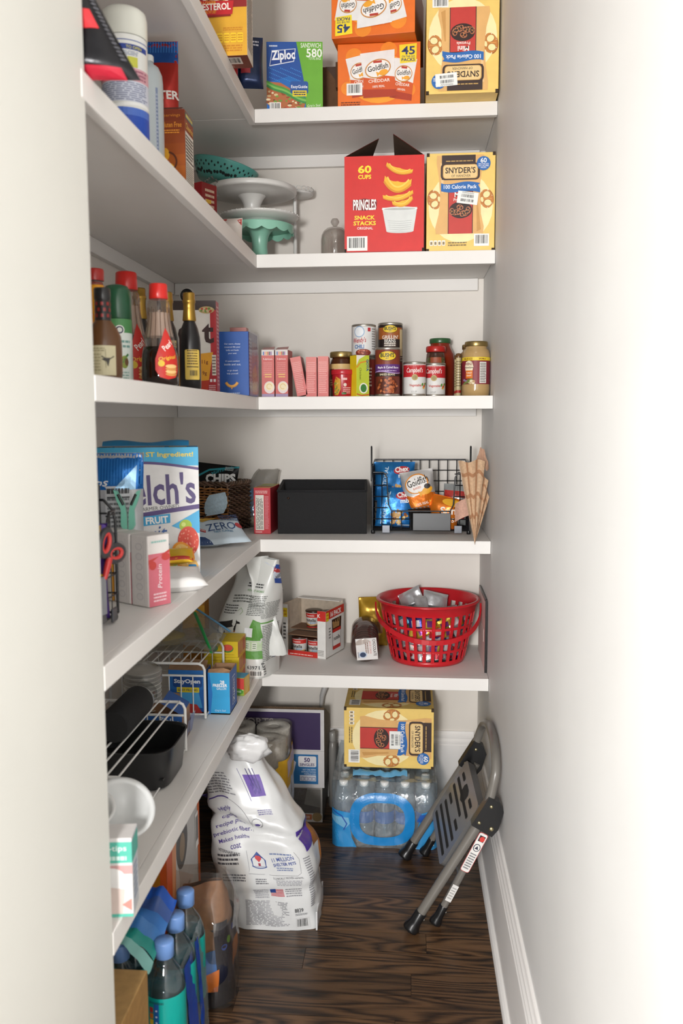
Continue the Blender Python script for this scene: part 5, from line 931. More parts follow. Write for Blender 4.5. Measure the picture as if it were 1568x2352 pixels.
def goldbag(g, F):
    g.poly(F, [(-.05, .002), (.05, .002), (.05, .05), (.02, .06), (-.02, .045), (-.05, .055)], 'd9741c.f', 2); g.ell(F, -.004, .085, .038, .03, 'd2862e', 3, rot=14); g.ell(F, -.004, .085, .034, .0265, 'e6e2de', 4, rot=14); g.text(F, "Goldfish", .0, .093, .022, '2c2118', 6, w=.068, rot=12); g.text(F, "BAKED", -.004, .073, .007, 'c2602a', 6, w=.026, rot=12)
    cracker_fish(g, F, .026, .062, .018, 'e8a62c', 6, 20); g.ell(F, .028, .075, .01, .008, '241c18', 7); g.text(F, "100% REAL", .005, .022, .009, 'f0e4d4', 5, w=.04, rot=8); cracker_fish(g, F, .04, .025, .008, 'efb040', 5, -10)
sbag('white and orange cracker pouch in the filled wire basket', (.042, 2.765, z + .072), (6, -9, 0), .105, .125, .045, 'c9c6c4.f', 15, goldbag, wr=.005)
sbag('orange chip pouch lying in front in the filled wire basket', (.1, 2.745, z + .016), (0, 12, -8), .1, .1, .05, 'd9761e.f', 16, lambda g, F: (g.text(F, "Sun", .015, .06, .024, 'f2e6d8', 4, w=.05, rot=10, bold=.03), g.text(F, "CHIPS", .015, .03, .014, 'f2e6d8', 4, w=.05, rot=10, bold=.02), g.ell(F, .02, .085, .03, .01, 'efb030', 3), g.rect(F, -.05, .002, .05, .012, 'b85a14', 3)))
sbag('dark snack pouch with yellow marks squeezed low in the filled wire basket', (.04, 2.735, z + .016), (-4, -4, 0), .075, .06, .03, '1f1c1a.f', 17, lambda g, F: (g.ell(F, .015, .03, .012, .008, 'd8a82a', 3), g.ell(F, -.015, .04, .008, .006, 'd8a82a', 3)))
sbag('red and clear snack pouch at the right end of the filled wire basket', (.145, 2.83, z + .016), (0, 4, -10), .08, .13, .04, 'b0b4b4.f', 18, lambda g, F: (g.rect(F, -.035, .09, .035, .11, 'b8322c', 3), g.rect(F, -.035, .02, .035, .04, 'a82a26', 3), g.lines(F, -.03, .05, .03, .08, 3, '4a9ab0', 3)))
# plaid cloth hanging over the basket corner
t = T('plaid_cloth', 'tan plaid cloth folded over the right corner of the filled wire basket', 'kitchen cloth', (.19, 2.58, z), 0); CL = 'c4a383.x'; C2 = 'a87a58.x'; ED = 'd4b8a0.x'
def tri(TL, TR, B, pl, amp):
    TL, TR, B = Vector(TL), Vector(TR), Vector(B)
    def fn(a, b):
        p = TL.lerp(TR, a).lerp(B, b); k = (1 - b); return (p.x, p.y - amp * math.sin(a * PI * pl) * k ** .6 - .004 * math.sin(a * PI), p.z + .004 * math.sin(a * PI * pl + 1) * k)
    return fn
def fold(nm, fn, nu=26, nv=22):
    g = G(); g.surf(fn, nu, nv, CL); Fm = Fn(lambda u, v: fn(u, v), .06)
    g.surf(lambda a, b: (lambda p: (p[0] + .0006, p[1] + .003, p[2]))(fn(1 - a, b)), nu, nv, 'b89a80.x')
    for v in (.16, .42, .66): g.stroke(Fm, [(k / 14, v + .02 * math.sin(k)) for k in range(15)], .045, C2, -2)
    for u in (.3, .68): g.stroke(Fm, [(u, k / 14) for k in range(14)], .07, C2, -2)
    g.stroke(Fm, [(.01, k / 14) for k in range(14)], .035, ED, -3); g.obj(nm, t)
fold('front_fold', tri((-.042, .042, .228), (.035, .02, .235), (.003, -.042, -.008), 3, .008)); fold('middle_fold', tri((.012, .05, .222), (.046, .03, .17), (.012, -.03, .035), 2, .006)); fold('side_fold', tri((.032, .06, .19), (.05, .04, .12), (.005, -.036, .0), 2, .006))
g = G(); g.surf(lambda a, b: (.01 + .036 * a, .05 + .02 * math.sin(a * PI) - .02 * b, .225 + .045 * math.sin(PI * a) * (1 - b) - .02 * b + .004 * math.sin(a * 20)), 16, 8, 'b48e76.x'); g.obj('gathered_top', t); g = G(); g.surf(lambda a, b: (-.052 + .04 * a, .02 + .012 * math.sin(PI * a), .05 + .055 * b + .02 * a), 8, 8, 'c29a88.x'); g.obj('ribbed_cuff', t)
# ------------------------------------------------------------------ shelf 5
z = SZ[5] + .0006
class BagBox:
    """stand-up sack: superellipse footprint that pinches to a ridge at the top; front = -y"""
    def __init__(s, w, d, h, seed=0, wr=.006, pinch=.55, ridge=.06, lean=(0, 0), n=5, wtop=1.0, belly=.06, pe=1.3, crease=()):
        s.crease = crease
        s.w, s.d, s.h, s.seed, s.wr, s.pinch, s.ridge, s.lean, s.n, s.wtop, s.belly, s.pe = w, d, h, seed, wr, pinch, ridge, lean, n, wtop, belly, pe
    def dims(s, v):
        b = max(0, min(1, v / s.h)); k = 0 if b < s.pinch else ((b - s.pinch) / (1 - s.pinch)) ** s.pe
        bl = 1 + s.belly * math.sin(PI * min(1, b / max(s.pinch, .01)))
        return s.w * (1 + (s.wtop - 1) * k) * bl, s.d * (1 + (s.ridge - 1) * k) * bl, b
    def fin(s, x, y, v, b):
        n = nz(x * 9 + s.seed, y * 9, v * 7) * s.wr * (.6 + 1.2 * b) + nz(x * 26, y * 26 + s.seed, v * 18) * s.wr * .5
        for cv, cd_, tl in s.crease: n -= cd_ * math.exp(-((v - cv - tl * x) / .011) ** 2) - cd_ * .55 * math.exp(-((v - cv - tl * x - .024) / .016) ** 2)
        r = math.hypot(x, y) or 1
        return (x + x / r * n + s.lean[0] * v * b, y + y / r * n + s.lean[1] * v * b, v + nz(x * 12 + s.seed, 5, 1) * s.wr * 1.2 * b)
    def per(s, a, b_):
        v = b_ * s.h; W_, D_, b = s.dims(v); t = 2 * PI * a - 3 * PI / 4; c, q = math.cos(t), math.sin(t); e = 2 / s.n
        x = W_ / 2 * math.copysign(abs(c) ** e, c); y = D_ / 2 * math.copysign(abs(q) ** e, q); return s.fin(x, y, v, b)
    def front(s):
        def f(u, v):
            W_, D_, b = s.dims(v); k = max(0, 1 - abs(2 * u / W_) ** s.n) ** (1 / s.n); return s.fin(u, -D_ / 2 * k, v, b)
        return Fn(f)
    def right(s):
        def f(u, v):
            W_, D_, b = s.dims(v); uu = max(-D_ / 2 * .999, min(D_ / 2 * .999, u)); k = max(0, 1 - abs(2 * uu / D_) ** s.n) ** (1 / s.n); return s.fin(W_ / 2 * k, uu, v, b)
        return Fn(f)
    def build(s, t, mat, nm='sack', nu=64, nv=40):
        g = G(); g.surf(s.per, nu, nv, mat, wrapu=True); g.add([s.per(k / nu, 0) for k in range(nu)], [tuple(reversed(range(nu)))], mat); g.obj(nm, t)
def blob(g, c, r, mat, seed=0, amp=.25, nu=20, nv=12):
    def f(a, b):
        th = 2 * PI * a; ph = PI * (b - .5); d = Vector((math.cos(ph) * math.cos(th), math.cos(ph) * math.sin(th), math.sin(ph))); k = 1 + amp * noise.noise(d * 2.2 + Vector((seed, seed * 2, 0))) + amp * .6 * noise.noise(d * 6 + Vector((seed, 0, seed)))
        return (c[0] + d.x * r[0] * k, c[1] + d.y * r[1] * k, c[2] + d.z * r[2] * k)
    g.surf(f, nu, nv, mat, wrapu=True)
# pet food sack in the corner
t = T('pet_food_sack', 'white pet food sack with a dog picture and green band in the shelf corner', 'pet food bag', (-.4885, 2.594, z), -19)
bb = BagBox(.17, .15, .355, 3, .011, .42, .1, (.12, .0), 4.5, .72, .02); bb.build(t, 'd2d3cf.p'); F = bb.front(); g = G()
g.rect(F, -.085, .115, .075, .122, '5a9440', 2); g.rect(F, -.085, .085, .08, .113, 'bcd0ac', 2)
for k in range(7): g.rect(F, -.08 + .022 * k, .088, -.066 + .022 * k, .11, 'd8dcd2', 3); g.lines(F, -.078 + .022 * k, .09, -.068 + .022 * k, .108, 3, '6a8a58', 4)
g.rect(F, .0, .06, .08, .084, '5a9440', 2); g.rect(F, -.085, .05, .0, .084, 'c8cfc2', 2); g.poly(F, [(.03, .122), (.08, .122), (.07, .17), (.045, .18)], '5a9440', 2)
dog = [(-.075, .14), (-.078, .152), (-.07, .162), (-.055, .167), (-.03, .172), (-.012, .178), (-.006, .17), (.004, .168), (.006, .163), (-.006, .162), (-.008, .14), (-.014, .14), (-.016, .154), (-.04, .15), (-.042, .134), (-.048, .134), (-.05, .15), (-.06, .148), (-.065, .14)]
g.poly(F, dog[::-1], '1e1c1c', 4); g.rect(F, -.082, .132, -.066, .139, '2a4a80', 5); g.rect(F, -.048, .13, -.042, .136, '8a5a3a', 5); g.rect(F, -.014, .137, -.008, .142, '8a5a3a', 5)
g.lines(F, -.06, .19, -.01, .22, 4, '5c5c5a', 3); g.lines(F, .02, .19, .07, .25, 12, '6a6c68', 3); g.lines(F, -.04, .225, .03, .25, 3, '6a6c68', 3); g.text(F, "HOW IT WORKS", .03, .262, .006, '4f8a38', 4, w=.05); g.lines(F, .0, .27, .05, .285, 2, '3c3c3c', 3); g.stroke(F, [(-.01, .2), (.0, .21), (.008, .2), (.0, .19)], .0015, '7aa060', 3)
g.rect(F, .022, .125, .05, .153, 'e4e6ea', 4); g.text(F, "63971", .055, .035, .011, '2a2a2a', 4, w=.034); g.barcode(F, .045, .006, .08, .026, 4, 6); g.obj('front_print', t)
Fs = bb.right(); g = G(); g.lines(Fs, -.06, .05, .03, .16, 22, '80827e', 3); g.rect(Fs, -.07, .165, .0, .169, '5a9440', 3); g.lines(Fs, -.06, .18, .02, .23, 12, '8c8e8a', 3); g.text(Fs, "63971", -.055, .03, .009, '2a2a2a', 4, w=.04, rot=-75); g.ell(Fs, .0, .065, .011, .013, '3a3f74', 4); g.ell(Fs, .0, .065, .0095, .0115, 'd6d7d3', 5); g.lines(Fs, -.006, .058, .006, .072, 3, '3a3f74', 6)
g.poly(Fs, [(-.02, .3), (.02, .29), (.022, .335), (-.012, .345)], 'c2c8d4', 3); g.text(Fs, "Hill's", .002, .305, .012, '20242c', 5, w=.03, rot=18, shear=.2); g.poly(Fs, [(-.018, .318), (.018, .312), (.02, .334), (-.008, .342)], 'b03a3a', 4); g.poly(Fs, [(-.014, .33), (.018, .322), (.02, .334), (-.008, .342)], '2a4a94', 5); g.poly(Fs, [(-.014, .285), (.018, .278), (.018, .294), (-.016, .3)], '2a4a94', 4); g.obj('side_print', t)
g = G(); cr = []
def flapfn(a, b):
    return (.02 + .045 * a + .05 * b + .01 * math.sin(b * 5 + a * 3), -.045 + .05 * a - .012 * math.sin(PI * b) + .008 * nz(a * 6, b * 6, 2), .3 * (1 - b) + .06 + .004 * nz(a * 14, b * 14))
g.surf(flapfn, 10, 24, 'dadbd7.p'); g.surf(lambda a, b: (lambda p: (p[0] + .001, p[1] + .006, p[2]))(flapfn(1 - a, b)), 10, 24, 'd0d1cd.p'); g.obj('folded_gusset', t)
# bread bag with teal wrap
t = T('bread_bag', 'clear bread bag with teal and red wrapping behind the pet food sack', 'bread bag', (-.462, 2.865, z), 0); g = G(); blob(g, (-.02, -.02, .17), (.055, .045, .042), '66b3a4.f', 3, .3); g.obj('teal_wrap', t); g = G(); blob(g, (-.012, -.01, .235), (.03, .03, .034), 'a83a28.f', 5, .6, 24, 18); g.obj('red_wrap', t); g = G(); blob(g, (-.01, 0, .068), (.04, .04, .05), 'a5764a', 2, .15); g.obj('loaf', t); g = G(); blob(g, (-.015, -.005, .158), (.056, .048, .11), 'dcd6cf.c', 8, .35, 26, 20); g.obj('clear_film', t)
# chocolate spread tray
w, d, h, k_ = .16, .14, .168, .0025
t = T('display_carton', 'white and red display carton holding chocolate spread cups', 'snack box', (-.337, 2.7575, z), -20)
def pn(nm, c, m): g = G(); g.cbox(*c, m, 0); return g.obj(nm, t)
KI = 'b9aa98.k'
pn('left_panel', (-w / 2, -w / 2 + k_, 0, d, 0, h), {'*': KI, 'left': 'dcdad6'}); pn('right_panel', (w / 2 - k_, w / 2, 0, d, 0, h - .012), {'*': KI, 'right': 'dedcd8', 'front': 'dedcd8'}); pn('back_panel', (-w / 2 + k_, w / 2 - k_, d - k_, d, 0, h), KI); pn('bottom_panel', (-w / 2, w / 2, 0, d, 0, k_), KI)
pn('front_strip', (-w / 2, -w / 2 + .022, -.0005, k_, 0, h), {'*': KI, 'front': 'dcdad6'}); o = pn('front_strip', (w / 2 - .03, w / 2, -.0005, k_, 0, h - .012), {'*': KI, 'front': 'dedcd8'}); pn('front_lip', (-w / 2 + .022, w / 2 - .03, -.0005, k_, 0, .018), {'*': KI, 'front': 'c22a22'}); pn('tier_board', (-w / 2 + k_, w / 2 - k_, .058, d - k_, .074, .077), '7a5c46.k'); pn('tier_board', (-w / 2 + .022, w / 2 - .03, .0, .058, .068, .071), '7a5c46.k'); pn('top_rail', (-w / 2 + k_, w / 2 - k_, d - .03, d, h - .001, h + .0015), {'*': 'd4d0ca'})
Fr = Plane((-w / 2, -.0008, 0), (1, 0, 0), (0, 0, 1)); g = G(); g.rect(Fr, .001, h - .042, .021, h - .012, 'e0c61e', 1); g.text(Fr, "NEW", .011, h - .022, .006, 'b02a22', 3, w=.016); g.text(Fr, "LOOK", .011, h - .033, .006, 'b02a22', 3, w=.016); g.lines(Fr, .006, .05, .016, .11, 5, '4a4a48', 2); g.poly(Fr, [(w - .03, h - .045), (w, h - .045), (w, h - .012), (w - .03, h - .012)], 'c22a22', 1); g.text(Fr, "K", w - .024, h - .028, .012, 'f0ece8', 3); g.lines(Fr, w - .028, .008, w - .006, .028, 4, '8a8884', 2); g.lines(Fr, .03, .004, w - .045, .009, 1, 'f0d0c8', 2); g.obj('front_print', t)
Fr = Plane((w / 2 + .0003, 0, 0), (0, 1, 0), (0, 0, 1)); g = G(); H_ = h - .012; g.poly(Fr, [(0, H_ - .03), (d, H_ - .028), (d, H_), (0, H_)], 'c22a22', 1); g.text(Fr, "16 PACK", .075, H_ - .016, .018, 'f2eeea', 3, w=.085, bold=.03); g.rect(Fr, .0, H_ - .034, .02, H_ - .006, 'e0c61e', 2); g.text(Fr, "NEW", .01, H_ - .014, .006, 'b02a22', 3, w=.014); g.text(Fr, "LOOK", .01, H_ - .024, .006, 'b02a22', 3, w=.014)
g.poly(Fr, [(.05, .02), (.11, .02), (.118, .12), (.044, .12)], '3a2016', 2); g.poly(Fr, [(.052, .03), (.108, .03), (.112, .075), (.048, .075)], 'e6e2de', 3); g.text(Fr, "nutella", .08, .055, .014, '2a1814', 5, w=.048); g.rect(Fr, .05, .075, .112, .086, 'c22a22', 3); g.rect(Fr, .05, .018, .11, .03, 'c22a22', 3)
for q in range(8): g.stroke(Fr, [(.055 + .006 * q, .09), (.05 + .007 * q, .112 + .008 * math.sin(q * 3))], .0035, 'd2a468', 4)
g.lines(Fr, .02, .06, .035, .1, 4, '8a8884', 2); g.obj('side_print', t)
def cup(lab, lx, ly, lz):
    a = math.radians(-20); X_ = -.337 + lx * math.cos(a) - ly * math.sin(a); Y_ = 2.7575 + lx * math.sin(a) + ly * math.cos(a)
    c = T('spread_cup', lab, 'snack cup', (X_, Y_, z + lz), -20, 'chocolate spread cups'); g = G(); g.lathe([(.021, 0), (.0225, .002), (.0255, .048), (.0265, .05)], 'd9d5d1.p', 28); g.obj('cup', c); g = G(); g.lathe([(.027, .0502), (.0275, .0515), (.0275, .0545), (.0262, .056), (0, .056)], '3a2016.p', 28); g.obj('lid', c)
    C = Cyl((0, 0, 0), .0245, fn=lambda v: .0226 + v * .0605); g = G(); g.rect(C, -.035, .034, .035, .048, 'c22a22', 1); g.rect(C, -.035, .001, .035, .011, '4a2418', 1); g.stroke(C, [(-.03, .014), (0, .008), (.03, .012)], .004, 'd2a468', 2); g.text(C, "nutella", 0, .0255, .011, '241614', 3, w=.036, bold=.02); g.text(C, "&GO!", .008, .0165, .006, '3a8ab8', 3); g.text(C, "Breadsticks", .0, .041, .005, 'f2e6e0', 3, w=.026); g.rect(C, -.035, .0, .035, .003, 'c22a22', 2); g.obj('label', c)
cup('chocolate spread cup at the lower left of the display carton', -.031, .034, .0035); cup('chocolate spread cup at the lower right of the display carton', .026, .034, .0035); cup('chocolate spread cup in the middle of the upper tier', -.012, .098, .0785); cup('chocolate spread cup on the upper tier beside the carton side panel', .046, .1, .0785)
# chocolate rice cakes
t = T('rice_cake_pack', 'brown chocolate rice cake pack with a white label', 'rice cakes', (-.135, 2.68, z), (0, 0, 9))
ax = Vector((.12, .97, .22)).normalized(); Mx = Matrix.Translation((0, 0, .047)) @ ax.to_track_quat('Z', 'Y').to_matrix().to_4x4()
for k in range(9): g = G(); g.lathe([(.036, 0), (.042, .003), (.0425, .008), (.042, .0125), (.036, .0155)], ('4a2820.k', '55302a.k')[k % 2], 24, M4=Mx @ Matrix.Translation((0, 0, .004 + .0162 * k))); g.obj('rice_cake', t)
g = G(); g.lathe([(0, -.002), (.036, -.001), (.045, .004), (.046, .1), (.045, .15), (.03, .165), (.01, .178), (.02, .2)], 'e8e2de.g', 30, M4=Mx, cap=False); g.obj('clear_film', t)
Fq = Plane((Mx @ Vector((0, 0, -.004))), (.975, -.12, .1), (-.13, .1, .97)); Fq = Plane(Mx @ Vector((0, 0, -.0035)), Vector((.95, -.12, -.28)), Vector((.28, -.15, .94)) ); S = Sub(Fq, .004, .006, -68); g = G(); g.rect(S, -.036, -.032, .036, .034, 'd9d5d3', 1); g.text(S, "CHOCOLATE", -.004, .026, .009, '3a2420', 3, w=.056, rot=0); g.text(S, "RICE CAKES", -.004, .013, .006, 'c98a86', 3, w=.04); g.lines(S, -.022, -.004, .016, .008, 2, '8a6a5e', 3); g.ell(S, .018, -.012, .011, .013, 'b8c4d4', 3); g.ell(S, .018, -.012, .008, .0095, '2a3a5a', 4); g.text(S, "QUAKER", .018, -.026, .005, '2a3a5a', 4, w=.02); g.obj('label', t)
t = T('mustard_bag', 'mustard yellow snack bag between the rice cakes and the red basket', 'snack bag', (-.118, 2.908, z), 10); Fp, _ = pouch(t, .1, .17, .05, 'b08a26.f', seed=31, wr=.012); g = G(); g.rect(Fp, -.03, .05, .03, .09, '7a4a18', 2); g.obj('print', t)
# red round basket
cx, cy = .064, 2.772; RED = 'c01c26.p'
t = T('round_basket', 'red plastic round basket full of wrapped candy', 'basket', (cx, cy, z), 0); r0, r1, hb = .116, .157, .196
rad = lambda q: r0 + (r1 - r0) * (q / hb) ** .9
g = G(); g.lathe([(r0 - .01, .0), (r0, .002), (rad(.018), .018), (rad(.018) - .004, .018), (r0 - .006, .006), (0, .005)], RED, 56); g.obj('base', t)
g = G(); g.lathe([(rad(.165), .165), (r1, hb - .006), (r1 + .006, hb - .003), (r1 + .009, hb), (r1 + .007, hb + .004), (r1, hb + .005), (r1 - .004, hb), (rad(.165) - .004, .165)], RED, 64, cap=False); g.obj('rim', t)
g = G(); NR = 30
for k in range(NR):
    a = 2 * PI * k / NR; wd = .0052; vs_ = []
    for q in (.014, .06, .11, .168):
        r = rad(q); ux, uy = math.cos(a), math.sin(a)
        for dr, s_ in ((0, -1), (0, 1), (-.004, 1), (-.004, -1)): vs_.append(((r + dr) * ux - s_ * wd * uy, (r + dr) * uy + s_ * wd * ux, q))
    g.add(vs_, [(i * 4 + j, i * 4 + (j + 1) % 4, (i + 1) * 4 + (j + 1) % 4, (i + 1) * 4 + j) for i in range(3) for j in range(4)], RED)
for q in (.05, .087, .125): g.lathe([(rad(q - .004), q - .004), (rad(q + .004), q + .004), (rad(q + .004) - .004, q + .004), (rad(q - .004) - .004, q - .004), (rad(q - .004), q - .004)], RED, 56, cap=False)
g.obj('lattice', t)['kind'] = 'stuff'
g = G(); hp = []
for k in range(25):
    a = math.radians(180 + 180 * k / 24); x = (r1 + .008) * math.cos(a); y = -(r1 + .004) * abs(math.sin(a)) ; zz = hb - .02 - .068 * math.sin(PI * k / 24) ** .8 - .03 * (k / 24) * math.sin(PI * k / 24)
    hp.append((x, y * 1.0 - .004, zz))
for i in (-1, 1): pass
vs_ = []; fs = []
for i, p in enumerate(hp):
    n = Vector((p[0], p[1], 0)).normalized(); b = Vector(p)
    for dr, dz in ((0, -.0075), (.005, -.0075), (.005, .0075), (0, .0075)): vs_.append(b + n * dr + Vector((0, 0, dz)))
for i in range(len(hp) - 1):
    for j in range(4): fs.append((i * 4 + j, (i + 1) * 4 + j, (i + 1) * 4 + (j + 1) % 4, i * 4 + (j + 1) % 4))
g.add(vs_, fs, RED); g.obj('handle', t)
CM = []
for k, (m1, m2) in enumerate((('b9babd.f', 'e8e8ea.f'), ('a6a8ac.f', '9c2230.f'), ('3a3f8a.f', 'd8d8da.f'), ('b82a30.f', 'd8cfc8.f'), ('4a9ab0.f', 'd9d9dc.f'), ('c9a83a.f', '7a3a80.f'))):
    g = G(); fnp = pouch_fn(.05, .034, .016, k, .004, 0); g.surf(lambda a, b: fnp((a - .5) * .05, b * .034, -1), 8, 6, m1, False); g.surf(lambda a, b: fnp((.5 - a) * .05, b * .034, 1), 8, 6, m1, False); Fk = Fn(lambda u, v: fnp(u, v, -1)); g.rect(Fk, -.013, .007, .013, .027, m2, 2); Fb = Fn(lambda u, v: fnp(-u, v, 1)); g.rect(Fb, -.013, .007, .013, .027, m2, 2)
    g.v = [(x, y, q - .017) for x, y, q in g.v]; o = g.obj('wrapped_candy'); CM.append(o.data); bpy.data.objects.remove(o)
R = random.Random(12); CN = ('silver foil wrapped candy in the red basket', 'silver and dark red wrapped candy in the red basket', 'blue and silver wrapped candy in the red basket', 'red wrapped candy in the red basket', 'teal and silver wrapped candy in the red basket', 'gold and purple wrapped candy in the red basket')
for lev in range(5):
    zz = .026 + .027 * lev
    for rr, n in ((rad(zz) - .034, 16), (rad(zz) - .075, 9) if lev == 4 else (0, 0)):
        for k in range(n):
            a = 2 * PI * (k + .5 * (lev % 2)) / n + R.uniform(-.05, .05)
            if lev < 4 and math.sin(a) > .45: continue
            i = R.choice((0, 0, 1, 2, 3, 4, 5)); o = bpy.data.objects.new('wrapped_candy', CM[i]); COL.objects.link(o); o.location = (cx + rr * math.cos(a), cy + rr * math.sin(a), z + zz + R.uniform(0, .006)); o.rotation_euler = (R.uniform(-.5, .5), R.uniform(-.5, .5), a + PI / 2 + R.uniform(-.4, .4)); tag(o, CN[i], 'candy', 'wrapped candies in the red basket')
g = G(); g.lathe([(0, .008), (r0 - .02, .008), (rad(.13) - .06, .13), (0, .14)], '6a6468.f', 24, (0, 0, 0)); o = g.obj('candy_heap', t); o['kind'] = 'stuff'
for lab, x, y, rt in (('silver foil pouch on top of the candy in the red basket', .085, 2.81, (-25, 14, 12)), ('silver foil pouch lying at the back left of the red basket', .02, 2.85, (-15, -30, -20)), ('small silver foil pouch at the middle of the red basket', .05, 2.77, (-40, 8, 30))):
    t2 = T('foil_pouch', lab, 'foil pouch', (x, y, z + .155), rt, 'foil pouches in the red basket'); pouch(t2, .085 if 'small' not in lab else .05, .055, .022, 'c3c4c6.f', seed=int(x * 1000), wr=.01, name='pouch')
# folder against the right wall
t = T('document_folder', 'thin pink board with a black edge leaning at the right wall', 'folder', (.2365, 2.74, z), 0); g = G(); g.cbox(-.002, .002, -.12, .14, 0, .215, 'e6d0ca', .0006); g.obj('board', t); g = G(); g.cbox(-.0035, .0032, -.126, -.1205, 0, .225, '1f1f20.p', .0008); g.obj('edge_binding', t); g = G(); g.cbox(-.0025, .0028, -.1, .13, .2155, .223, '2a2a2c.p', .0008); g.obj('top_binding', t); g = G(); g.cbox(-.0028, -.0021, -.06, .02, .08, .12, 'e0d4cc', 0); g.obj('sticker', t)

# ---- left arm of shelf 5
WW = 'e2e1de.p'
def rack(lab, loc, w, d, h):
    """white wire shelf riser: w across (x), d along y"""
    t = T('wire_riser', lab, 'shelf riser', loc, 0, 'white wire risers')
    for y in (0, d):
        g = G(); g.tube([(w / 2, y, .002), (w / 2, y, h - .016), (w / 2 - .005, y, h - .005), (w / 2 - .016, y, h), (-w / 2 + .016, y, h), (-w / 2 + .005, y, h - .005), (-w / 2, y, h - .016), (-w / 2, y, .002)], .0036, WW, 8); o = g.obj('end_frame', t)
        g = G(); g.tube([(-w / 2, y, h - .032), (w / 2, y, h - .032)], .003, WW, 6)
        for k in range(1, 8): x = -w / 2 + w * k / 8; g.tube([(x, y, h - .032), (x, y, .012)], .0018, WW, 5)
        g.tube([(-w / 2, y, .012), (w / 2, y, .012)], .0024, WW, 6); g.obj('end_wires', o)['kind'] = 'stuff'
    for k in range(10): x = -w / 2 + .012 + (w - .024) * k / 9; g = G(); g.tube([(x, 0, h + .002), (x, d, h + .002)], .0022, WW, 6); g.obj('deck_wire', t)
    for sx in (-1, 1): g = G(); g.tube([(sx * w / 2, 0, .006), (sx * w / 2, d, .006)], .0022, WW, 6); g.obj('foot_rail', t)
    return t
rack('white wire riser around the black pan at the shelf front', (-.635, 1.5, z), .24, .43, .118); rack('white wire riser beside the light blue freezer bag box', (-.645, 2.15, z), .25, .225, .146)
# black pan (air fryer drawer)
t = T('frying_drawer', 'deep black rounded frying basket under the white wire riser', 'pan', (-.595, 1.79, z), 0); PB = '1b1b1c.p'
def rr_ring(wx, wy, q, k=28, e=.42):
    return [(wx * math.copysign(abs(math.cos(2 * PI * i / k)) ** e, math.cos(2 * PI * i / k)), wy * math.copysign(abs(math.sin(2 * PI * i / k)) ** e, math.sin(2 * PI * i / k)), q) for i in range(k)]
g = G(); K = 40; rings = [rr_ring(.088, .082, 0, K), rr_ring(.096, .09, .004, K), rr_ring(.105, .099, .084, K), rr_ring(.107, .101, .087, K), rr_ring(.1035, .0975, .087, K), rr_ring(.101, .095, .082, K), rr_ring(.093, .087, .012, K)]
for i in range(len(rings) - 1): g.add(rings[i] + rings[i + 1], [(j, (j + 1) % K, K + (j + 1) % K, K + j) for j in range(K)], PB, True)
g.add(rings[0], [tuple(reversed(range(K)))], PB); g.add(rings[-1], [tuple(range(K))], PB); g.obj('pan_body', t)
g = G(); g.box(-.09, .09, -.084, .084, .024, .027, '131314.p'); o = g.obj('crisper_plate', t)
for k in range(6): g = G(); g.cbox(.0, .03, -.07 + .02 * k, -.064 + .02 * k, .0272, .0285, '6a6a6a.p', 0); g.obj('slot', o)
# black cylinder with glass mouth, lying on the riser
t = T('drink_bottle', 'black bottle with a clear glass neck lying on the white wire riser', 'bottle', (-.59, 1.655, z + .156), 0); Mx = Matrix.Rotation(math.radians(-90), 4, 'X')
g = G(); g.lathe([(.03, 0), (.034, .004), (.034, .165), (.033, .168)], '141415.b', 28, M4=Mx); g.obj('sleeve', t); g = G(); g.lathe([(.0315, .168), (.0325, .171), (.0325, .175), (.028, .182), (.0265, .19), (.0265, .212), (.028, .214), (.028, .218), (.024, .22)], 'd4d6d4.g', 28, M4=Mx); g.lathe([(.03, .1681), (.0335, .1685), (.0335, .1725), (.03, .173)], '9a9a98.m', 28, M4=Mx); g.obj('glass_neck', t)
# cups stack in a bag
t = T('plate_stack', 'stack of white paper bowls in a clear bag', 'paper bowls', (-.66, 2.075, z), 0, None)
for k in range(14): g = G(); g.lathe([(.03, .0), (.045, .0085), (.0465, .0095), (.0455, .0105), (.03, .002), (0, .002)], 'dedcd6', 28, (0, 0, .002 + .0105 * k)); g.obj('paper_bowl', t)
g = G(); g.lathe([(.0485, .12), (.0485, .15), (.035, .16), (.012, .166), (.02, .176)], 'e2e0dc.c', 24, cap=False); g.obj('clear_film', t)
# bag boxes
w, d, h = .1, .06, .115
t, F = carton('freezer_bag_box', 'blue stay-open bag box behind the white wire frame', 'bag box', (-.578, 2.195, z), 0, w, d, h, {'*': '1e62b0', 'inside': '8f6e52.k', 'right': '1a56a0'}, 'zip bag boxes', open_top=True); Fr = F['front']; g = G()
g.rect(Fr, 0, h * .55, w, h, '2a70bc', 1); g.poly(Fr, [(w * .2, h * .12), (w * .9, h * .12), (w * .8, h * .5), (w * .3, h * .5)], '4aa4dc', 2); g.rrect(Fr, w * .12, h * .6, w * .9, h * .86, .006, '1a4a90', 3); g.text(Fr, "StayOpen", w * .5, h * .73, .015, 'f0f2f4', 5, w=w * .7, bold=.03); g.rect(Fr, w * .22, h * .48, w * .82, h * .6, 'e2cc2a', 4); g.text(Fr, "EASY FILLING", w * .52, h * .54, .006, '2a3a5a', 6, w=w * .52); g.poly(Fr, [(w * .35, 0), (w * .9, 0), (w * .75, h * .2), (w * .45, h * .22)], 'b8322c', 4); g.poly(Fr, [(0, h * .3), (w * .3, h * .34), (w * .3, h * .46), (0, h * .48)], 'a98260.k', 5); g.obj('front_print', t)
g = G(); g.add([(-w / 2, .001, h), (w / 2, .001, h), (w / 2, .03, h + .02), (-w / 2, .03, h + .024)], [(0, 1, 2, 3)], '8f6e52.k'); g.obj('torn_flap', t)
w, d, h = .058, .095, .112
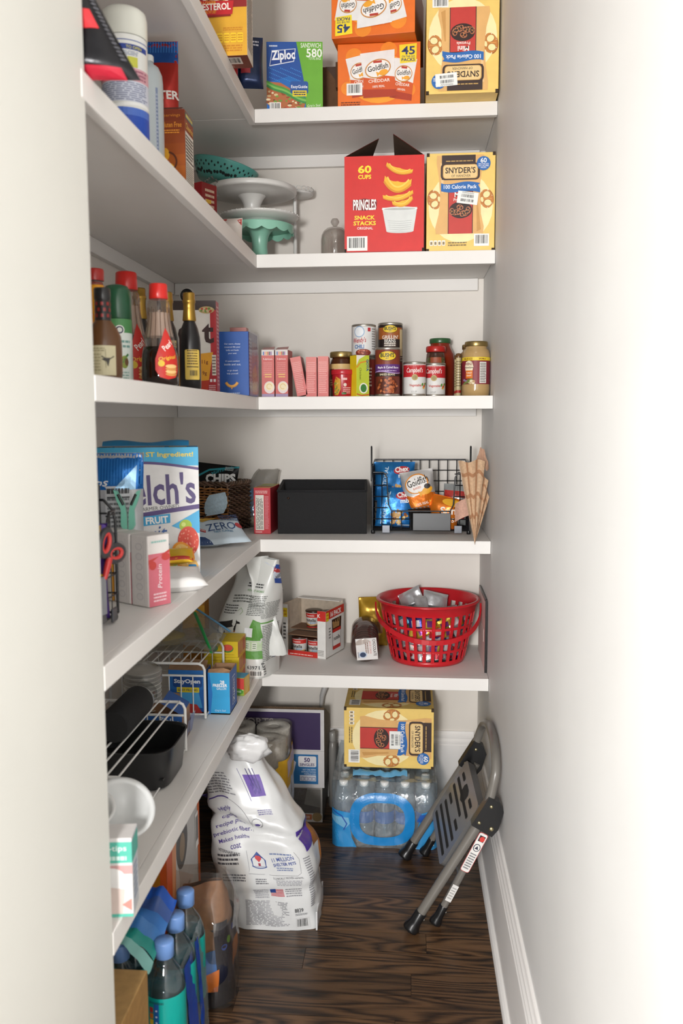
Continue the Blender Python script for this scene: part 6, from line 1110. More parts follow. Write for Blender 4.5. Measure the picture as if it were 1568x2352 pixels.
t, F = carton('freezer_bag_box', 'light blue freezer bag box with torn top at the shelf edge', 'bag box', (-.492, 2.187, z), 0, w, d, h, {'*': '2f9ed4', 'right': '1f5ca8', 'inside': 'a98260.k'}, 'zip bag boxes', open_top=True); Fr = F['front']; g = G()
g.poly(Fr, [(0, 0), (.006, 0), (.012, h * .5), (.004, h), (0, h)], '2474c0', 1); g.text(Fr, "28", w * .66, h * .78, .009, 'f0f4f6', 3, bold=.03); g.text(Fr, "FREEZER", w * .56, h * .7, .008, 'f0f4f6', 3, w=w * .66, bold=.03); g.text(Fr, "GALLON", w * .62, h * .625, .007, 'e0ecf2', 3, w=w * .44); g.text(Fr, "Grip'n Seal", w * .56, h * .09, .007, 'cfe4ee', 3, w=w * .5, shear=.2, bold=0); g.obj('front_print', t)
Fr = F['right']; g = G(); g.rect(Fr, .03, h * .14, .068, h * .82, 'e8ecf2', 1); g.rect(Fr, .032, h * .155, .066, h * .805, '1f5ca8', 2); g.text(Fr, "Ziploc", .049, h * .48, .022, 'f0f2f6', 4, w=h * .58, rot=90, bold=.03); g.obj('side_print', t)
g = G(); g.add([(-w / 2, .0, h), (-w / 2 + .02, .0, h), (w / 2 - .02, .0, h), (w / 2, .0, h), (w / 2, .012, h + .004), (.01, .012, h + .01), (-w / 2, .012, h + .006)], [(0, 1, 6), (1, 2, 5, 6), (2, 3, 4, 5)], 'a98260.k'); g.obj('torn_flap', t)
w, d, h = .13, .1, .075
t, F = carton('sandwich_bag_box', 'open blue and green bag box lying behind the black frying basket', 'bag box', (-.595, 1.955, z), 4, w, d, h, {'*': '2a5aa4', 'inside': 'a98260.k', 'right': 'a98260.k', 'front': '2a62b0'}, 'zip bag boxes', open_top=True); Fr = F['front']; g = G(); g.rect(Fr, 0, h * .2, w, h * .5, '6fb03a', 1); g.text(Fr, "Ziploc", w * .75, h * .8, .018, 'eef2f6', 3, w=.05, rot=-8, bold=.03); g.rect(Fr, w * .88, 0, w, h * .5, '8cc04a', 2); g.obj('front_print', t); g = G(); g.add([(w / 2, 0, h), (w / 2, d, h), (w / 2 - .05, d, h + .03), (w / 2 - .05, 0, h + .03)], [(0, 1, 2, 3)], '2a5aa4'); g.obj('top_flap', t); g = G(); g.surf(lambda a, b: (w / 2 + .004 + .01 * b + .003 * math.sin(a * 9), .005 + a * .09, .01 + b * .05), 8, 5, 'a9b4e0.c'); g.obj('blue_bag_edge', t)
# yellow seed boxes
w, d, h = .1, .1, .046
def ybox(lab, loc, rot, art):
    t, F = carton('pectin_box', lab, 'small box', loc, rot, w, d, h, {'*': 'dfbf1c', 'right': 'd08a2c'}, 'yellow boxes on the lowest shelf'); g = G(); art(g, F['front']); g.obj('front_print', t); g = G(); g.rect(F['right'], .004, .006, .05, h - .006, 'c2702a', 1); g.rect(F['right'], .06, .006, .09, h - .006, 'b8442a', 1); g.obj('side_print', t)
ybox('lowest yellow box with a barcode in the small stack', (-.528, 2.4, z), 2, lambda g, F: (g.barcode(F, .055, .006, .09, .036, 1, 6), g.lines(F, .01, .01, .045, .03, 3, 'a8741c', 1)))
ybox('middle yellow box with a seed picture in the small stack', (-.53, 2.402, z + .0468), 0, lambda g, F: (g.ell(F, .06, .02, .013, .008, '9a7a44', 1), g.lines(F, .02, .034, .08, .04, 1, 'c09a18', 1)))
ybox('topmost yellow box with a watermelon picture in the small stack', (-.532, 2.4, z + .0936), -2, lambda g, F: (g.ell(F, .07, .026, .017, .012, '4a8a3a', 1), g.ell(F, .07, .028, .015, .0095, 'd8503c', 2), g.ell(F, .03, .026, .012, .01, '3a8a4a', 1), g.lines(F, .055, .006, .09, .01, 1, 'c09a18', 1)))
t, F = carton('melon_box', 'small red and green watermelon box at the shelf edge', 'small box', (-.48, 2.345, z), -8, .05, .05, .052, {'*': '8aa83c', 'top': '4a9ac0', 'right': 'd0a03a'}, 'fruit print boxes'); g = G(); Fr = F['front']; g.poly(Fr, [(0, .02), (.05, .018), (.05, .05), (0, .05)], 'c8403a', 1); g.poly(Fr, [(0, .02), (.05, .018), (.04, .012), (.01, .014)], 'd8dca0', 2); g.ell(Fr, .03, .012, .018, .009, '4a8a34', 3); g.text(Fr, "FRESHNESS", .028, .012, .005, 'e8ecd8', 4, w=.026); g.obj('front_print', t); g = G(); g.poly(F['right'], [(.004, .008), (.03, .002), (.045, .02), (.04, .05), (.008, .05)], 'd8b860', 1); g.obj('side_print', t)
# zip bag on the riser
t = T('zip_bag', 'clear zip bag with a green slider strip lying on the back wire riser', 'plastic bag', (-.585, 2.27, z + .152), (0, 0, 0)); g = G()
g.surf(lambda a, b: (-.1 + .18 * a, -.08 + .17 * b + .01 * math.sin(a * 5), .006 + .075 * math.sin(PI * min(1, a * .75 + .1)) * (.35 + .65 * b) + .006 * nz(a * 9, b * 9, 4)), 18, 14, 'd8d8d2.c'); g.surf(lambda a, b: (-.1 + .18 * a, -.075 + .16 * b, .004 + .035 * math.sin(PI * min(1, a * .75 + .1)) * (.35 + .65 * b)), 12, 10, 'd0d0ca.c'); g.obj('clear_film', t)
g = G(); g.tube([(.0, .05, .088), (.035, -.02, .062), (.075, -.082, .014)], [.0045, .0048, .004], '1e8a44.p', 6); g.obj('slider_strip', t); g = G(); g.tube([(-.005, .09, .09), (.05, .06, .066), (.1, .04, .04)], .003, '5a88a8.p', 6); g.obj('blue_strip', t); g = G(); blob(g, (-.06, .03, .022), (.04, .03, .018), 'b89a24', 4, .2); g.obj('seed_packet', t)
t, F = carton('snack_box', 'orange and dark carton half hidden left of the pet food sack', 'small box', (-.66, 2.6, z), 0, .07, .06, .27, {'*': 'b87a22', 'top': '8a5a1c'}); g = G(); g.ell(F['front'], .045, .24, .02, .02, '241812', 1); g.rect(F['front'], 0, .1, .07, .2, 'd8a23a', 1); g.obj('front_print', t)
# bowls and carton at the near end
t, F = carton('swab_box', 'white, teal and pink carton at the near end of the lowest shelf', 'small box', (-.455, 1.252, z), 8, .062, .05, .128, {'*': 'dcd8d6', 'right': 'c8ccd0'}); Fr = F['front']; g = G(); g.rect(Fr, 0, .088, .062, .122, '58b8a4', 1); g.text(Fr, "Q-tips", .034, .111, .012, 'e6f0ec', 3, w=.04); g.lines(Fr, .01, .092, .055, .1, 1, 'd0e8e0', 3, fill=.8); g.rect(Fr, 0, .07, .062, .084, 'c99a98', 1); g.ell(Fr, .03, .06, .022, .02, 'e6e4e2', 2); g.poly(Fr, [(.02, .05), (.05, .045), (.045, .0), (.012, .0)], 'd2c0b8', 2); g.poly(Fr, [(.045, .02), (.06, .01), (.06, .03)], 'd08a80', 3); g.rect(Fr, 0, 0, .062, .005, '58b8a4', 3); g.obj('front_print', t); g = G(); g.rect(F['right'], 0, .088, .05, .122, '4aa898', 1); g.lines(F['right'], .01, .02, .04, .08, 6, '8a9ab4', 1); g.obj('side_print', t)
def bowl(lab, loc, rot, R_, m):
    t = T('plastic_bowl', lab, 'bowl', loc, rot, 'white plastic bowls'); g = G(); g.lathe([(.0, 0), (R_ * .55, 0), (R_ * .62, .003), (R_ * .9, R_ * .62), (R_ * .96, R_ * .66), (R_ * 1.06, R_ * .68), (R_ * 1.06, R_ * .71), (R_ * .93, R_ * .7), (R_ * .86, R_ * .62), (R_ * .58, .007), (0, .006)], m, 44, cap=False); g.obj('bowl_wall', t); return t
bowl('white plastic bowl tilted on the teal-banded carton', (-.49, 1.385, z + .098), (32, 30, 0), .052, 'c6c7c6.p')
bowl('white plastic bowl at the left, cut off by the front wall', (-.51, 1.315, z + .13), (26, 14, 0), .036, 'd0d0ce.p')
# ------------------------------------------------------------------ floor
# large pet food sack
t = T('pet_food_sack', 'large white and purple pet food sack slumped on the floor', 'pet food bag', (-.352, 2.19, .0006), 0)
bb = BagBox(.252, .165, .455, 7, .016, .5, .42, (-.33, .12), 4.5, .62, .05, .85, ((.262, .012, -.25), (.1, .004, .1))); bb.build(t, 'd6d7d7.p', nu=80, nv=52); F = bb.front(); g = G(); PU = '4b3a86'
for k, tx in enumerate(("Highly", "digestible", "recipe plus a", "prebiotic fiber.", "Makes healthy", "coat")): g.text(F, tx, -.055, .3 - .017 * k, .0115, PU, 4, w=.012 * len(tx) * .55, rot=8, bold=.01)
g.stroke(F, [(-.115, .318), (-.07, .328), (-.035, .325)], .0028, PU, 4); g.stroke(F, arcpts(-.05, .27, .055, -20, 80, 10), .001, '7a7a80', 3); g.ell(F, .02, .275, .0125, .0125, '7a7a80', 3); g.ell(F, .02, .275, .0115, .0115, 'd6d7d7', 4); g.ell(F, .02, .273, .006, .003, PU, 5)
g.lines(F, -.1, .335, -.01, .385, 8, '85858a', 3); g.lines(F, .03, .292, .07, .305, 3, '7a76a0', 3)
g.rect(F, .028, .335, .07, .385, '6d52a8', 3); g.poly(F, [(.036, .36), (.05, .38), (.064, .37), (.06, .342), (.04, .34)], '5a4496', 4)
for k in range(3): g.stroke(F, [(.042 + .008 * k, .4), (.045 + .007 * k, .36 - .006 * k)], .0018, '3c2c70', 5)
g.stroke(F, [(.02, .4), (.022, .36), (.024, .325)], .0014, '5a4f8a', 4)
g.lines(F, -.11, .17, -.05, .2, 3, '4a4a50', 3); g.text(F, "VETERINARIANS", -.075, .203, .007, '4a4a50', 4, w=.06, rot=-14)
hs = [(-.022, .168), (.014, .168), (.016, .185), (-.004, .205), (-.024, .185)]; g.poly(F, hs, '2c4a92', 4); g.ell(F, -.004, .184, .0165, .0085, 'd8d9da', 5); g.rect(F, -.0205, .169, .0125, .184, 'd8d9da', 5); g.ell(F, -.007, .19, .0055, .0055, 'c23a40', 6); g.ell(F, -.001, .19, .0055, .0055, 'c23a40', 6); g.poly(F, [(-.0125, .189), (-.004, .179), (.0045, .189)], 'c23a40', 6); g.rect(F, -.007, .17, -.001, .177, '9a2a44', 6); g.stroke(F, arcpts(-.004, .172, .021, 200, 340, 10, .008), .002, '2c4a92', 5)
g.text(F, "11 MILLION", .06, .19, .0095, '3b4f96', 4, w=.056, rot=10, bold=.01); g.text(F, "SHELTER PETS", .062, .178, .0075, '3b4f96', 4, w=.058, rot=9, bold=.02); g.lines(F, .03, .198, .085, .205, 1, '7080a8', 3); g.lines(F, .04, .16, .082, .17, 2, '7080a8', 3)
g.stroke(F, [(-.03, .205), (-.032, .16), (-.034, .15), (.09, .148), (.1, .155), (.102, .19), (.092, .208)], .0009, '8a8a90', 3); g.text(F, "CLINICALLY PROVEN nutrients,", .065, .142, .006, '55555c', 4, w=.075, rot=3, bold=0); g.lines(F, .032, .122, .1, .137, 4, '9a9aa0', 3); g.lines(F, -.02, .125, .02, .14, 3, '6a6a70', 3); g.lines(F, -.1, .13, -.04, .15, 3, '6a6a70', 3); g.rect(F, .026, .115, .0268, .145, '8a8a90', 3)
S = Sub(F, .012, .092, 4)
for k in range(7): g.rect(S, 0, k * .0028, .036, k * .0028 + .0016, 'b83440', 4)
g.rect(S, 0, .0085, .016, .02, '2c4484', 5); g.lines(F, .052, .092, .1, .115, 4, '85858a', 3); g.lines(F, -.03, .085, .008, .112, 5, '9a9aa0', 3)
g.lines(F, -.06, .012, .055, .08, 18, 'a2a2a6', 3, fill=.62); g.text(F, "8839", .082, .056, .0105, '2a2a2c', 4, w=.026); g.barcode(F, .07, .006, .108, .036, 4, 8, white='d0d0d0'); g.lines(F, .07, .042, .105, .048, 2, '7a7a7e', 3); g.rect(F, .088, .205, .093, .06, 'b9babc', 2) if False else None
g.obj('front_print', t)
Fs = bb.right(); g = G(); g.poly(Fs, [(-.06, .2), (.06, .2), (.055, .25), (-.06, .25)], '53389a.p', 3); g.lines(Fs, -.072, .06, -.055, .19, 22, '8a8a90', 3); g.poly(Fs, [(-.01, .19), (.075, .19), (.072, .245), (.02, .23)], '8a5a2a', 4); g.poly(Fs, [(.02, .12), (.078, .12), (.078, .19), (.03, .19)], 'c27a24', 3); g.poly(Fs, [(.03, .05), (.08, .05), (.08, .12), (.045, .12)], 'd8c8ba', 3); g.poly(Fs, [(.05, .06), (.08, .055), (.08, .1)], '2a2220', 4); g.obj('side_print', t)
g = G(); g.cbox(.119, .1235, -.074, .08, .0, .05, 'd2d3d4.p', .001); g.obj('bottom_flap', t)
t2 = t
g = G(); blob(g, (-.068, .012, .45), (.058, .028, .036), 'dcdcdc.p', 4, .28, 26, 18); g.obj('rolled_top', t)
# bath tissue pack
t = T('tissue_pack', 'clear-wrapped bath tissue pack with yellow and blue label behind the pet food sack', 'toilet paper', (-.478, 2.478, .0006), 0)
for zz in range(4):
    for xx in range(2):
        for yy in range(2): g = G(); g.lathe([(.019, 0), (.052, 0), (.054, .003), (.054, .083), (.052, .086), (.02, .086), (.019, .083)], 'd3cfc7.x', 24, (-.056 + .112 * xx, .058 + .112 * yy, .004 + .087 * zz)); g.obj('tissue_roll', t)
g = G(); bb = BagBox(.236, .232, .362, 11, .006, .9, .8, n=6, belly=0); g.surf(lambda a, b: (lambda p: (p[0], p[1] + .114, p[2]))(bb.per(a, b)), 48, 24, 'e4e0da.c', wrapu=True); g.obj('wrap_film', t)
Fq = Fn(lambda u, v: (lambda p: (p[0], p[1] + .114, p[2]))(bb.front().fn(u, v))); g = G(); g.poly(Fq, [(-.1, .14), (.115, .2), (.115, .3), (.03, .23), (-.1, .2)], 'd9a81e', 3); g.poly(Fq, [(-.1, .05), (.115, .08), (.115, .21), (.06, .19), (-.1, .15)], '2450a4', 4); g.ell(Fq, .075, .2, .024, .04, 'dedad6', 5); g.text(Fq, "36", .075, .21, .03, '7a2a6a', 7, w=.036, rot=12, bold=.03); g.lines(Fq, .058, .168, .092, .188, 2, '3a3a7a', 7); g.text(Fq, "Charmin", .04, .1, .03, 'e6e8f0', 7, w=.12, rot=15); g.obj('label', t)
Fs = Fn(lambda u, v: (lambda p: (p[0], p[1] + .114, p[2]))(bb.right().fn(u, v))); g = G(); g.rect(Fs, -.1, .05, .1, .2, 'cdd2dc', 3); g.rect(Fs, -.11, .2, .1, .3, 'd9a81e', 3); g.rect(Fs, -.08, .24, .08, .29, 'c8b4c8', 4); g.text(Fs, "Ch", -.04, .1, .04, '2450a4', 6, w=.06, rot=70); g.obj('side_label', t)
# chips carton with purple panel, on a tray carton
w, d, h = .3, .21, .118
t, F = carton('pet_treat_carton', 'grey tray carton with clear window beneath the purple chip carton', 'carton', (-.425, 2.722, .0006), 0, w, d, h, {'*': '8f8b86', 'front': 'a19d98', 'right': '7c7872'}); Fr = F['front']; g = G(); g.rect(Fr, .01, .03, w - .008, h - .004, '4a3f36', 1); g.ell(Fr, w - .07, .05, .05, .025, '2c2018', 2); g.poly(Fr, [(w - .06, .06), (w - .008, .05), (w - .008, h - .004), (w - .05, h - .004)], '8c8984', 2); g.rect(Fr, 0, 0, w, .03, 'b9b4ae', 2); g.rect(Fr, w - .13, .008, w - .085, .026, '52407a', 3); g.rect(Fr, w - .085, .008, w - .035, .026, 'a85a34', 3); g.ell(Fr, w - .018, .018, .016, .016, '8a744e', 4); g.text(Fr, "STOMACH", w - .107, .02, .005, 'd8d0dc', 5, w=.03); g.lines(Fr, w - .08, .012, w - .04, .022, 2, 'e0c8b8', 5); g.obj('front_print', t)
g = G(); g.surf(lambda a, b: (-.02 + .165 * a, -.003 - .004 * nz(a * 9, b * 6, 2), .032 + .08 * b), 12, 6, 'd8d6d2.c'); g.obj('window_film', t)
w, d, h = .3, .2, .262
t = T('chips_carton', 'white and purple tortilla chip carton with an open corrugated top', 'snack box', (-.418, 2.718, .1196), 0); F = dict(front=Plane((-w / 2, 0, 0), (1, 0, 0), (0, 0, 1)))
g = G(); g.cbox(-w / 2, w / 2, 0, .005, 0, h, {'*': '5a4632.k', 'front': 'c9c6c6'}, 0); g.obj('front_panel', t); g = G(); g.cbox(-w / 2, w / 2, d - .005, d, 0, h - .08, '5a4632.k', 0); g.obj('back_panel', t); g = G(); g.cbox(-w / 2, w / 2, .005, d - .005, 0, .005, '5a4632.k', 0); g.obj('bottom_panel', t)
for sx in (-1, 1):
    x0, x1 = (sx * w / 2 - .005, sx * w / 2) if sx > 0 else (sx * w / 2, sx * w / 2 + .005); P = [(.005, 0), (d - .005, 0), (d - .005, h - .08), (.05, h - .012), (.005, h)]; n = len(P)
    g = G(); g.add([(x0, y, q) for y, q in P] + [(x1, y, q) for y, q in P], [tuple(reversed(range(n))), tuple(range(n, 2 * n))] + [(i, (i + 1) % n, n + (i + 1) % n, n + i) for i in range(n)], '8a8480.k'); g.obj('side_panel', t)
Fr = F['front']; g = G()
g.rect(Fr, .004, .128, w - .012, h - .01, '33214e', 1); g.text(Fr, "SHORTS", .07, h - .042, .022, 'dcd6dc', 3, w=.13, bold=.015); g.rect(Fr, 0, .1235, w, .1245, '9a9698', 1); g.rect(Fr, w - .125, .012, w - .02, .112, '25689e', 1); g.rrect(Fr, w - .085, .07, w - .026, .106, .005, 'd8d6d8', 3); g.text(Fr, "50", w - .056, .094, .015, '3a2a62', 5, bold=.03); g.text(Fr, "SINGLES", w - .056, .078, .009, '3a2a62', 5, w=.048, bold=.02)
for k, tx in enumerate(("HOT CHILI PEPPER", "ARTIFICIALLY FLAVORED", "TORTILLA CHIPS")): g.text(Fr, tx, w - .027, .061 - .0075 * k, .0048, 'c9d6e2', 4, w=(.043, .048, .039)[k], al='r')
g.rect(Fr, w - .08, .022, w - .027, .042, 'c8ccd4', 3)
for k in range(4): g.rrect(Fr, w - .076 + .0122 * k, .024, w - .066 + .0122 * k, .036, .002, '4a3f7a', 4); g.rrect(Fr, w - .075 + .0122 * k, .025, w - .067 + .0122 * k, .035, .002, 'c8ccd4', 5)
g.poly(Fr, [(w - .12, .108), (w - .092, .085), (w - .1, .05), (w - .125, .03)], 'd6d4dc', 3); g.stroke(Fr, [(w - .12, .1), (w - .1, .085), (w - .115, .06)], .003, '33214e', 4); g.obj('front_print', t)
g = G(); g.surf(lambda a, b: (-w / 2 + a * w, .001 + .003 * b, h + .001 + .006 * b + .0008 * math.sin(a * 300)), 120, 1, '5a4632.k', False); g.obj('corrugated_edge', t)
t = T('utility_handle', 'grey metal scoop handle sticking up behind the purple chip carton', 'scoop', (-.296, 2.895, .1256), 0); g = G(); g.tube([(0, 0, 0), (0, 0, .2), (.004, .004, .245), (.014, .008, .275), (.026, .01, .29)], [.004, .005, .009, .011, .007], 'b4b2b0.p', 10); g.obj('handle', t)
for lab, x, y in (('grey plastic bottle standing between the chip carton and the water pack', -.252, 2.85),):
    t = T('plastic_bottle', lab, 'bottle', (x, y, .0006), 0); g = G(); g.lathe([(.018, 0), (.02, .004), (.02, .2), (.016, .225), (.012, .23)], '85827e.p', 20, sx=.72); g.obj('bottle_wall', t); g = G(); g.lathe([(.0145, .2305), (.0155, .232), (.0155, .258), (.012, .262), (0, .262)], '9a9894.p', 20, sx=.75); g.obj('cap', t)

# water case
WX, WY, NWX, NWY, PT = -.069, 2.565, 5, 6, .0635
t = T('water_case', 'shrink-wrapped case of water bottles with blue carry opening', 'water case', (WX, WY, .0006), 0)
g = G(); g.lathe([(.024, 0), (.029, .003), (.0305, .01)] + [(.0305 - .0012 * (k % 2), .014 + .006 * k) for k in range(16)] + [(.0305, .112), (.031, .116), (.031, .14), (.028, .152), (.02, .168), (.0135, .178), (.0125, .182), (.0125, .186)], 'e6eef4.v', 18, cap=False); mb = g.obj('bottle'); 
g = G(); g.lathe([(.0138, .184), (.0142, .186), (.0142, .197), (.0125, .199), (0, .199)], 'dcdedd.p', 14); mc = g.obj('cap')
g = G(); g.lathe([(.0314, .075), (.0316, .076), (.0316, .111), (.0314, .112)], '2f6fb8.p', 18, cap=False); ml = g.obj('label')
g = G(); g.lathe([(.022, .003), (.0285, .006), (.029, .14), (.026, .15), (.012, .175), (0, .176)], 'e6eef2.g', 14); mw_ = g.obj('water')
for o in (mb, mc, ml, mw_): COL.objects.unlink(o)
for iy in range(NWY):
    for ix in range(NWX):
        b = bpy.data.objects.new('bottle', mb.data); COL.objects.link(b); b.parent = t; b.location = ((ix - 2) * PT, .034 + iy * PT, .001)
        for nm, m_ in (('cap', mc), ('label', ml)) + ((('water', mw_),) if iy == 0 else ()):
            q = bpy.data.objects.new(nm, m_.data); COL.objects.link(q); q.parent = b
for o in (mb, mc, ml, mw_): bpy.data.objects.remove(o)
hw = 2.5 * PT + .003; D_ = NWY * PT + .006
def wrap(x, v):   # front film follows the bottles
    k = x / PT; fr = abs(k - round(k)); b = max(0, min(1, v / .2)); y = -.001 + .006 * fr ** 1.5
    if b > .72: y += .03 * ((b - .72) / .28) ** 1.6
    e = max(0, abs(x) - hw + .02) / .02; y += .02 * e * e
    return (x, y + .0022 * nz(x * 30, v * 30, 3), v)
Fw = Fn(lambda u, v: wrap(u, v), .008); g = G(); g.surf(lambda a, b: wrap(-hw + 2 * hw * a, .0 + .2 * b), 70, 26, 'e2eaee.c'); g.surf(lambda a, b: (-hw + 2 * hw * a, .03 + (D_ - .03) * b, .201 + .004 * nz(a * 14, b * 14, 5)), 30, 24, 'e2eaee.c')
for sx in (-1, 1): g.surf(lambda a, b: (sx * (hw + .001) + .002 * nz(a * 16, b * 12, sx), .018 + (D_ - .018) * a, .2 * b), 20, 10, 'e2eaee.c')
g.obj('shrink_film', t)
g = G(); BL = '1f86cc.p'
def ring(r1x, r1y, r0x, r0y, cu, cv, mat, l):
    n = 48; P = []
    for k in range(n):
        a = 2 * PI * k / n; e = .72; c, s_ = math.cos(a), math.sin(a); c = math.copysign(abs(c) ** e, c); s_ = math.copysign(abs(s_) ** e, s_); P += [(cu + c * r1x, cv + s_ * r1y), (cu + c * r0x, cv + s_ * r0y)]
    g._tris(Fw, P, [(2 * k, 2 * ((k + 1) % n), 2 * ((k + 1) % n) + 1, 2 * k + 1) for k in range(n)], mat, l * LAY)
ring(.1, .082, .07, .055, -.006, .09, BL, 4)
g.poly(Fw, [(-hw + .001, .0), (-.085, .0), (-.1, .03), (-.106, .07), (-.105, .11), (-hw + .001, .12)], '2f90d0.p', 3); g.poly(Fw, [(-hw + .001, .1), (-.11, .095), (-.106, .075), (-.12, .06), (-hw + .001, .085)], '7ab8dc.p', 5); g.poly(Fw, [(hw - .001, .0), (hw - .001, .13), (.115, .115), (.1, .06), (.08, .0)], '3a94d0.p', 3); g.poly(Fw, [(hw - .001, .12), (.11, .11), (.1, .09), (.12, .085), (hw - .001, .095)], '2a5cb0.p', 5)
g.stroke(Fw, [(-hw + .005, .115), (-.13, .1), (-.115, .075), (-.125, .055)], .004, '2a5cb0.p', 6); g.obj('printed_band', t)
g = G(); g.surf(lambda a, b: (-.1 + .17 * a, .06 + .03 * b + .006 * math.sin(a * 8), .203 + .012 * abs(nz(a * 7, b * 3, 2)) + .01 * math.sin(PI * b)), 24, 6, '5f9fc4.p'); g.obj('top_label', t)
# pretzel carton on the case
w, d, h = .282, .24, .194
pretzel_box('yellow pretzel carton lying on its side on the water case', (-.058, 2.662, .2175), 0, w, d, h, lambda F: [('front_print', Plane((-w / 2, 0, h), (0, 0, -1), (1, 0, 0)), h, w, (.52, .43, 0)), ('top_print', Plane((-w / 2, d, h), (0, -1, 0), (1, 0, 0)), d, w, None)])

# step stool leaning on the right wall
t = T('step_stool', 'folded grey metal step stool leaning against the right wall', 'step stool', (.05, 2.32, 0), 0); o_ = Vector((.05, 2.32, 0)); GM = '706c66.p'; BK = '19191a.p'
L_ = lambda p: Vector(p) - o_
N0, N1, F0, F1 = Vector((.014, 2.131, .012)), Vector((.204, 2.13, .34)), Vector((-.004, 2.507, .012)), Vector((.194, 2.507, .341))
def tube(nm, pts, r, m=GM, n=14): g = G(); g.tube([L_(p) for p in pts], r, m, n); return g.obj(nm, t)
def smooth(P, k=6):
    P = [Vector(p) for p in P]; out = []
    for i in range(len(P) - 1):
        a, b, c, d = P[max(0, i - 1)], P[i], P[i + 1], P[min(len(P) - 1, i + 2)]
        for q in range(k): s = q / k; out.append(.5 * ((2 * b) + (c - a) * s + (2 * a - 5 * b + 4 * c - d) * s * s + (3 * b - a - 3 * c + d) * s ** 3))
    return out + [P[-1]]
tube('front_leg', [N0 + (N1 - N0) * .02, N1], .0125); tube('front_leg', [F0 + (F1 - F0) * .02, F1], .0125)
R0, R1 = Vector((.077, 2.165, .012)), Vector((.212, 2.15, .30)); Q0, Q1 = Vector((.055, 2.53, .012)), Vector((.205, 2.49, .31))
tube('rear_leg', [R0, R1], .0095); tube('rear_leg', [Q0, Q1], .0095)
tube('hand_loop', smooth([F1, (.208, 2.506, .385), (.2185, 2.475, .432), (.2245, 2.39, .466), (.2255, 2.31, .478), (.2255, 2.23, .478), (.2245, 2.165, .462), (.2215, 2.134, .43), (.2125, 2.13, .385), N1]), .0118)
for nm, P0, P1, rr in (('front', N0, N1, .021), ('front', F0, F1, .021), ('rear', R0, R1, .016), ('rear', Q0, Q1, .016)):
    dv = (P1 - P0).normalized(); Mx = Matrix.Translation(L_(P0 - dv * .002)) @ dv.to_track_quat('Z', 'Y').to_matrix().to_4x4(); g = G(); g.lathe([(rr * .7, -.006), (rr * 1.02, -.003), (rr, .004), (rr * .82, .013), (rr * .72, .022), (rr * .72, .05), (rr * .66, .052)], BK, 20, M4=Mx)
    zmin = min(v[2] for v in g.v); g.v = [(x, y, max(q, .0005)) for x, y, q in g.v]; o = g.obj('rubber_foot', t)
    g = G(); g.lathe([(0, 0), (.0035, .0004), (.003, .0016), (0, .002)], 'b5b0a6.m', 10, M4=Mx @ Matrix.Translation((0, 0, .037)) @ Matrix.Rotation(PI / 2, 4, 'X') @ Matrix.Translation((0, 0, rr * .72))); g.obj('rivet', o)
# hinge brackets
for P0, P1, sy in ((N0, N1, -1), (F0, F1, -1)):
    dv = (P1 - P0).normalized(); side = Vector((dv.z, 0, -dv.x)).normalized(); c = P1 - dv * .005; out = [(-.017, -.05), (.042, -.05), (.046, -.025), (.034, .022), (.014, .038), (-.017, .036)]
    g = G(); n = len(out); vs_ = [L_(c + side * a + dv * b + Vector((0, yy, 0))) for yy in (-.016, .016) for a, b in out]
    g.add(vs_, [tuple(range(n)), tuple(reversed(range(n, 2 * n)))] + [(i, n + i, n + (i + 1) % n, (i + 1) % n) for i in range(n)], BK); o = g.obj('hinge_bracket', t)
    for a, b, r in ((.0, .018, .0045), (-.004, -.034, .0045), (.03, -.032, .0058)): p = c + side * a + dv * b + Vector((0, -.0162, 0)); g = G(); g.lathe([(0, -.001), (r, 0), (r * .9, .0016), (r * .4, .0026), (0, .003)], 'b9ad86.m', 12, M4=Matrix.Translation(L_(p)) @ Matrix.Rotation(PI / 2, 4, 'X')); g.obj('rivet', o)
# folded platform
def pl(s, q, off=0):
    a = N0 + (N1 - N0) * s; b = F0 + (F1 - F0) * s; p = a.lerp(b, q); n = (N1 - N0).cross(F0 - N0).normalized(); n = n if n.x < 0 else -n; return L_(p + n * off)
s0, s1, q0, q1 = .44, .95, .09, .91; g = G(); K = []
for (a, b, da, db) in ((s0, q0, 1, 1), (s0, q1, 1, -1), (s1, q1, -1, -1), (s1, q0, -1, 1)):
    for k in range(5):
        an = k / 4 * PI / 2; ca, sa = 1 - math.sin(an), 1 - math.cos(an)
        if (da, db) in ((1, -1), (-1, 1)): ca, sa = sa, ca
        K.append((a + da * .05 * (ca if (da, db) in ((1, 1), (-1, -1)) else ca), b + db * .05 * sa))
n = len(K); top = [pl(a, b, .012) for a, b in K]; bot = [pl(a, b, -.01) for a, b in K]
g.add(top, [tuple(range(n))], '77767a.p'); g.add(bot, [tuple(reversed(range(n)))], '4a4a49.p'); g.add(top + bot, [(i, n + i, n + (i + 1) % n, (i + 1) % n) for i in range(n)], '626160.p'); po = g.obj('platform', t)
class PF:
    ms = None
    def __call__(s, u, v, h=0): return pl(u, v, .0125 + h)
for k in range(7):
    sc_ = s0 + .055 + .063 * k
    for (qa, qb) in ((((.16, .84),) if k in (0, 1, 5) else ((.16, .8),) if k == 2 else ((.3, .84),) if k == 4 else ((.2, .36), (.62, .8)) if k == 3 else ((.2, .34), (.66, .8)))):
        g = G(); g.poly(PF(), [(sc_ - .011, qa), (sc_ + .011, qa), (sc_ + .014, qa + .02), (sc_ + .014, qb - .02), (sc_ + .011, qb), (sc_ - .011, qb), (sc_ - .014, qb - .02), (sc_ - .014, qa + .02)], '161616.b', 1); g.obj('slot', po)
g = G(); g.poly(PF(), [(.8, .4), (.87, .4), (.89, .45), (.89, .57), (.86, .6), (.8, .58), (.78, .5)], '242424.b', 1); g.obj('logo_patch', po)
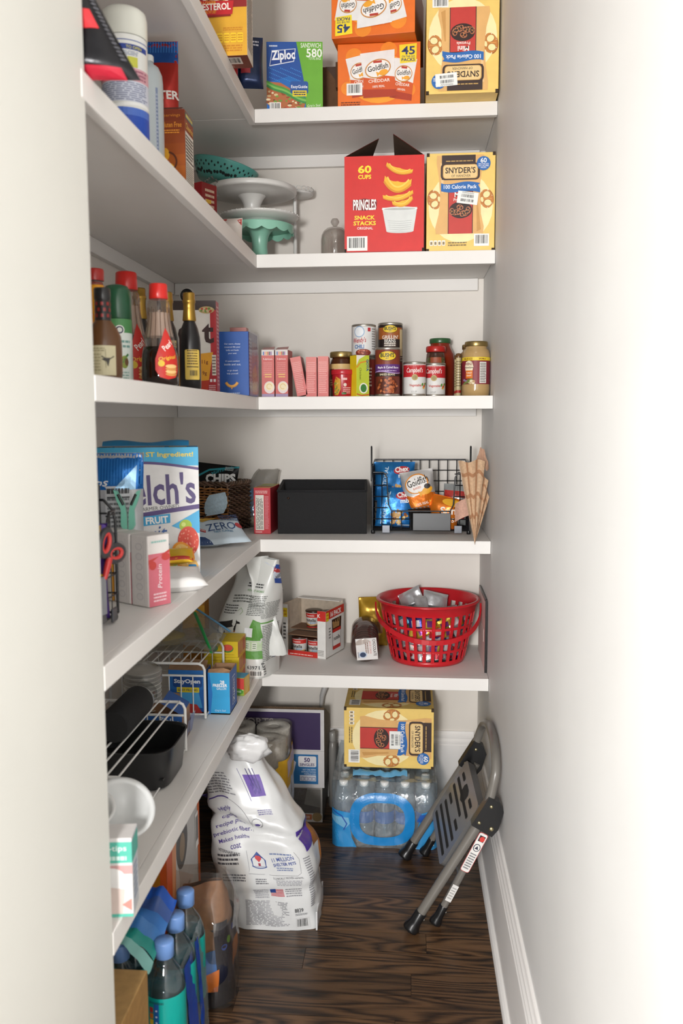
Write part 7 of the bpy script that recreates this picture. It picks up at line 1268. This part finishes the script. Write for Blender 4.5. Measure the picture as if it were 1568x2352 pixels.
# labels on the near rear leg
dv = (R1 - R0).normalized(); sd = Vector((dv.z, 0, -dv.x)).normalized()
g = G(); Fl = Plane(L_(R0 + dv * .165 + Vector((0, -.0112, 0))), sd, dv); g.rrect(Fl, -.012, 0, .012, .118, .006, 'b84a48', 1); g.rrect(Fl, -.0108, .0015, .0108, .1165, .005, 'dcdad6', 2); g.rect(Fl, -.007, .093, .008, .11, '2a2a30', 3); g.ell(Fl, .002, .101, .0065, .0075, 'c83a34', 4); g.ell(Fl, .0, .074, .009, .011, '26263c', 3); g.ell(Fl, .0, .074, .007, .009, 'dcdad6', 4); g.poly(Fl, [(-.005, .07), (.005, .07), (0, .08)], '26263c', 5); g.lines(Fl, -.008, .008, .009, .058, 7, '6a6a6e', 3); g.obj('warning_label', t)
g = G(); Fl = Plane(L_(R0 + dv * .07 + Vector((0, -.0098, 0))), sd, dv); g.rect(Fl, -.008, 0, .008, .05, 'd8d6d2', 1); g.lines(Fl, -.006, .006, .006, .044, 5, '9a9896', 2); g.obj('paper_label', t)
tube('cross_bar', [R0 + (R1 - R0) * .45, Q0 + (Q1 - Q0) * .45], .006)

# things under the lowest shelf
w, d, h = .22, .3, .48
t, F = carton('cookie_carton', 'tall orange and white carton with dark round pictures under the lowest shelf', 'carton', (-.64, 1.8, .0006), 0, w, d, h, {'*': 'c9741a', 'right': 'c4c2be', 'front': 'c07414'}); Fr = F['front']; g = G(); g.ell(Fr, w * .68, h * .72, .05, .06, '2e1a0e', 1); g.rect(Fr, w * .93, 0, w, h, 'd0561e', 1); g.obj('front_print', t)
Fr = F['right']; g = G(); g.rect(Fr, 0, 0, .05, h, 'c8501e', 1); g.poly(Fr, [(.03, 0), (.05, 0), (.09, h), (.05, h)], 'd89060', 2); g.ell(Fr, .13, .32, .05, .06, '4a4540', 2); g.ell(Fr, .13, .31, .024, .034, '8a7458', 3); g.ell(Fr, .235, .4, .04, .05, '3a2a24', 2); g.text(Fr, "cookies", .235, .4, .016, 'd8d0c8', 4, w=.05, rot=60); g.rect(Fr, .28, 0, .3, h, 'd0621e', 2); g.lines(Fr, .1, .1, .2, .2, 5, '8a8884', 2); g.barcode(Fr, .255, .24, .285, .33, 3, 4); g.obj('side_print', t)
t = T('paper_bag_pack', 'clear-wrapped tan and navy pack on the floor in front of the pet food sack', 'packaged goods', (-.458, 1.872, .0006), 6)
bb = BagBox(.125, .15, .262, 15, .014, .6, .12, (-.06, .05), 3.2, .85, .04); g = G(); g.surf(lambda a, b: tuple(Vector(bb.per(a, b)) * .94 + Vector((0, 0, .002))), 40, 24, '967052.k', wrapu=True); g.obj('tan_contents', t)
F = bb.front(); g = G(); g.rect(F, -.055, .004, .058, .06, '10121e.p', 1); g.rect(F, -.055, .06, .03, .13, '2a5a94.p', 1); g.poly(F, [(-.06, .05), (.03, .04), (.035, .09), (-.02, .08)], 'b8642a.p', 2); g.rect(F, .03, .06, .058, .18, '141828.p', 1); g.ell(F, .05, .13, .006, .006, '2a4a9a', 3); g.obj('printed_sleeve', t)
Fs = bb.right(); g = G(); g.rect(Fs, -.07, .004, .07, .05, '0e1018.p', 1); g.rect(Fs, -.07, .05, .07, .17, '161a30.p', 1); g.rect(Fs, -.03, .07, .02, .12, 'a86a3a', 2); g.ell(Fs, -.045, .14, .008, .008, '5a8a2a', 2); g.ell(Fs, -.01, .15, .008, .008, '2a4a9a', 2); g.obj('side_sleeve', t)
b2 = BagBox(.132, .157, .285, 22, .015, .62, .3, (-.05, .05), 3.0, .95, .05); g = G(); g.surf(b2.per, 56, 30, 'ece6e0.g', wrapu=True); g.obj('wrap_film', t)
# large water bottles
TB = [(.034, 0), (.0385, .006), (.039, .04), (.039, .2), (.0385, .24), (.035, .258), (.028, .275), (.018, .29), (.0135, .298), (.0135, .304)]
proto = None; spots = ((-.459, 1.53, 'large water bottle with a teal label, nearest of the under-shelf pack'), (-.541, 1.515, 'large water bottle at the left, partly behind the cardboard box'), (-.461, 1.617, 'large water bottle second in the row along the shelf edge'), (-.463, 1.705, 'large water bottle at the far end of the row along the shelf edge'), (-.545, 1.605, 'large water bottle in the second row of the under-shelf pack'))
for x, y, lab in spots:
    if proto is None:
        proto = T('water_bottle', lab, 'bottle', (x, y, .0006), 0, 'large water bottles under the shelf'); g = G(); g.lathe(TB, 'dceaee.g', 32); g.obj('bottle_wall', proto)
        g = G(); g.lathe([(.0165, .3005), (.0185, .302), (.0185, .33), (.017, .333), (0, .333)], '6d92cc.p', 24); g.obj('cap', proto)
        g = G(); g.lathe([(.0394, .1), (.0397, .102), (.0392, .236), (.0388, .238)], '0f9a90.p', 32, cap=False); g.obj('label', proto)
        g = G(); g.lathe([(.033, .003), (.0365, .008), (.037, .235), (.033, .258), (.0, .259)], 'd6e6ea.g', 24); g.obj('water', proto)
        C = Cyl((0, 0, 0), .0401, -92); g = G()
        for k in range(6): g.rect(C, -.02, .21 - .012 * k, -.012, .22 - .012 * k, ('b02a2a', 'c86a1e', 'd9b41e', 'd8cf2a', '6aa02a', '3a8a2a')[k], 1); g.ell(C, -.005, .215 - .012 * k, .002, .002, 'd8e0ec', 2, 8)
        g.rect(C, -.01, .105, .0, .232, '1f5aa0', 1); g.lines(C, -.02, .226, .01, .234, 1, '1a6a68', 2); g.obj('label_print', proto)
    else: dup(proto, (x, y, .0006), 0, lab)
t = T('bottle_wrap', 'blue and teal torn shrink film over the large water bottles', 'plastic film', (-.5, 1.56, .335), 0)
def wf(a, b): return (-.075 + .1 * a + .02 * b, -.06 + .13 * b - .02 * a, .0 + .025 * math.sin(PI * a) + .03 * b + .012 * nz(a * 5, b * 5, 7) - .05 * (1 - b) * a * .8)
for k, m in enumerate(('7fb8b0.p', '1f8a80.p', '3a74b4.p', '2c68ac.p', '34508c.p', '1d4fa8.p')): g = G(); g.surf(lambda a, b: wf(a, (k + b) / 6 + .02 * math.sin(a * 9) * (0 < k < 6)), 14, 3, m); g.obj('film_band', t)
t = T('bottle_wrap', 'deep blue strip of shrink film hanging beside the large water bottles', 'plastic film', (-.4175, 1.64, .002), 0)
for y0, y1 in ((-.085, -.02), (.0, .025)): g = G(); g.surf(lambda a, b: (.001 + .004 * nz(a * 4, b * 9, 3) - .012 * b * b, y0 + (y1 - y0) * a, .255 * b), 5, 14, '1747a8.p'); g.obj('film_strip', t)
g = G(); g.surf(lambda a, b: (-.001 + .004 * nz(a * 9, b * 9, 1) - .014 * b * b, -.13 + .2 * a, .27 * b), 16, 12, 'cfe2e8.c'); g.obj('clear_film', t)
t, F = carton('cardboard_box', 'plain tan cardboard box at the lower left corner', 'cardboard box', (-.545, 1.245, .0006), 0, .185, .16, .355, {'*': 'a8824e.k', 'right': '9c7642.k', 'top': 'ae8a56.k'}, bev=.002); g = G(); g.rect(F['top'], .09, 0, .0925, .16, '7d6036', 1); g.obj('top_seam', t)
